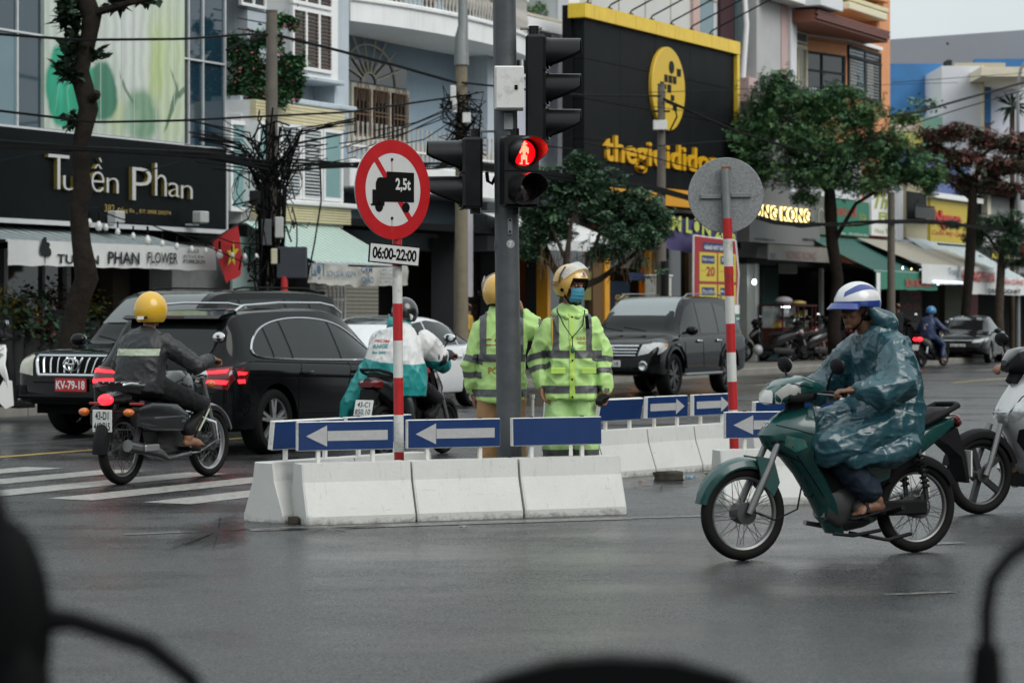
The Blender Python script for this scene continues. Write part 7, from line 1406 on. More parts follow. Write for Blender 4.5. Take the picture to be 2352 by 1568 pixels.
# == motorbikes and scooters (x forward, y left)
m_teal_p=M('teal_motorbike_paint',(.005,.05,.046),.25,var=.15,vs=6,coat=.5,dirt=(.03,.06,.05));m_seat=M('black_vinyl_seat',(.03,.029,.03),.55,var=.15,vs=15,bump=.2,bs=80);m_plast=M('black_plastic',(.014,.014,.015),.5,var=.2);m_steel=M('grey_steel',(.2,.2,.2),.4,.7,var=.2);m_eng=M('engine_grey',(.05,.05,.05),.5,.4,var=.3);m_spk=M('spoke_steel',(.12,.12,.12),.4,.7,var=0);m_hlens=M('moto_headlamp',(.5,.5,.48),.15,.1,var=.15,coat=.7);m_tyrew=M('bike_tyre',(.014,.0135,.013),.7,var=.2,vs=20)
def bike_wheel(p,x,r,w,spoked=True,mat=None,hubr=.05):
    c=(x,0,r);mat=mat or m_steel
    wh=MB().lathe([(r-.075,-.016),(r-.06,-.022),(r-.055,-.014),(r-.07,0),(r-.055,.014),(r-.06,.022),(r-.075,.016),(r-.082,0),(r-.075,-.016)],48,'y',c=c).build('wheel',mat,p)
    n=12;MB().lathe([(r-.035+.036*cos(2*pi*k/n),w/2*sin(2*pi*k/n)) for k in range(n+1)],48,'y',c=c).build('tyre',m_tyrew,wh)
    MB().lathe([(0,-.05),(hubr,-.05),(hubr,-.03),(hubr*.8,0),(hubr,.03),(hubr,.05),(0,.05)],20,'y',c=c).build('hub',m_eng,wh)
    if spoked:
        m=MB()
        for k in range(36):
            a=2*pi*k/36;b_=a+(.5 if k % 4<2 else -.5);sd=.035 if k % 2 else -.035;m.tube([(x+hubr*.95*cos(a),sd,r+hubr*.95*sin(a)),(x+(r-.075)*cos(b_),0,r+(r-.075)*sin(b_))],.0022,4)
        m.build('spokes',m_spk,wh)['kind']='stuff'
    else:
        for k in range(5):
            a=2*pi*k/5;u_=Vector((cos(a),0,sin(a)));q=Vector((-sin(a),0,cos(a)))*.02;C=Vector(c);vs=[]
            for rr in (.03,r-.078):
                for sg,y in ((-1,-.018),(1,-.018),(1,.018),(-1,.018)): vs.append(C+u_*rr+q*sg+Vector((0,y,0)))
            MB().add(vs,[(0,1,2,3),(7,6,5,4),(0,4,5,1),(1,5,6,2),(2,6,7,3),(3,7,4,0)]).build('spoke',mat,wh)
    return wh
def arc_fender(p,x,r,a0,a1,w,mat,name='fender',th=.012,tip=0.):
    rings=[];n=16
    for k in range(n+1):
        t=k/n;a=radians(a0+(a1-a0)*t);ww=w*(1-tip*(1-min(1,t*3))) ;ring=[]
        pr=[(-1,-.045),(-.85,-.012),(-.5,0),(0,.008),(.5,0),(.85,-.012),(1,-.045)]
        for s,d in pr: ring.append((x+(r+d)*cos(a),s*ww,r0_+(r+d)*sin(a)))
        for s,d in reversed(pr): ring.append((x+(r+d-th)*cos(a),s*ww*.92,r0_+(r+d-th)*sin(a)))
        rings.append(ring)
    return MB().loft(rings).build(name,mat,p)
def shield(p,secs,mat,name,th=.018,n=10,pw=.75):
    """a leg shield: curved plates, (z, front x, half width, wrap depth) per level"""
    rings=[]
    for z,f,w,b in secs:
        out=[]
        for k in range(n+1):
            t=-1+2*k/n;out.append((f-b*abs(t)**1.7,w*math.copysign(abs(t)**pw,t),z))
        inn=[(x-th,y*.92,z_) for x,y,z_ in reversed(out)];rings.append(out+inn)
    return MB().loft(rings).build(name,mat,p)
def xloft(p,secs,mat,name,n=14,pw=.55):
    """body along x: (x, z low, z high, half width)"""
    rings=[]
    for x,z0,z1,w in secs:
        c,h=(z0+z1)/2,(z1-z0)/2;ring=[]
        for k in range(n):
            a=2*pi*k/n;cy,sz=cos(a),sin(a);ring.append((x,w*math.copysign(abs(cy)**pw,cy),c+h*math.copysign(abs(sz)**pw,sz)))
        rings.append(ring)
    return MB().loft(rings).build(name,mat,p)
def mirrors(p,x,z,y,w=.075,mat=None,bx=None):
    for sg in (-1,1):
        T=Matrix.Translation((x,sg*y,z)) @ Matrix.Rotation(radians(10),4,'Y');mm=MB();mm.ell((0,0,0),(.025,w,.05),14,10,T=T);m=mm.build('mirror',m_plast,p);MB().ell((-.014,0,0),(.014,w*.88,.042),12,8,T=T).build('mirror_glass',m_chrome,m)
        MB().tube([((bx or x)+.0,sg*(y-.12),z-.17),(x+.02,sg*(y-.06),z-.08),(x+.01,sg*(y-.02),z-.02)],.007,6).build('mirror_stem',m_plast,m)
def grips(p,x,z,y,back=.06):
    MB().tube([(x-back,-y,z),(x-back*.4,-y*.6,z+.01),(x,-.08,z-.01),(x,.08,z-.01),(x-back*.4,y*.6,z+.01),(x-back,y,z)],.012,8).build('handlebar',m_plast,p)
    for sg in (-1,1):
        MB().tube([(x-back*.55,sg*(y-.13),z+.005),(x-back,sg*y,z)],.018,10).build('grip',m_plast,p);MB().tube([(x-back*.4+.03,sg*(y-.17),z),(x-back+.05,sg*(y-.08),z-.005),(x-back+.045,sg*(y+.02),z-.01)],.006,6).build('brake_lever',m_steel,p)
r0_=.28
def underbone(loc,rz,label,paint,scale=1.,group='motorbikes',lean=0.):
    t=thing('motorbike',label,'motorbike',loc,rz,group,scale)
    bike_wheel(t,.61,.28,.07,hubr=.062);bike_wheel(t,-.61,.28,.075,hubr=.065)
    MB().lathe([(0,-.06),(.06,-.06),(.066,-.02),(.066,.05),(0,.055)],20,'y',c=(.61,0,.28)).build('front_drum',m_eng,t);MB().lathe([(0,-.06),(.065,-.06),(.07,.0),(.07,.06),(0,.06)],20,'y',c=(-.61,0,.28)).build('rear_drum',m_eng,t)
    for sg in (-1,1):
        MB().tube([(.61,sg*.075,.28),(.57,sg*.075,.36),(.46,sg*.075,.58),(.38,sg*.06,.75)],[.02,.024,.02,.02],10).build('fork_leg',m_steel,t)
        MB().tube([(-.55,sg*.11,.66),(-.58,sg*.11,.58)],.014,8).build('shock_rod',m_steel,t)
        sp=[(-.575-.035*k/44,sg*.11+.026*cos(k*.9),.60-.20*k/44+0) for k in range(45)];sp=[(x+.026*sin(k*.9),y,z) for k,(x,y,z) in enumerate(sp)];MB().tube(sp,.006,5).build('shock_spring',m_plast,t);MB().tube([(-.59,sg*.11,.52),(-.62,sg*.11,.33)],.016,8).build('shock_body',m_eng,t)
        MB().box(-.64,-.06,sg*.095-.014,sg*.095+.014,.265,.315,.008).build('swingarm',m_steel,t);MB().tube([(-.1,sg*.1,.24),(-.1,sg*.3,.235)],.016,8).build('foot_peg',m_plast,t);MB().tube([(-.33,sg*.1,.25),(-.34,sg*.27,.30)],.015,8).build('rear_peg',m_plast,t)
    arc_fender(t,.61,.325,12,118,.062,paint,'front_fender',tip=.45);MB().prism([(.44,.60),(.56,.62),(.52,.46),(.44,.38),(.40,.46)],.064,.078).build('fender_flap',paint,t);MB().prism([(.44,.60),(.56,.62),(.52,.46),(.44,.38),(.40,.46)],-.078,-.064).build('fender_flap',paint,t)
    ls_=shield(t,[(.14,.03,.08,.06),(.2,.06,.10,.08),(.35,.15,.118,.095),(.5,.25,.13,.11),(.60,.34,.145,.13),(.67,.46,.16,.25),(.74,.50,.165,.29),(.81,.45,.15,.25),(.87,.36,.11,.17),(.905,.28,.07,.10)],paint,'leg_shield')
    sf=surf_of(ls_,t)
    for nm,pl,mt in (('badge_panel',[(.38,.74),(.27,.715),(.25,.67),(.31,.64),(.38,.68)],M('scuffed_teal',(.03,.14,.12),.4,var=.5,vs=25,dirt=(.2,.12,.08))),('air_slot',[(.47,.70),(.40,.715),(.38,.70),(.45,.685)],m_plast),('lower_shield',[(.14,.30),(.06,.30),(.0,.16),(.04,.16)],M('dark_teal_panel',(.008,.07,.062),.35,var=.15,coat=.4))): sf.decal(side(pl),LEFT,nm,mt,.003,ls_,mirror=True)
    for pts in ([(.42,.80),(.30,.77),(.18,.73)],[(.30,.62),(.2,.5),(.1,.36)],[(.46,.66),(.36,.63),(.27,.58)]): sf.strip(side(pts),LEFT,.003,'panel_gap',m_arch,False,True,parent=ls_,off=.001)
    sf.decal([(-.02,.79),(.02,.79),(.02,.82),(-.02,.82)],FRONT,'shield_badge',m_chrome,.004,ls_)
    xloft(t,[(.30,.62,.88,.05),(.22,.50,.80,.07),(.1,.42,.62,.075),(-.05,.40,.58,.08),(-.2,.42,.64,.085)],m_plast,'frame_tunnel')
    xloft(t,[(.07,.22,.40,.09),(.0,.16,.44,.11),(-.08,.15,.45,.12),(-.2,.17,.42,.12),(-.28,.2,.36,.09)],m_eng,'engine');MB().lathe([(0,.045),(.045,.04),(.058,.02),(.058,0),(0,0)],20,'y',c=(-.13,.13,.29)).build('crank_cover',m_eng,t);MB().lathe([(0,-.045),(.05,-.04),(.062,-.02),(.062,0),(0,0)],20,'y',c=(-.1,-.13,.29)).build('clutch_cover',m_eng,t)
    arc_fender(t,-.61,.315,35,150,.06,m_plast,'inner_fender');xloft(t,[(.16,.36,.60,.06),(.02,.32,.56,.095),(-.15,.34,.58,.10),(-.32,.40,.60,.09),(-.42,.46,.58,.06)],m_plast,'under_cover',pw=.5)
    for sg in (-1,1): MB().prism([(-.06,.60),(-.24,.66),(-.36,.60),(-.34,.47),(-.2,.42),(-.08,.48)],sg*.105,sg*.128).build('side_cover',paint,t)
    m=MB()
    for k in range(5): m.box(.02+.014*k,.026+.014*k,-.06,.06,.24,.34)
    m.build('cylinder_fins',m_steel,t)['kind']='stuff'
    xloft(t,[(-.12,.44,.56,.07),(-.25,.46,.66,.115),(-.42,.52,.73,.125),(-.6,.60,.77,.115),(-.76,.70,.81,.09),(-.87,.77,.83,.05)],paint,'rear_fairing');xloft(t,[(-.02,.60,.68,.05),(-.15,.66,.77,.10),(-.3,.68,.79,.125),(-.5,.71,.84,.125),(-.68,.78,.89,.11),(-.8,.82,.89,.08),(-.83,.83,.87,.05)],m_seat,'seat',pw=.7)
    MB().tube([(-.52,.125,.76),(-.7,.135,.84),(-.84,.12,.90),(-.90,0,.905),(-.84,-.12,.90),(-.7,-.135,.84),(-.52,-.125,.76)],.018,8).build('grab_rail',m_plast,t);MB().ell((-.885,0,.80),(.035,.09,.045),12,8).build('tail_lamp',m_taild,t)
    MB().prism([(-.72,.70),(-.87,.76),(-.93,.60),(-.96,.42),(-.94,.42),(-.9,.58),(-.8,.66)],-.075,.075).build('rear_mudguard',m_plast,t);MB().box(-.965,-.955,-.095,.095,.46,.62).build('number_plate',m_plate,t)
    MB().box(-.62,-.16,.1,.125,.24,.33,.02).build('chain_case',m_plast,t);MB().tube([(.12,-.1,.2),(-.1,-.15,.16),(-.3,-.16,.22),(-.45,-.17,.28),(-.8,-.19,.36)],[.016,.018,.025,.04,.042],10).build('exhaust',m_steel,t);MB().tube([(-.05,.13,.15),(-.3,.17,.1),(-.45,.17,.13),(-.47,.16,.13)],.013,6).build('centre_stand',m_plast,t);MB().tube([(.08,.16,.15),(-.05,.17,.135),(-.25,.16,.16)],.012,6).build('engine_guard',m_plast,t)
    MB().tube([(.6,.07,.3),(.45,.1,.24),(.3,.11,.3),(.25,.1,.5)],.006,5).build('brake_cable',m_plast,t)
    # handlebar cowl with headlamp
    cw=xloft(t,[(.475,.93,.955,.03),(.44,.92,1.0,.085),(.36,.93,1.065,.125),(.25,.95,1.095,.125),(.13,.98,1.055,.095),(.06,.99,1.02,.05)],paint,'headlamp_cowl',20,pw=.6);sc_f=surf_of(cw,t);sc_f.decal(side([(.434,.935),(.36,.93),(.28,.965),(.29,1.02),(.36,1.045),(.434,.99)]),LEFT,'headlamp',m_hlens,.009,cw,mirror=True);sc_f.decal([(-.07,.935),(.07,.935),(.075,.985),(.05,1.0),(-.05,1.0),(-.075,.985)],FRONT,'headlamp_front',m_hlens,.009,cw);sc_f.strip(side([(.42,1.03),(.33,1.045),(.2,1.02)]),LEFT,.003,'panel_gap',m_arch,False,True,parent=cw,off=.001);MB().tube([(.26,0,.86),(.24,0,.97)],.06,10).build('steering_neck',m_plast,t)
    for sg in (-1,1): xloft(t,[(.36,.935,.985,.02),(.3,.93,.99,.03),(.18,.95,.99,.02)],m_plast,'cowl_side',pw=.7).location=(0,sg*.11,0)
    grips(t,.2,.985,.33,.1);mirrors(t,.14,1.15,.30)
    return t
P=gpt(1705,1285);yaw=radians(205);sc=1.0;hd=Vector((cos(yaw),sin(yaw),0));MOTO=Vector((1.37,15.2,0))-hd*.61*sc;MOTO_YAW=yaw;MOTO_S=sc
underbone(MOTO,yaw,'teal underbone motorbike ridden by the man in the crinkled raincoat',m_teal_p,sc)
# -- black standard motorbike at the crosswalk
def standard(loc,rz,label,scale=1.,plate=True,group='motorbikes',lit=True):
    global r0_;r0_=.29
    t=thing('motorbike',label,'motorbike',loc,rz,group,scale);m_bp=M('black_bike_paint',(.008,.008,.009),.25,var=.15,coat=.6)
    bike_wheel(t,.635,.29,.075,mat=m_alloy,hubr=.065);bike_wheel(t,-.635,.29,.085,hubr=.07)
    for sg in (-1,1):
        MB().tube([(.635,sg*.085,.29),(.56,sg*.085,.48),(.42,sg*.08,.86)],[.024,.022,.02],10).build('fork_leg',m_steel,t);MB().tube([(-.52,sg*.13,.68),(-.62,sg*.13,.34)],.028,8).build('shock',m_eng,t);MB().box(-.66,-.1,sg*.11-.015,sg*.11+.015,.27,.32,.008).build('swingarm',m_eng,t);MB().tube([(.02,sg*.12,.27),(.02,sg*.33,.265)],.017,8).build('foot_peg',m_plast,t)
        # side boxes, rack tubes, indicators, guard bars
        xloft(t,[(-.02,.42,.58,.05),(-.2,.42,.66,.06),(-.55,.44,.68,.065),(-.72,.48,.64,.05)],m_bp,'side_box',pw=.4).location=(0,sg*.2,0);MB().box(-.74,-.66,sg*.2-.05,sg*.2+.05,.655,.675,.005).build('red_reflector',M('red_reflector',(.3,.02,.02),.3),t);MB().tube([(-.2,sg*.11,.72),(-.3,sg*.15,.80),(-.72,sg*.15,.83),(-.78,sg*.12,.82)],.011,6).build('rack_tube',m_chrome,t);MB().ell((-.84,sg*.22,.60),(.05,.045,.032),12,8).build('indicator',m_ind,t);MB().tube([(-.8,0,.60),(-.82,sg*.2,.60)],.01,6).build('indicator_stalk',m_plast,t);MB().tube([(.22,sg*.1,.55),(.3,sg*.3,.48),(.3,sg*.32,.34),(.2,sg*.2,.24),(.12,sg*.08,.22)],.013,8).build('guard_bar',m_chrome,t);MB().ell((.38,sg*.2,.80),(.05,.03,.03),10,8).build('indicator',m_ind,t)
        MB().box(-.16,-.1,sg*.205,sg*.268,.5,.52).build('box_strip',m_chrome,t);MB().box(-.55,-.1,sg*.262,sg*.268,.545,.555).build('box_strip',m_chrome,t)
    arc_fender(t,.635,.335,20,140,.055,m_bp,'front_fender');arc_fender(t,-.635,.335,60,185,.065,m_plast,'rear_fender')
    xloft(t,[(.3,.66,.84,.09),(.2,.62,.92,.14),(.05,.60,.92,.14),(-.08,.62,.82,.10)],m_bp,'fuel_tank',pw=.75);xloft(t,[(-.02,.68,.76,.08),(-.15,.70,.79,.12),(-.45,.71,.81,.13),(-.68,.74,.83,.10)],m_seat,'seat',pw=.7);xloft(t,[(.25,.2,.42,.10),(.1,.18,.58,.13),(-.12,.18,.55,.13),(-.25,.22,.42,.1)],m_eng,'engine');MB().tube([(.2,-.1,.35),(.15,-.14,.22),(-.2,-.15,.2),(-.35,-.16,.26),(-.8,-.18,.33)],[.018,.02,.025,.045,.05],12).build('exhaust',M('blackened_chrome',(.15,.15,.15),.3,.8),t);MB().box(-.62,-.42,-.235,-.2,.27,.33,.01).build('heat_shield',m_alloy,t)
    m=MB()
    for y in (-.12,-.06,0,.06,.12): m.tube([(-.5,y,.835),(-.8,y,.84)],.008,5)
    m.build('rack_bars',m_chrome,t)['kind']='stuff';xloft(t,[(-.6,.66,.78,.08),(-.75,.66,.77,.09),(-.84,.67,.74,.07)],m_bp,'tail',pw=.6);MB().ell((-.85,0,.70),(.035,.075,.045),14,8).build('tail_lamp',m_tail if lit else m_taild,t)
    pl=MB().box(-.9,-.892,-.095,.095,.44,.62,.003).build('number_plate',m_plate,t)
    if plate:
        T=Matrix.Translation((-.903,0,.53)) @ Matrix.Rotation(radians(-90),4,'Z');text(MB(),'43-D1',-.065,.065,.01,.075,0,bold=.01,T=T).build('plate_text',m_ink,pl,fixn=False);text(MB(),'448.715',-.08,.08,-.075,-.012,0,bold=.01,T=T).build('plate_text',m_ink,pl,fixn=False)
    MB().box(-.915,-.9,-.04,.04,.37,.4).build('reflector',m_taild,t);MB().prism([(-.8,.6),(-.9,.45),(-.93,.26),(-.91,.26),(-.86,.45)],-.06,.06).build('mud_flap',m_plast,t)
    MB().tube([(.42,0,.70),(.36,0,.95)],.03,8).build('steering_stem',m_plast,t);MB().tube([(.22,-.36,1.0),(.3,-.26,1.04),(.37,-.08,.98),(.37,.08,.98),(.3,.26,1.04),(.22,.36,1.0)],.012,8).build('handlebar',m_chrome,t)
    for sg in (-1,1): MB().tube([(.29,sg*.27,1.035),(.22,sg*.37,1.0)],.019,10).build('grip',m_plast,t)
    mirrors(t,.3,1.2,.34,.07);MB().lathe([(0,.5),(.085,.5),(.09,.44),(.06,.36),(0,.35)],18,'x',c=(0,0,.86)).build('headlamp',m_chrome,t);MB().ell((.4,0,1.02),(.05,.1,.04)).build('instrument_cowl',m_plast,t)
    r0_=.28;return t
LM=(Vector((-3.367,21.97,0))+Vector((-2.74,23.2,0)))/2;LMY=radians(63);LMS=1.05
standard(LM,LMY,'black motorbike with lit tail lamp and side boxes at the crosswalk',LMS)
# -- scooters
def scooter(loc,rz,label,paint,dark,scale=1.,lit=False,plate=None,group='motorbikes',seatm=None,lamp=None):
    global r0_;r0_=.27
    t=thing('scooter',label,'scooter',loc,rz,group,scale);seatm=seatm or m_seat
    bike_wheel(t,.64,.27,.085,False,m_dalloy);bike_wheel(t,-.62,.27,.095,False,m_dalloy)
    for sg in (-1,1): MB().tube([(.64,sg*.075,.27),(.6,sg*.075,.36),(.5,sg*.06,.62)],.022,10).build('fork_leg',m_steel,t);MB().tube([(-.5,sg*.12,.62),(-.58,sg*.12,.32)],.026,8).build('shock',m_chrome,t)
    arc_fender(t,.64,.315,15,165,.06,dark,'front_fender',tip=.4)
    ap=shield(t,[(.2,.2,.14,.08),(.28,.27,.17,.12),(.4,.33,.20,.16),(.52,.38,.22,.2),(.62,.46,.22,.26),(.70,.50,.2,.28),(.78,.45,.18,.24),(.88,.37,.14,.16),(.94,.32,.09,.1)],paint,'front_apron')
    sf=surf_of(ap,t);lm_=lamp or M('clear_grey_lens',(.2,.2,.19),.2,coat=.6)
    sf.decal(side([(.47,.66),(.40,.76),(.26,.84),(.22,.82),(.34,.70),(.42,.63)]),LEFT,'headlamp',lm_,.006,ap,mirror=True);sf.decal(side([(.38,.58),(.28,.62),(.2,.5),(.3,.4),(.36,.5)]),LEFT,'lower_cheek',dark,.004,ap,mirror=True);sf.strip(side([(.45,.70),(.36,.80),(.22,.90)]),LEFT,.004,'panel_gap',m_arch,False,True,parent=ap,off=.001);sf.decal([(-.06,.60),(.06,.60),(.09,.72),(-.09,.72)],FRONT,'nose_lamp',lm_,.006,ap)
    shield(t,[(.24,.20,.15,.08),(.45,.28,.19,.14),(.65,.32,.19,.16),(.85,.30,.14,.12)],dark,'inner_apron',th=.06)
    for sg in (-1,1):
        pass
        MB().tube([(-.28,sg*.1,.3),(-.28,sg*.28,.31)],.015,8).build('rear_peg',m_plast,t)
        MB().prism([(.2,.16),(.34,.3),(.22,.52),(.12,.5),(.1,.2)],sg*.15,sg*.2).build('side_skirt',paint,t)
    xloft(t,[(.3,.18,.27,.15),(.05,.16,.26,.17),(-.15,.17,.28,.16)],dark,'footboard',pw=.4);xloft(t,[(.22,.3,.5,.06),(.05,.28,.46,.08),(-.12,.28,.6,.10)],dark,'centre_tunnel')
    xloft(t,[(-.08,.3,.60,.10),(-.2,.32,.70,.15),(-.42,.42,.76,.165),(-.65,.56,.80,.14),(-.85,.68,.82,.08),(-.92,.74,.81,.04)],paint,'rear_body',pw=.6);xloft(t,[(-.0,.62,.70,.07),(-.12,.68,.78,.12),(-.4,.70,.80,.15),(-.62,.74,.85,.13),(-.8,.80,.87,.08)],seatm,'seat',pw=.7)
    xloft(t,[(-.2,.2,.38,.10),(-.5,.2,.38,.10),(-.72,.2,.34,.06)],m_eng,'engine').location=(0,.08,0);MB().tube([(-.3,-.14,.24),(-.5,-.17,.28),(-.85,-.19,.36)],[.03,.055,.05],12).build('exhaust',m_plast,t);MB().tube([(-.5,.13,.80),(-.75,.15,.86),(-.88,.1,.89),(-.9,0,.89),(-.88,-.1,.89),(-.75,-.15,.86),(-.5,-.13,.80)],.016,8).build('grab_rail',dark,t)
    tlp=xloft(t,[(-.84,.69,.80,.13),(-.9,.70,.79,.12),(-.95,.72,.77,.08)],m_tail if lit else m_taild,'tail_lamp',pw=.6);MB().prism([(-.8,.66),(-.94,.7),(-1.0,.4),(-.97,.4),(-.88,.6)],-.07,.07).build('rear_mudguard',m_plast,t);pl=MB().box(-.005,.005,-.1,.1,-.08,.08,.003,T=Matrix.Translation((-1.0,0,.52)) @ Matrix.Rotation(radians(18),4,'Y')).build('number_plate',m_plate,t)
    if plate:
        T=Matrix.Translation((-1.008,0,.52)) @ Matrix.Rotation(radians(18),4,'Y') @ Matrix.Rotation(radians(-90),4,'Z');text(MB(),plate[0],-.07,.07,.008,.062,0,bold=.01,T=T).build('plate_text',m_ink,pl,fixn=False);text(MB(),plate[1],-.085,.085,-.066,-.01,0,bold=.01,T=T).build('plate_text',m_ink,pl,fixn=False)
    MB().tube([(.36,0,.90),(.3,0,1.0)],.05,10).build('steering_neck',m_plast,t);xloft(t,[(.42,.98,1.03,.05),(.36,.97,1.12,.11),(.28,.97,1.13,.12),(.18,.98,1.08,.1),(.12,1.0,1.05,.05)],dark,'handlebar_cowl',pw=.7);xloft(t,[(.43,1.02,1.06,.03),(.36,1.08,1.135,.07),(.27,1.11,1.15,.08)],M('smoked_screen',(.04,.04,.045),.15,coat=.5),'fly_screen',pw=.7)
    grips(t,.24,1.01,.34,.08);mirrors(t,.2,1.2,.32)
    r0_=.28;return t
m_bsc=M('black_scooter_paint',(.01,.01,.011),.25,var=.1,coat=.6);m_wsc=M('silver_scooter_paint',(.46,.46,.46),.25,.35,var=.06,vs=4,coat=.6);m_rsc=M('red_scooter_paint',(.3,.012,.015),.25,var=.1,coat=.6);m_cresc=M('cream_scooter_paint',(.55,.55,.53),.3,var=.05,coat=.5)
CS=(Vector((-1.30,25.9,0))+Vector((-.75,27.0,0)))/2;CSY=atan2(1.1,.55);scooter(CS,CSY,'black scooter with angled number plate ridden by the raincoat rider behind the barrier',m_bsc,m_plast,1.02,False,('43-C1','850.10'))
hd=Vector((cos(radians(207)),sin(radians(207)),0));WS=Vector((3.42,18.74,0))-hd*.64*1.06;WSY=radians(207);scooter(WS,WSY,'silver-white scooter entering the picture at the right edge',m_wsc,m_plast,1.06,lamp=M('chrome_headlamp',(.5,.51,.52),.15,.6,var=.4,vs=14,coat=.6))
P=gpt(2142,841);FR=Vector((P.x,P.y,0));FRY=PHI-radians(10);scooter(FR,FRY,'dark scooter with lit tail lamp carrying the rider in blue',m_bsc,m_plast,1.05,True)
# parked bikes on the pavement
for k,(px,V_,dy,pm,lab,sc_) in enumerate(((1762,26.0,1.9,m_bsc,'black scooter parked left of the red one, chrome headlamp facing the road',1.05),(1850,25.6,2.6,m_bsc,'black scooter parked in front of the food cart',1.05),(1882,25.9,2.7,m_rsc,'red scooter parked in front of the food cart',1.05),(1912,25.8,.9,M('grey_cover',(.08,.08,.085),.35,var=.3),'grey plastic covered scooter parked by the tree trunk',1.1),(1800,26.4,2.4,m_rsc,'red scooter parked with its nose towards the dark doorway',1.05),(2100,25.0,1.2,m_bsc,'black scooter parked behind the rider in blue',1.1),(52,21.9,2.9,m_cresc,'cream scooter parked at the left edge behind the off-roader',1.12))):
    Y_=ray_t(px,V_);p=at(px,0,Y_);scooter(Vector((p.x,Y_,.163 if V_>23.2 else 0)),PHI+dy if k != 6 else PHI+2.2,lab,pm,m_plast,sc_,group='parked scooters')
hm=MB().ell((0,0,.13),(.14,.17,.14),16,10).build('helmet',M('grey_helmet',(.3,.3,.3),.3,coat=.4));p=ppt(1740,800,25.4);hm.location=(p.x,p.y,ppt(1740,803,25.4).z-.13);tag(hm,'pale grey helmet hanging on the leftmost parked scooter','helmet')
# -- the bike we look over: handlebars out of focus in front of the lens
fb=standard(Vector((-.02,1.93,0)),radians(90),'blurred black motorbike handlebars closest to the camera',1.0,False,lit=False)
for ch in list(fb.children):
    if ch.name.split('.')[0] in ('mirror','handlebar','grip','instrument_cowl'):
        for g in list(ch.children): bpy.data.objects.remove(g)
        bpy.data.objects.remove(ch)
m_fbk=M('near_black_rubber',(.004,.0042,.0045),.6,var=.1);Yh=2.32;q=lambda px,py,dy=0: at(px,py,Yh+dy)-Vector(fb.location)
Rz=Matrix.Rotation(-radians(90),3,'Z');loc_=lambda px,py,dy=0: Rz @ q(px,py,dy)
MB().tube([loc_(-120,1640),loc_(300,1660),loc_(900,1690),loc_(1500,1690),loc_(2100,1660),loc_(2420,1640)],.012,8).build('handlebar',m_fbk,fb)
MB().tube([loc_(60,1700),loc_(40,1480),loc_(70,1420),loc_(170,1425),loc_(340,1480),loc_(440,1560),loc_(470,1640)],[.03,.028,.016,.01,.01,.009,.009],10).build('brake_lever',m_fbk,fb)
MB().ell(tuple(loc_(10,1440)),(.03,.045,.1),16,12).build('mirror',m_fbk,fb);MB().tube([loc_(-30,1120),loc_(-10,1260),loc_(5,1400)],[.012,.022,.03],10).build('mirror_boot',m_fbk,fb)
MB().tube([loc_(2265,1640),loc_(2266,1560),loc_(2266,1480)],[.017,.016,.013],12).build('mirror_boot',m_fbk,fb);mr=MB().tube([loc_(2266,1490),loc_(2266,1400),loc_(2278,1330),loc_(2320,1275),loc_(2400,1225),loc_(2520,1180)],.0075,10).build('mirror_stem',m_fbk,fb);MB().ell(tuple(loc_(2600,1160)),(.02,.09,.05)).build('mirror',m_fbk,fb)
xl=MB();rings=[]
for k,(dx_,hh) in enumerate(((-330,0),(-250,30),(-120,62),(0,70),(150,62),(280,30),(340,0))):
    c_=1400+dx_;rings.append([loc_(c_,1580-hh-0,-.1),loc_(c_,1580-hh*1.2,0),loc_(c_,1600-hh,.12),loc_(c_,1760,.1),loc_(c_,1760,-.1)])
xl.loft(rings).build('instrument_cowl',m_fbk,fb)
# == people (x forward, y left, z up)
m_skin=M('brown_skin',(.23,.11,.065),.5,var=.12,vs=14,spec=.4);m_skin2=M('deep_brown_skin',(.15,.07,.04),.5,var=.15,vs=14,spec=.4);m_hair=M('black_hair',(.012,.01,.009),.6)
m_hiviz=M('hi_viz_fabric',(.46,.70,.24),.42,var=.1,vs=5,bump=.25,bs=22,spec=.35);m_refl=M('grey_reflective_tape',(.09,.092,.095),.45,var=.2,vs=30);m_tan=M('tan_trousers',(.36,.2,.09),.75,var=.12,vs=6,bump=.2,bs=30)
def head_shape(m,H,yaw=0.,pitch=0.,roll=0.):
    T=Matrix.Translation(H) @ Matrix.Rotation(yaw,4,'Z') @ Matrix.Rotation(pitch,4,'Y')
    m.ell((-.012,0,.03),(.095,.076,.098),18,12,T=T);m.ell((.028,0,-.045),(.06,.058,.075),16,12,T=T);m.ell((.066,0,-.098),(.022,.027,.02),12,8,T=T);m.limb([(.082,0,.022),(.098,0,-.002),(.108,0,-.02)],[.009,.011,.014],8,T=T)
    for s in (-1,1): m.ell((.098,s*.013,-.024),(.012,.009,.009),8,6,T=T);m.ell((.052,s*.04,-.022),(.03,.022,.03),10,8,T=T);m.ell((-.01,s*.079,-.008),(.018,.009,.03),10,8,T=T);m.limb([(.072,s*.05,.034),(.086,s*.018,.036)],.011,8,T=T)
    m.limb([(.083,-.022,-.055),(.092,0,-.053),(.083,.022,-.055)],.007,6,T=T);m.limb([(.08,-.018,-.069),(.09,0,-.07),(.08,.018,-.069)],.008,6,T=T)
    return T
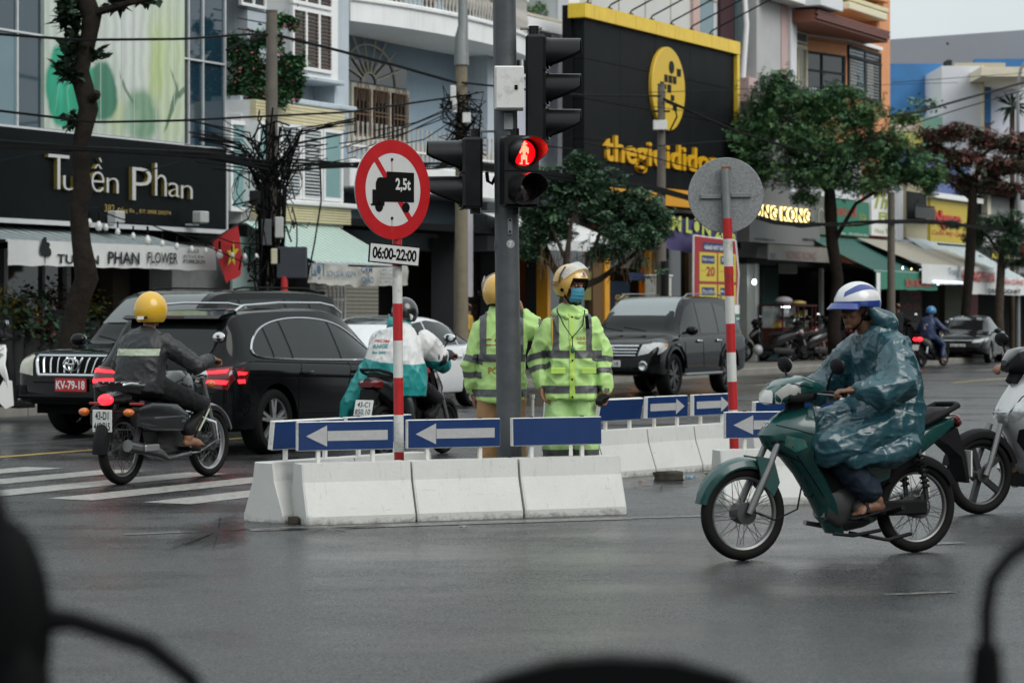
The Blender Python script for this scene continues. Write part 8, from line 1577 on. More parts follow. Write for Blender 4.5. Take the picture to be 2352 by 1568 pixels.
def hand_shape(m,W,d,n,curl=.5,side=1,s=1.):
    """palm and five bent fingers; d along the hand, n out of the palm, thumb on the side*(d x n) side"""
    W=Vector(W);d=Vector(d).normalized();n=Vector(n);n=(n-d*n.dot(d)).normalized();l=d.cross(n)*side
    m.limb([W-d*.03,W+d*.02],[.024*s,.026*s],10)
    for k,(o,L) in enumerate(((.033,.068),(.011,.078),(-.011,.073),(-.032,.058))):
        b=W+d*.085*s+l*o*s;m.limb([W+d*.01+l*o*.6*s,b],[.0145*s,.012*s],8)
        P=[b];a=curl*.5
        for q in range(3): dd=d*cos(a)+n*sin(a);P.append(P[-1]+dd*(L*(.42,.32,.26)[q])*s);a+=curl
        m.limb(P,[.0092*s,.009*s,.0085*s,.0075*s],8)
    b=W+d*.025*s+l*.028*s;P=[b,b+(d*.6+l*.75+n*.25).normalized()*.035*s,b+(d*.75+l*.75+n*.45).normalized()*.062*s,b+(d*.95+l*.6+n*.7).normalized()*.084*s];m.limb(P,[.014*s,.0125*s,.0105*s,.009*s],8)
def foot_shape(m,A,toe,s=1.,bare=True):
    A=Vector(A);t=Vector(toe);d=(t-A);m.limb([A,A+Vector((0,0,-.04)),A.lerp(t,.45)+Vector((0,0,-.005)),A.lerp(t,.8)],[.036*s,.037*s,.036*s,.036*s],10);f=Vector((d.x,d.y,0)).normalized();l=Vector((-f.y,f.x,0));dn=d.normalized()
    m.limb([A+Vector((0,0,-.04))-f*.025,A.lerp(t,.4)+Vector((0,0,-.02))],.03*s,8)
    if bare:
        for k in range(5): o=(k-2)*.017*s;b=A.lerp(t,.82)+l*o;m.limb([b,b+dn*(.05-.007*abs(k-1))*s],.0085*s if k != 1 else .01*s,8)
def torso_shape(m,secs):
    """secs: (x, y, z, lateral, sagittal[, lean])"""
    rings=[];n=20;P=[Vector(s[:3]) for s in secs]
    for i,s in enumerate(secs):
        d=(P[min(i+1,len(P)-1)]-P[max(i-1,0)]).normalized();fwd=Vector((0,1,0)).cross(d).normalized();lat=d.cross(fwd).normalized()
        rings.append([P[i]+lat*(s[3]*math.copysign(abs(cos(a))**.85,cos(a)))+fwd*(s[4]*math.copysign(abs(sin(a))**.85,sin(a))) for a in [2*pi*k/n for k in range(n)]])
    m.loft(rings)
def shell(T,r,lo,hi,th=.012,n=40,rows=10,full=True,a0=-pi,a1=pi):
    """part of an ellipsoid between two height curves given per azimuth (0 = front), with thickness"""
    m=MB();m2=n if full else n+1;outer=[];inner=[]
    for i in range(rows+1):
        ro,ri=[],[]
        for k in range(m2):
            a=a0+(a1-a0)*k/n;l,h=lo(a),hi(a);e=l+(h-l)*i/rows;e=max(-1.2,min(pi/2-.001,e));v=Vector((r[0]*cos(e)*cos(a),r[1]*cos(e)*sin(a),r[2]*sin(e)))
            if v.z<0: v.x *= 1+.02;
            ro.append(v);ri.append(v*(1-th/r[0]))
        outer.append(ro);inner.append(ri)
    m.loft(outer,False,full,True,T=T);m.loft(inner,False,full,True,T=T)
    if full: m.loft([outer[0],inner[0]],False,True,False,T=T)
    else:
        m.loft([outer[0],inner[0]],False,False,False,T=T);m.loft([outer[-1],inner[-1]],False,False,False,T=T)
        m.loft([[r_[0] for r_ in outer],[r_[0] for r_ in inner]],False,False,False,T=T);m.loft([[r_[-1] for r_ in outer],[r_[-1] for r_ in inner]],False,False,False,T=T)
    return m
def wrinkle(me,amp=.006,sc=9.,seed=0.,ridge=False,amp2=.003,sc2=22.,stretch=(1,1,1)):
    o=Vector((seed,seed*.7,0));sv=Vector(stretch)
    def fn(p,n):
        q=Vector((p.x*sv.x,p.y*sv.y,p.z*sv.z));a=noise.noise(q*sc+o)
        if ridge: a=max(0,1-abs(a)*2.4)**2-.3;b=max(0,1-abs(noise.noise(q*sc2+o))*2.4)**2-.3
        else: b=noise.noise(q*sc2+o)
        return a*amp+b*amp2
    return displace(me,fn)
def slab(me,planes,pred,off,name,mat,parent):
    """a band cut out of a garment between planes and lifted off it"""
    bm=bmesh.new();bm.from_mesh(me)
    for p,n in planes: bmesh.ops.bisect_plane(bm,geom=bm.verts[:]+bm.edges[:]+bm.faces[:],plane_co=p,plane_no=n)
    bm.normal_update();nv={v.index: v.normal.copy() for v in bm.verts};bm.verts.index_update();nv=[v.normal.copy() for v in bm.verts]
    for v in bm.verts: v.co+=nv[v.index]*off
    kill=[f for f in bm.faces if not pred(f.calc_center_median())];bmesh.ops.delete(bm,geom=kill,context='FACES');m2=bpy.data.meshes.new(name);bm.to_mesh(m2);bm.free();m2.materials.clear();m2.polygons.foreach_set('use_smooth',[True]*len(m2.polygons));return put(name,m2,mat,parent)
def zplanes(z,w): return [((0,0,z-w),(0,0,1)),((0,0,z+w),(0,0,1))]
def smooth_put(name,me,mat,parent): me.polygons.foreach_set('use_smooth',[True]*len(me.polygons));return put(name,me,mat,parent)
def print_on(me,body,T,w,h,name,mat,parent,bold=.02):
    """lettering pressed onto a garment along the local +y axis of T"""
    bm=bmesh.new();bm.from_mesh(me);bv=BVHTree.FromBMesh(bm);bm.free();m=text(MB(),body,-w/2,w/2,-h/2,h/2,0,bold=bold,T=T);d=(T.to_3x3() @ Vector((0,1,0))).normalized()
    out=[]
    for v in m.v:
        hh=bv.ray_cast(Vector(v),d,1.);out.append(tuple(hh[0]-d*.004) if hh[0] is not None else v)
    m.v=out;return m.build(name,mat,parent,fixn=False)
def eyes(T,parent,mat=None):
    for s in (-1,1): MB().ell((.083,s*.031,.012),(.008,.013,.008),10,6,T=T).build('eye',M('eye_white',(.45,.42,.4),.3),parent);MB().ell((.09,s*.031,.012),(.003,.0065,.0065),8,6,T=T).build('iris',m_hair,parent);MB().limb([tuple(T @ Vector((.084,s*.05,.04))),tuple(T @ Vector((.094,s*.016,.042)))],.005,6).build('eyebrow',m_hair,parent)
def standing_body(arms,H,yaw,pitch,legs=((.0,.1),(.0,-.1)),feet=.26):
    m=MB();T=head_shape(m,H,yaw,pitch);H=Vector(H)
    m.limb([H+Vector((-.025,0,-.05)),(0,0,H.z-.2)],[.052,.056],12);torso_shape(m,[(0,0,.86,.15,.10),(0,0,1.0,.145,.10),(0,0,1.15,.145,.095),(0,0,1.3,.165,.10),(0,0,H.z-.25,.12,.075),(0,0,H.z-.19,.06,.055)])
    for (x,y) in legs:
        s=1 if y>0 else -1;m.limb([(0,s*.085,.86),(x+.01,y,.47),(x-.02,y+s*.01,.09)],[.085,.056,.04],12);foot_shape(m,(x-.02,y+s*.01,.08),(x+.17,y+s*.04,.035),bare=False)
    for s,(Sh,E,W,hd,hn,curl) in arms.items():
        m.limb([Sh,E,W],[.05,.04,.028],10);hand_shape(m,W,hd,hn,curl,s)
    return m,T
def hiviz_jacket(arms,hem=.83,seed=0.,width=1.):
    m=MB();torso_shape(m,[(0,0,hem,.195*width,.14),(0,0,hem+.08,.195*width,.14),(0,0,1.05,.182*width,.135),(0,0,1.2,.182*width,.135),(0,0,1.33,.185*width,.125),(0,0,1.415,.165*width,.105),(-.005,0,1.47,.10,.085),(-.005,0,1.53,.075,.075)])
    for s,(Sh,E,W,hd,hn,curl) in arms.items():
        Sh,E,W=Vector(Sh),Vector(E),Vector(W);d=(W-E).normalized();m.limb([Sh,Sh.lerp(E,.5),E,E.lerp(W,.55),W-d*.035,W-d*.01],[.066,.07,.066,.06,.052,.04],14)
    me=fuse(m,.011,5);return wrinkle(me,.02,5.2,seed,True,.01,12,(1,1,.8))
def arm_bands(me,A,B,fr,parent,w=.022,rad=.13):
    A,B=Vector(A),Vector(B);d=(B-A).normalized()
    for f in fr:
        c=A.lerp(B,f);slab(me,[(c-d*w,d),(c+d*w,d)],lambda q: abs((q-c).dot(d))<=w and (q-c).length<rad,.0035,'reflective_band',m_refl,parent)
m_helm=M('cream_yellow_helmet',(.52,.31,.065),.25,var=.06,vs=8,coat=.6);m_visor=M('clear_visor',(.75,.78,.78),.06,var=0,alpha=.42,spec=.6);m_navy=M('navy_print',(.02,.03,.12),.5)
def police_helmet(T,parent,visor_up=True,txt=True):
    lo=lambda a: (.22 if abs(a)<.8 else (.22-(abs(a)-.8)*2.9 if abs(a)<1.2 else -.94+(abs(a)-1.2)*.10))
    h=shell(T,(.142,.122,.14),lo,lambda a: pi/2,.014,56,12).build('helmet',m_helm,parent)
    shell(T,(.1435,.1235,.1415),lambda a: lo(a)-.01,lambda a: lo(a)+.055,.017,56,2).build('helmet_rim',m_black,h)
    for s in (-1,1): MB().lathe([(0,.0),(.014,.0),(.014,.006),(0,.006)],14,'y',c=(.02,s*.118,-.055),T=T).build('stud',m_black,h)
    if visor_up:
        Tv=T @ Matrix.Rotation(radians(-46),4,'Y');shell(Tv,(.172,.142,.16),lambda a:-.12,lambda a: .42,.003,30,6,False,-1.25,1.25).build('visor',m_visor,h)
        for s in (-1,1): MB().tube([T @ Vector((.0,s*.128,.0)),T @ Vector((.02,s*.14,.06)),T @ Vector((.06,s*.135,.12))],.007,6).build('visor_arm',m_steel,h)
    MB().lathe([(0,.004),(.02,.003),(.026,0)],14,'x',c=(0,0,0),T=T @ Matrix.Translation((.122,0,.068)) @ Matrix.Rotation(radians(-28),4,'Y')).build('badge',M('badge_silver',(.4,.4,.38),.3,.5),h);MB().lathe([(0,.006),(.011,.005)],10,'x',T=T @ Matrix.Translation((.122,0,.068)) @ Matrix.Rotation(radians(-28),4,'Y')).build('badge_centre',m_red,h)
    if txt:
        for s in (-1,1): text(MB(),'CSGT',-.045,.045,-.017,.017,0,bold=.02,T=T @ Matrix.Translation((-.045,s*-.124,-.012)) @ Matrix.Rotation(0 if s>0 else pi,4,'Z') @ Matrix.Rotation(radians(-18 if s>0 else -18),4,'Z')).build('helmet_text',m_navy,h,fixn=False)
    return h
# -- officer facing us
OY=19.08;OX=(1311-HX)*OY/F
off=thing('person','officer in lime rain suit and blue mask facing us with a radio','person',(OX,OY,0),radians(-90+6),'traffic officers')
H=Vector((.01,0,1.665));yaw=radians(42)
arms={1: ((0,.165,1.375),(.0,.245,1.13),(.06,.255,.90),(.05,-.05,-1),(.35,-1,0),.75),-1: ((0,-.165,1.375),(-.05,-.25,1.14),(.03,-.22,.93),(.3,.1,-1),(.6,1,0),.5)}
m,T=standing_body(arms,H,yaw,radians(4));body=smooth_put('body',fuse(m,.0075,2),m_skin,off);eyes(T,off)
jk=hiviz_jacket(arms,.83,2.);jacket=smooth_put('rain_jacket',jk,m_hiviz,off)
tor=lambda q: abs(q.y)<.235 and not (q.z<1.22 and abs(q.y)>.215)
for z_,w_ in ((1.165,.028),(.905,.028)): slab(jk,zplanes(z_,w_),lambda q,z_=z_,w_=w_: abs(q.z-z_)<w_ and abs(q.y)<.212+.01,.0035,'reflective_band',m_refl,jacket)
for s in (-1,1): slab(jk,[((0,s*.125-.024,0),(0,1,0)),((0,s*.125+.024,0),(0,1,0)),((0,0,1.19),(0,0,1))],lambda q,s=s: abs(q.y-s*.125)<.024 and q.z>1.19 and abs(q.x)<.2,.004,'shoulder_band',m_refl,jacket)
for s in (1,-1): arm_bands(jk,arms[s][1],arms[s][2],(.05,.42),jacket,.02)
slab(jk,[((0,-.026,0),(0,1,0)),((0,.012,0),(0,1,0)),((0,0,.835),(0,0,1)),((0,0,1.47),(0,0,1))],lambda q:-.026<q.y<.012 and .835<q.z<1.47 and q.x>.03,.007,'front_placket',M('hi_viz_yellow_placket',(.45,.66,.12),.45,var=.08,bump=.2,bs=30),jacket)
for z_ in (1.44,1.29,1.12,.98,.85): MB().ell((.155 if z_<1.3 else .14,-.008,z_),(.006,.008,.008),8,6).build('snap_button',m_black,jacket)
for s in (-1,1): MB().box(.148,.158,s*.115-.055,s*.115+.055,1.02,1.065,.004).build('pocket_flap',M('hi_viz_yellow_placket',0),jacket)
Tf=Matrix.Translation((.4,.072,1.285)) @ Matrix.Rotation(radians(90),4,'Z');print_on(jk,'C.S.G.T',Tf,.09,.02,'chest_text',M('dark_red_print',(.35,.02,.02),.6),jacket);print_on(jk,'POLICE',Tf @ Matrix.Translation((0,0,-.035)),.07,.018,'chest_text',M('orange_print',(.45,.15,.02),.6),jacket)
m2=MB();m2.limb([(-.07,-.11,1.47),(-.09,0,1.52),(-.07,.11,1.47)],[.035,.045,.035],10);m2.limb([(-.07,-.11,1.47),(.03,-.1,1.46),(.09,-.04,1.44)],[.03,.026,.02],10);m2.limb([(-.07,.11,1.47),(.03,.1,1.46),(.09,.04,1.44)],[.03,.026,.02],10);smooth_put('hood_collar',wrinkle(fuse(m2,.01,3),.006,14,3,True),m_hiviz,jacket)
tr=MB()
for s in (-1,1): tr.limb([(0,s*.075,.95),(.0,s*.095,.72),(.0,s*.105,.60),(.01,s*.11,.48),(-.01,s*.12,.14)],[.095,.098,.104,.10,.085],14)
tr.limb([(0,-.06,.93),(0,.06,.93)],.1,14);tm=wrinkle(fuse(tr,.011,4),.012,7,5,True,.005,17,(1,1,.6));trousers=smooth_put('rain_trousers',tm,M('pale_hi_viz_trousers',(.44,.68,.27),.45,var=.1,bump=.25,bs=22,spec=.35),off)
slab(tm,zplanes(.43,.028),lambda q: abs(q.z-.43)<.028,.004,'reflective_band',m_refl,trousers)
for s in (-1,1): MB().ell((.06,s*.13,.05),(.15,.055,.05),14,10).build('shoe',m_black,off)
Tm=T;mk=MB();rings=[]
for k,z_ in enumerate((.0,-.025,-.055,-.085,-.105)):
    rings.append([Tm @ Vector(((.112,.118,.116,.106,.09)[k]-.055*(abs(t)**2.2),.066*t,z_-.006*abs(t))) for t in [-1+.2*q for q in range(11)]])
mk.loft(rings,False,False,True);mask=mk.build('face_mask',M('blue_mask',(.06,.30,.42),.7,var=.1,vs=30),off,fixn=False)
for k in range(3): MB().tube([Tm @ Vector((.119-.055*(abs(t)**2.2),.066*t,-.03-.025*k)) for t in [-1+.25*q for q in range(9)]],.002,4).build('mask_pleat',M('blue_mask',0),mask)
for s in (-1,1): MB().tube([Tm @ Vector((.06,s*.066,-.005)),Tm @ Vector((.0,s*.085,-.0))],.002,4).build('mask_loop',m_gwhite,mask)
police_helmet(T @ Matrix.Translation((-.008,0,.032)),off)
for s in (-1,1): MB().tube([T @ Vector((.02,s*.095,-.06)),T @ Vector((.05,s*.06,-.12)),T @ Vector((.055,.0,-.135))],.007,6).build('chin_strap',m_black,off)
MB().box(-.008,.008,-.012,.012,-.1,0,T=Matrix.Translation((.13,.1,1.45)) @ Matrix.Rotation(.1,4,'X')).build('strap_end',m_black,off)
MB().tube([(.04,-.11,1.49),(.15,-.07,1.38),(.163,-.01,1.29),(.15,.07,1.38),(.04,.1,1.49)],.0045,6).build('lanyard',M('navy_cord',(.02,.03,.05),.6),off);MB().tube([(.165,-.01,1.285),(.168,-.008,1.21)],.004,6).build('lanyard_tail',M('navy_cord',0),off);MB().ell((.17,-.008,1.195),(.013,.015,.025),10,8).build('whistle',M('green_whistle',(.02,.1,.08),.4),off)
MB().tube([(.09,-.155,1.44),(.13,-.155,1.36),(.12,-.155,1.24)],.006,6).build('yellow_cord',M('yellow_cord',(.5,.3,.02),.6),off);Wv=Vector(arms[1][2]);dw=Vector((.05,-.05,-1)).normalized();MB().tube([Wv-dw*.012,Wv+dw*.012],.034,16).build('wrist_watch',m_steel,off)
rd_=thing('radio','black handheld radio in the right-hand officer fist','radio',off.matrix_basis @ (Wv+Vector((.045,-.035,-.075))));MB().box(-.018,.018,-.03,.03,-.05,.06,.008).build('case',m_plast,rd_);MB().tube([(0,.015,.0),(-.03,-.12,-.005)],.006,6).build('antenna',m_plast,rd_);rd_.rotation_euler=(0,radians(60),radians(40))
# -- officer seen from behind, phone at the ear
QY=19.5;QX=(1152-HX)*QY/F
ofb=thing('person','officer in lime rain jacket and tan trousers with his back to us','person',(QX,QY,0),radians(90),'traffic officers')
H=Vector((.02,.02,1.60));arms={1: ((0,.165,1.345),(-.01,.235,1.08),(.04,.215,.86),(.1,-.1,-1),(.2,-1,0),.45),-1: ((0,-.165,1.345),(.05,-.36,1.28),(.10,-.16,1.47),(.1,.25,1),(.2,1,-.2),.9)}
m,T=standing_body(arms,H,radians(-20),0);smooth_put('body',fuse(m,.0085,2),m_skin,ofb)
jk=hiviz_jacket({k: v for k,v in arms.items()},.80,7.);
for v in jk.vertices:
    pass
jacket=smooth_put('rain_jacket',jk,m_hiviz,ofb)
for z_,w_ in ((1.13,.028),(.865,.028)): slab(jk,zplanes(z_,w_),lambda q,z_=z_,w_=w_: abs(q.z-z_)<w_ and abs(q.y)<.22,.0035,'reflective_band',m_refl,jacket)
for s in (-1,1): slab(jk,[((0,s*.14-.026,0),(0,1,0)),((0,s*.14+.026,0),(0,1,0)),((0,0,1.15),(0,0,1))],lambda q,s=s: abs(q.y-s*.14)<.026 and q.z>1.15 and abs(q.x)<.2,.004,'shoulder_band',m_refl,jacket)
arm_bands(jk,arms[1][0],arms[1][1],(.85,),jacket,.024);arm_bands(jk,arms[1][1],arms[1][2],(.3,),jacket,.024);arm_bands(jk,arms[-1][0],arms[-1][1],(.55,),jacket,.022,.12)
Tb=Matrix.Translation((-.5,.0,1.25)) @ Matrix.Rotation(radians(-90),4,'Z');print_on(jk,'C.S.G.T',Tb,.26,.055,'back_text',M('dark_red_print',0),jacket,.01);print_on(jk,'POLICE',Tb @ Matrix.Translation((0,0,-.215)),.2,.05,'back_text',M('orange_print',0),jacket,.01)
tr=MB()
for s in (-1,1): tr.limb([(0,s*.085,.9),(.0,s*.10,.66),(.0,s*.11,.48),(-.01,s*.115,.1)],[.105,.09,.08,.075],14)
tr.limb([(0,-.07,.9),(0,.07,.9)],.11,14);smooth_put('trousers',wrinkle(fuse(tr,.012,4),.007,8,3,True,.003,18,(1,1,.6)),m_tan,ofb)
for s in (-1,1): MB().ell((.05,s*.12,.05),(.14,.05,.05),14,10).build('shoe',m_black,ofb)
police_helmet(T @ Matrix.Translation((-.008,0,.032)),ofb,True);wb=thing('baton','white baton hanging beside the officer with his back to us','baton',ofb.matrix_basis @ Vector((.05,-.235,.55)));MB().tube([(0,0,.3),(0,.0,.2),(.0,-.02,0)],.014,8).build('stick',m_gwhite,wb);MB().tube([(0,0,.3),(0,.0,.27)],.019,8).build('knob',m_gwhite,wb)
ph=MB().box(-.006,.006,-.035,.035,-.06,.07,.008).build('phone',m_plast);ph.location=ofb.matrix_basis @ Vector((.1,-.105,1.56));ph.rotation_euler=(0,.1,radians(180));tag(ph,'black phone at the ear of the officer seen from behind','phone')
# -- raincoat rider on the teal motorbike
rr_=thing('person','motorbike rider in crinkled blue-green raincoat and white and blue helmet','person',MOTO,MOTO_YAW,'riders',MOTO_S)
m=MB();H=Vector((-.185,0,1.485));T=head_shape(m,H,radians(6),radians(3));m.limb([H+Vector((-.03,0,-.05)),(-.27,0,1.33)],[.052,.058],12);torso_shape(m,[(-.4,0,.80,.15,.11),(-.41,0,.95,.15,.11),(-.39,0,1.1,.155,.10),(-.34,0,1.24,.165,.10),(-.28,0,1.32,.12,.08),(-.26,0,1.36,.06,.06)])
for s in (-1,1):
    W=Vector((.045,s*.33,1.01));m.limb([(-.3,s*.18,1.27),(-.22,s*.34,1.06),W+Vector((-.02,s*.005,.0))],[.05,.042,.03],10);hand_shape(m,W,(.75,-s*.25,-.05),(.1,-s*.1,-1),1.05,-s)
    m.limb([(-.36,s*.09,.84),(.06,s*.15,.66),(-.2,s*.16,.36)],[.09,.06,.042],12);foot_shape(m,(-.23,s*.165,.34),(-.07,s*.19,.265))
smooth_put('body',fuse(m,.007,2),m_skin2,rr_);eyes(T,rr_)
m=MB();torso_shape(m,[(-.38,0,.63,.26,.18),(-.39,0,.72,.275,.19),(-.40,0,.85,.27,.19),(-.40,0,1.0,.25,.18),(-.385,0,1.13,.235,.165),(-.35,0,1.25,.215,.15),(-.29,0,1.335,.15,.115),(-.25,0,1.385,.085,.085)])
for s in (-1,1):
    m.limb([(-.32,s*.17,1.26),(-.29,s*.27,1.16),(-.25,s*.36,1.04),(-.12,s*.36,.99),(.0,s*.34,1.0)],[.10,.12,.125,.095,.055],14);m.limb([(-.4,s*.13,.80),(-.2,s*.16,.76),(.02,s*.17,.70),(.11,s*.165,.665)],[.16,.145,.13,.115],14);m.limb([(-.40,s*.22,.68),(-.2,s*.25,.61),(.0,s*.23,.60)],[.09,.07,.05],10)
m.limb([(-.35,0,.84),(.05,0,.76)],[.17,.12],14);m.limb([(-.1,-.15,.72),(-.1,.15,.72)],.1,12);m.ell((-.36,0,1.42),(.07,.11,.07));m.limb([(-.37,-.09,1.40),(-.40,0,1.44),(-.37,.09,1.40)],.05,10)
for s in (-1,1): m.limb([(-.36,s*.1,1.40),(-.27,s*.1,1.44),(-.22,s*.085,1.50)],[.05,.035,.02],10)
rc=fuse(m,.0085,5);rc=wrinkle(rc,.022,3.4,3,True,.014,8.,(1,1,.5));rc=wrinkle(rc,.010,7.,9,True,.003,26,(.5,1,1.3))
m_coat=M('crinkled_teal_raincoat',(.015,.064,.082),.28,var=.06,vs=10,bump=.22,bs=26,spec=.7);smooth_put('raincoat',rc,m_coat,rr_)
tr=MB()
for s in (-1,1): tr.limb([(-.3,s*.1,.80),(.06,s*.15,.655),(.0,s*.155,.56),(-.17,s*.16,.40)],[.1,.085,.08,.085],14)
smooth_put('trousers',wrinkle(fuse(tr,.011,4),.01,9,2,True),M('navy_trousers',(.014,.022,.035),.7,var=.2,spec=.2),rr_)
for s in (-1,1):
    sn=MB();A=Vector((-.285,s*.17,.285));B=Vector((-.035,s*.195,.238));sn.limb([A,A.lerp(B,.5),B],[(.03),.04,.035],12,T=None);me=sn.mesh('s')
    for v in me.vertices: ax=A.lerp(B,max(0,min(1,(v.co.x-A.x)/(B.x-A.x))));v.co.z=ax.z+(v.co.z-ax.z)*.3
    sd=smooth_put('sandal',me,m_plast,rr_);MB().tube([(-.13,s*.15,.27),(-.13,s*.16,.315),(-.13,s*.19,.325),(-.13,s*.225,.27)],.014,8).build('sandal_strap',m_plast,sd)
m_hw=M('white_helmet',(.6,.6,.6),.3,var=.06,coat=.5);m_hb=M('blue_helmet_band',(.02,.045,.22),.3,var=.06,coat=.5)
Th=T @ Matrix.Translation((-.008,0,.045)) @ Matrix.Rotation(radians(4),4,'Y');R3=(.150,.128,.128);lo=lambda a: .02-.42*(1-cos(a))/2
hl=shell(Th,R3,lo,lambda a: pi/2,.015,48,10).build('helmet',m_hw,rr_)
R4=tuple(r*1.008 for r in R3);
shell(Th,R4,lambda a: lo(a)-.01,lambda a: lo(a)+.16+.22*((1-cos(a))/2),.018,48,4).build('lower_band',m_hb,hl)
for s in (-1,1): shell(Th,R4,lambda a: .40+.26*sin(abs(a)*1.35-.5),lambda a: .58+.46*sin(abs(a)*1.35-.35)*(1 if abs(a)<2.2 else .8),.004,30,4,False,s*.35 if s>0 else -2.6,2.6 if s>0 else -.35).build('swoosh',m_hb,hl)
pk=MB();rings=[]
for k in range(13):
    a=radians(-62+124*k/12);e=lo(a);b=Vector((R3[0]*cos(e)*cos(a),R3[1]*cos(e)*sin(a),R3[2]*sin(e)+.01));o=b+Vector((.055*cos(a)**.6,.02*sin(a),-.026));rings.append([Th @ b,Th @ (b+Vector((.02,0,.004))),Th @ o,Th @ (o+Vector((-.004,0,-.006))),Th @ (b+Vector((0,0,-.014)))])
pk.loft(rings).build('peak',m_hb,hl)
for s in (-1,1): MB().tube([Th @ Vector((.02,s*.105,-.04)),T @ Vector((.03,s*.07,-.08)),T @ Vector((.05,s*.02,-.122))],.006,6).build('chin_strap',m_black,hl)
MB().limb([tuple(T @ Vector((.098,-.018,-.044))),tuple(T @ Vector((.103,0,-.041))),tuple(T @ Vector((.098,.018,-.044)))],.004,6).build('moustache',m_hair,rr_);hb=MB().ell((-.035,0,-.01),(.07,.083,.08),16,10,T=T).build('hair',m_hair,rr_)
# -- generic rider
def rider(loc,rz,sc_,label,skin,top,legs_m,voxel=.012,neck=(-.14,1.34),head=(-.08,1.475),pelvis=(-.26,.86),grip=(.2,.35,1.0),peg=(.02,.2,.27),knee=(.16,.2,.62),fat=1.,seed=0.,hem=.74,bare=True,detail=True):
    t=thing('person',label,'person',loc,rz,'riders',sc_);m=MB();H=Vector((head[0],0,head[1]));T=head_shape(m,H,0,0);nx,nz=neck;px_,pz_=pelvis
    m.limb([H+Vector((-.02,0,-.05)),(nx-.02,0,nz-.05)],[.05,.055],12);mid=lambda f: (px_+(nx-px_)*f-.05*sin(pi*f),pz_+(nz-pz_)*f)
    torso_shape(m,[(mid(f)[0],0,mid(f)[1],a,.1) for f,a in ((0,.15),(.3,.15),(.6,.155),(.85,.16),(.95,.12))]);sh=Vector((nx-.05,0,nz-.09))
    for s in (-1,1):
        Sh=sh+Vector((0,s*.18,0));W=Vector((grip[0]-.07,s*grip[1],grip[2]+.02));E=Sh.lerp(W,.5)+Vector((-.03,s*.12,-.13));m.limb([Sh,E,W],[.05,.042,.03],10);hand_shape(m,W,(.8,-s*.1,-.15),(0,0,-1),1.0,-s);K=Vector((knee[0],s*knee[1],knee[2]));A=Vector((peg[0]-.05,s*peg[1],peg[2]+.09));m.limb([(px_,s*.09,pz_-.02),K,A],[.09,.06,.042],12);foot_shape(m,A,A+Vector((.17,s*.02,-.06)),bare=bare)
    smooth_put('body',fuse(m,voxel*.8,2),skin,t);m=MB();torso_shape(m,[(px_-.02,0,hem,.2*fat,.16),(mid(.1)[0],0,mid(.1)[1],.205*fat,.165)]+[(mid(f)[0],0,mid(f)[1],a*fat,b) for f,a,b in ((.35,.2,.155),(.6,.205,.15),(.8,.2,.135),(.92,.15,.11),(1.02,.075,.075))])
    for s in (-1,1):
        Sh=sh+Vector((0,s*.17,.0));W=Vector((grip[0]-.1,s*grip[1],grip[2]+.02));E=Sh.lerp(W,.5)+Vector((-.03,s*.12,-.13));m.limb([Sh,Sh.lerp(E,.5),E,E.lerp(W,.6),W],[.085,.08,.075,.062,.045],12)
    jm=wrinkle(fuse(m,voxel,4),.009,9,seed,True,.004,20);j=smooth_put('jacket',jm,top,t);tr=MB()
    for s in (-1,1): K=Vector((knee[0],s*knee[1],knee[2]));A=Vector((peg[0]-.05,s*peg[1],peg[2]+.16));tr.limb([(px_,s*.1,pz_),K,A],[.11,.085,.065],12)
    if legs_m is not None: smooth_put('trousers',wrinkle(fuse(tr,voxel,4),.007,9,seed+3,True),legs_m,t)
    if not bare:
        for s in (-1,1): A=Vector((peg[0]+.03,s*peg[1],peg[2]+.03));MB().ell(tuple(A),(.14,.05,.045),12,8).build('shoe',m_black,t)
    return t,T,jm,j
t,T,jm,j=rider(LM,LMY,LMS,'rider in grey jacket and yellow helmet seen from behind',m_skin,M('charcoal_rain_jacket',(.02,.021,.023),.5,var=.15,vs=6,bump=.3,bs=20,spec=.4),M('black_trousers',(.012,.012,.013),.7,spec=.2),.011,(-.23,1.25),(-.21,1.41),(-.37,.82),(.22,.37,1.0),(.03,.23,.27),(.2,.24,.62),1.08,1.)
m_lime=M('pale_lime_tape',(.4,.45,.33),.5,var=.1);slab(jm,zplanes(1.08,.028),lambda q: abs(q.z-1.08)<.028 and q.x<-.2 and abs(q.y)<.21,.004,'lime_band',m_lime,j);shj=Vector((-.17,-.17,1.22));slab(jm,[((0,-.27,0),(0,1,0))],lambda q: q.y<-.15 and q.z>1.27-.0 and q.x>-.24,.003,'shoulder_stripe',m_lime,j)
full=lambda a: (-.1-.62*min(1,max(0,(abs(a)-.6)/.5)));hh=shell(T @ Matrix.Translation((-.01,0,.02)),(.152,.135,.155),full,lambda a: pi/2,.014,48,12).build('helmet',M('yellow_helmet',(.62,.36,.02),.3,var=.05,coat=.5),t);MB().box(-.16,-.15,-.03,.03,-.06,-.035,T=T).build('helmet_label',m_gwhite,hh);MB().box(-.161,-.15,-.065,-.04,-.055,-.035,T=T).build('helmet_clip',m_dark,hh)
for s in (-1,1): MB().tube([(.17,s*.322,.60),(.1,s*.314,.50),(.04,s*.305,.42)],.008,6).build('trouser_piping',m_lime,t)
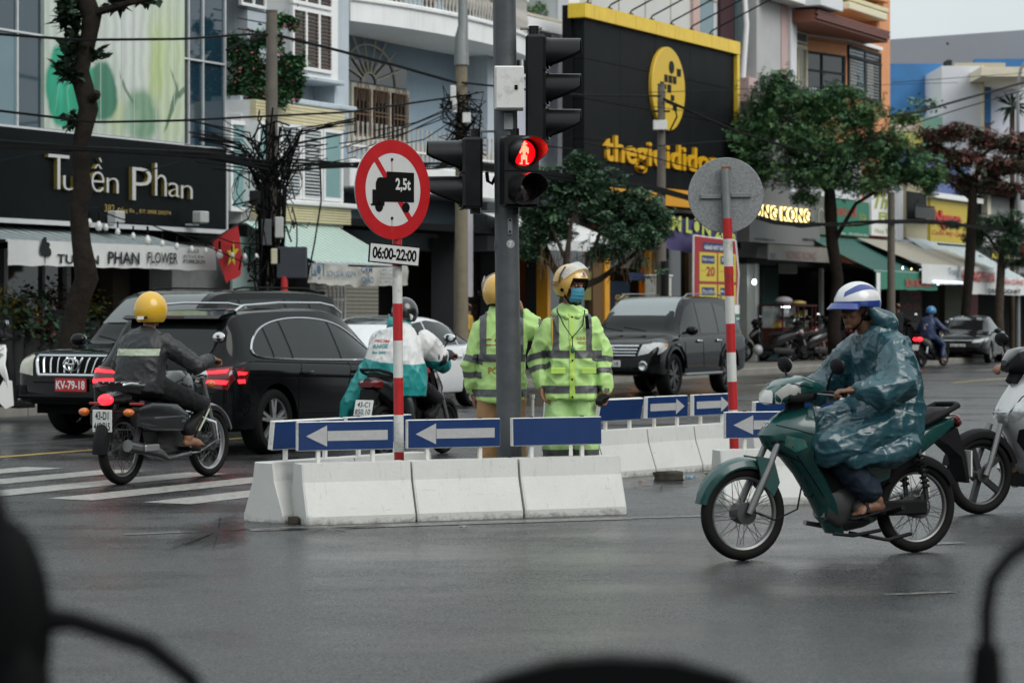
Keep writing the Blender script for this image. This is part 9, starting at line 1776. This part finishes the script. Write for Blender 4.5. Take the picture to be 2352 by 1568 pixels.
# scooter rider in the two-colour cape
t,T,jm,j=rider(CS,CSY,1.02,'scooter rider in white and teal rain cape with black helmet',m_skin,M('black_jacket',(.014,.014,.015),.55,spec=.25),M('black_trousers',0),.012,(-.2,1.28),(-.16,1.44),(-.34,.84),(.22,.36,1.02),(.1,.16,.24),(.2,.17,.56),1.,4.,bare=False)
m=MB();torso_shape(m,[(-.42,0,.62,.36,.2),(-.42,0,.75,.36,.21),(-.4,0,.92,.34,.2),(-.36,0,1.08,.29,.18),(-.29,0,1.21,.23,.14),(-.22,0,1.29,.11,.10)]);m.limb([(-.4,.22,.85),(-.48,.33,.68),(-.55,.42,.5),(-.58,.45,.42)],[.16,.14,.1,.05],12);m.limb([(-.2,-.24,1.15),(-.08,-.33,1.0),(.03,-.34,.93)],[.13,.12,.09],12);m.limb([(-.2,.24,1.15),(-.1,.33,1.0),(.0,.34,.95)],[.13,.12,.09],12);cm=wrinkle(fuse(m,.012,4),.02,5,8,True,.008,14,(1,1,.5))
m_cw=M('white_cape',(.58,.58,.57),.45,var=.08,vs=4,bump=.3,bs=18);m_ct=M('teal_cape',(.008,.24,.23),.4,var=.12,vs=4,bump=.3,bs=18);cut=lambda q: q.z-1.0-.55*(q.x+.3)*.3+.25*abs(q.y)*(1 if q.y<0 else -.15)
pn=Vector((-.1,-.1,1)).normalized();pc=Vector((-.4,0,.98));cape=slab(cm,[(pc,pn)],lambda q: (q-pc).dot(pn)>0,0.,'cape_top',m_cw,t);slab(cm,[(pc,pn)],lambda q: (q-pc).dot(pn)<=0,0.,'cape_skirt',m_ct,t)
Tb=Matrix.Translation((-1.2,.08,1.12)) @ Matrix.Rotation(radians(-90),4,'Z');print_on(cm,'FROM',Tb @ Matrix.Translation((0,0,.05)),.2,.03,'cape_text',m_rdp,cape);print_on(cm,'ANGE',Tb,.2,.045,'cape_text',m_ct,cape);print_on(cm,'lau bao',Tb @ Matrix.Translation((0,0,-.06)),.18,.03,'cape_text',m_ct,cape)
hh=shell(T @ Matrix.Translation((-.01,0,.02)),(.15,.132,.15),full,lambda a: pi/2,.014,44,12).build('helmet',M('black_helmet',(.012,.012,.013),.2,coat=.6),t)
for s in (-1,1): MB().prism([(-.12,.0),(-.09,-.06),(-.06,-.02)],s*.115,s*.128,T=T).build('helmet_flash',m_valw,hh)
m=MB();m.limb([(-.22,-.06,1.31),(-.3,0,1.33),(-.25,.09,1.32)],[.05,.06,.06],12);m.ell((-.31,.06,1.35),(.06,.06,.06));smooth_put('scarf',wrinkle(fuse(m,.01,2),.02,16,3,True),m_ct,t);MB().ell((.16,0,.80),(.1,.13,.13)).build('red_bag',M('red_bag',(.3,.02,.02),.5),t)
# rider of the white scooter at the right edge
t,T,jm,j=rider(WS,WSY,1.06,'rider of the silver-white scooter in tan shorts, mostly outside the picture',m_skin,M('dark_shirt',(.03,.035,.05),.7),None,.014,seed=6.,peg=(.12,.13,.24),knee=(.13,.2,.66));tr=MB()
for s in (-1,1): tr.limb([(-.26,s*.1,.86),(.05,s*.19,.70)],[.12,.1],12)
smooth_put('shorts',fuse(tr,.014,4),M('tan_shorts',(.3,.17,.05),.8),t);shell(T @ Matrix.Translation((-.01,0,.03)),(.15,.13,.14),lambda a:-.1,lambda a: pi/2,.014,30,8).build('helmet',m_hw,t)
# rider in blue and people on the far pavement
t,T,jm,j=rider(FR,FRY,1.05,'rider in dark blue rainwear and blue helmet near the parked grey sedan',m_skin,M('dark_blue_rainwear',(.012,.03,.09),.5,var=.15),M('dark_blue_rainwear',0),.016,seed=2.,peg=(.05,.3,.12),knee=(.15,.24,.58));hh=shell(T @ Matrix.Translation((-.01,0,.03)),(.155,.135,.145),lambda a:-.35,lambda a: pi/2,.014,36,8).build('helmet',M('bright_blue_helmet',(.02,.16,.36),.3,coat=.4),t);print_on(jm,'NT',Matrix.Translation((-1.1,0,1.08)) @ Matrix.Rotation(radians(-90),4,'Z'),.14,.16,'back_print',m_pink,j)
def bystander(px,V_,rz,label,top,bottom,hgt=1.66):
    Y_=ray_t(px,V_);t=thing('person',label,'person',(at(px,0,Y_).x,Y_,.163),rz,'people on the far pavement',hgt/1.66);ar={1: ((0,.18,1.34),(.0,.24,1.08),(.08,.22,.84),(.1,0,-1),(0,-1,0),.5),-1: ((0,-.18,1.34),(.03,-.25,1.1),(.18,-.18,.98),(.6,.2,-.6),(0,1,0),.5)};m,T=standing_body(ar,Vector((.02,0,1.53)),.2,.1);smooth_put('body',fuse(m,.013,2),m_skin,t);m=MB();torso_shape(m,[(0,0,.8,.19,.12),(0,0,1.0,.19,.12),(0,0,1.2,.19,.12),(0,0,1.32,.19,.11),(0,0,1.39,.12,.08)])
    for s in (-1,1): m.limb([ar[s][0],ar[s][1]],[.075,.06],10)
    smooth_put('shirt',wrinkle(fuse(m,.016,3),.007,9,px),top,t);tr=MB()
    for s in (-1,1): tr.limb([(0,s*.085,.86),(0,s*.1,.5),(0,s*.105,.1)],[.1,.08,.065],10)
    smooth_put('trousers',fuse(tr,.016,3),bottom,t);shell(T,(.112,.094,.125),lambda a: .15-.5*(1-cos(a))/2,lambda a: pi/2,.02,24,6).build('hair',m_hair,t)
bystander(2062,24.6,PHI+1.2,'man in black shirt standing beside the far concrete pole',M('black_shirt',(.012,.012,.013),.8,spec=.2),M('black_trousers',0));bystander(1076,25.3,PHI+2.,'person in yellow raincoat behind the buff concrete pole',M('mustard_raincoat',(.4,.25,.03),.6),M('black_trousers',0),1.55)
# -- tidy up
bpy.data.scenes.remove(TMP)
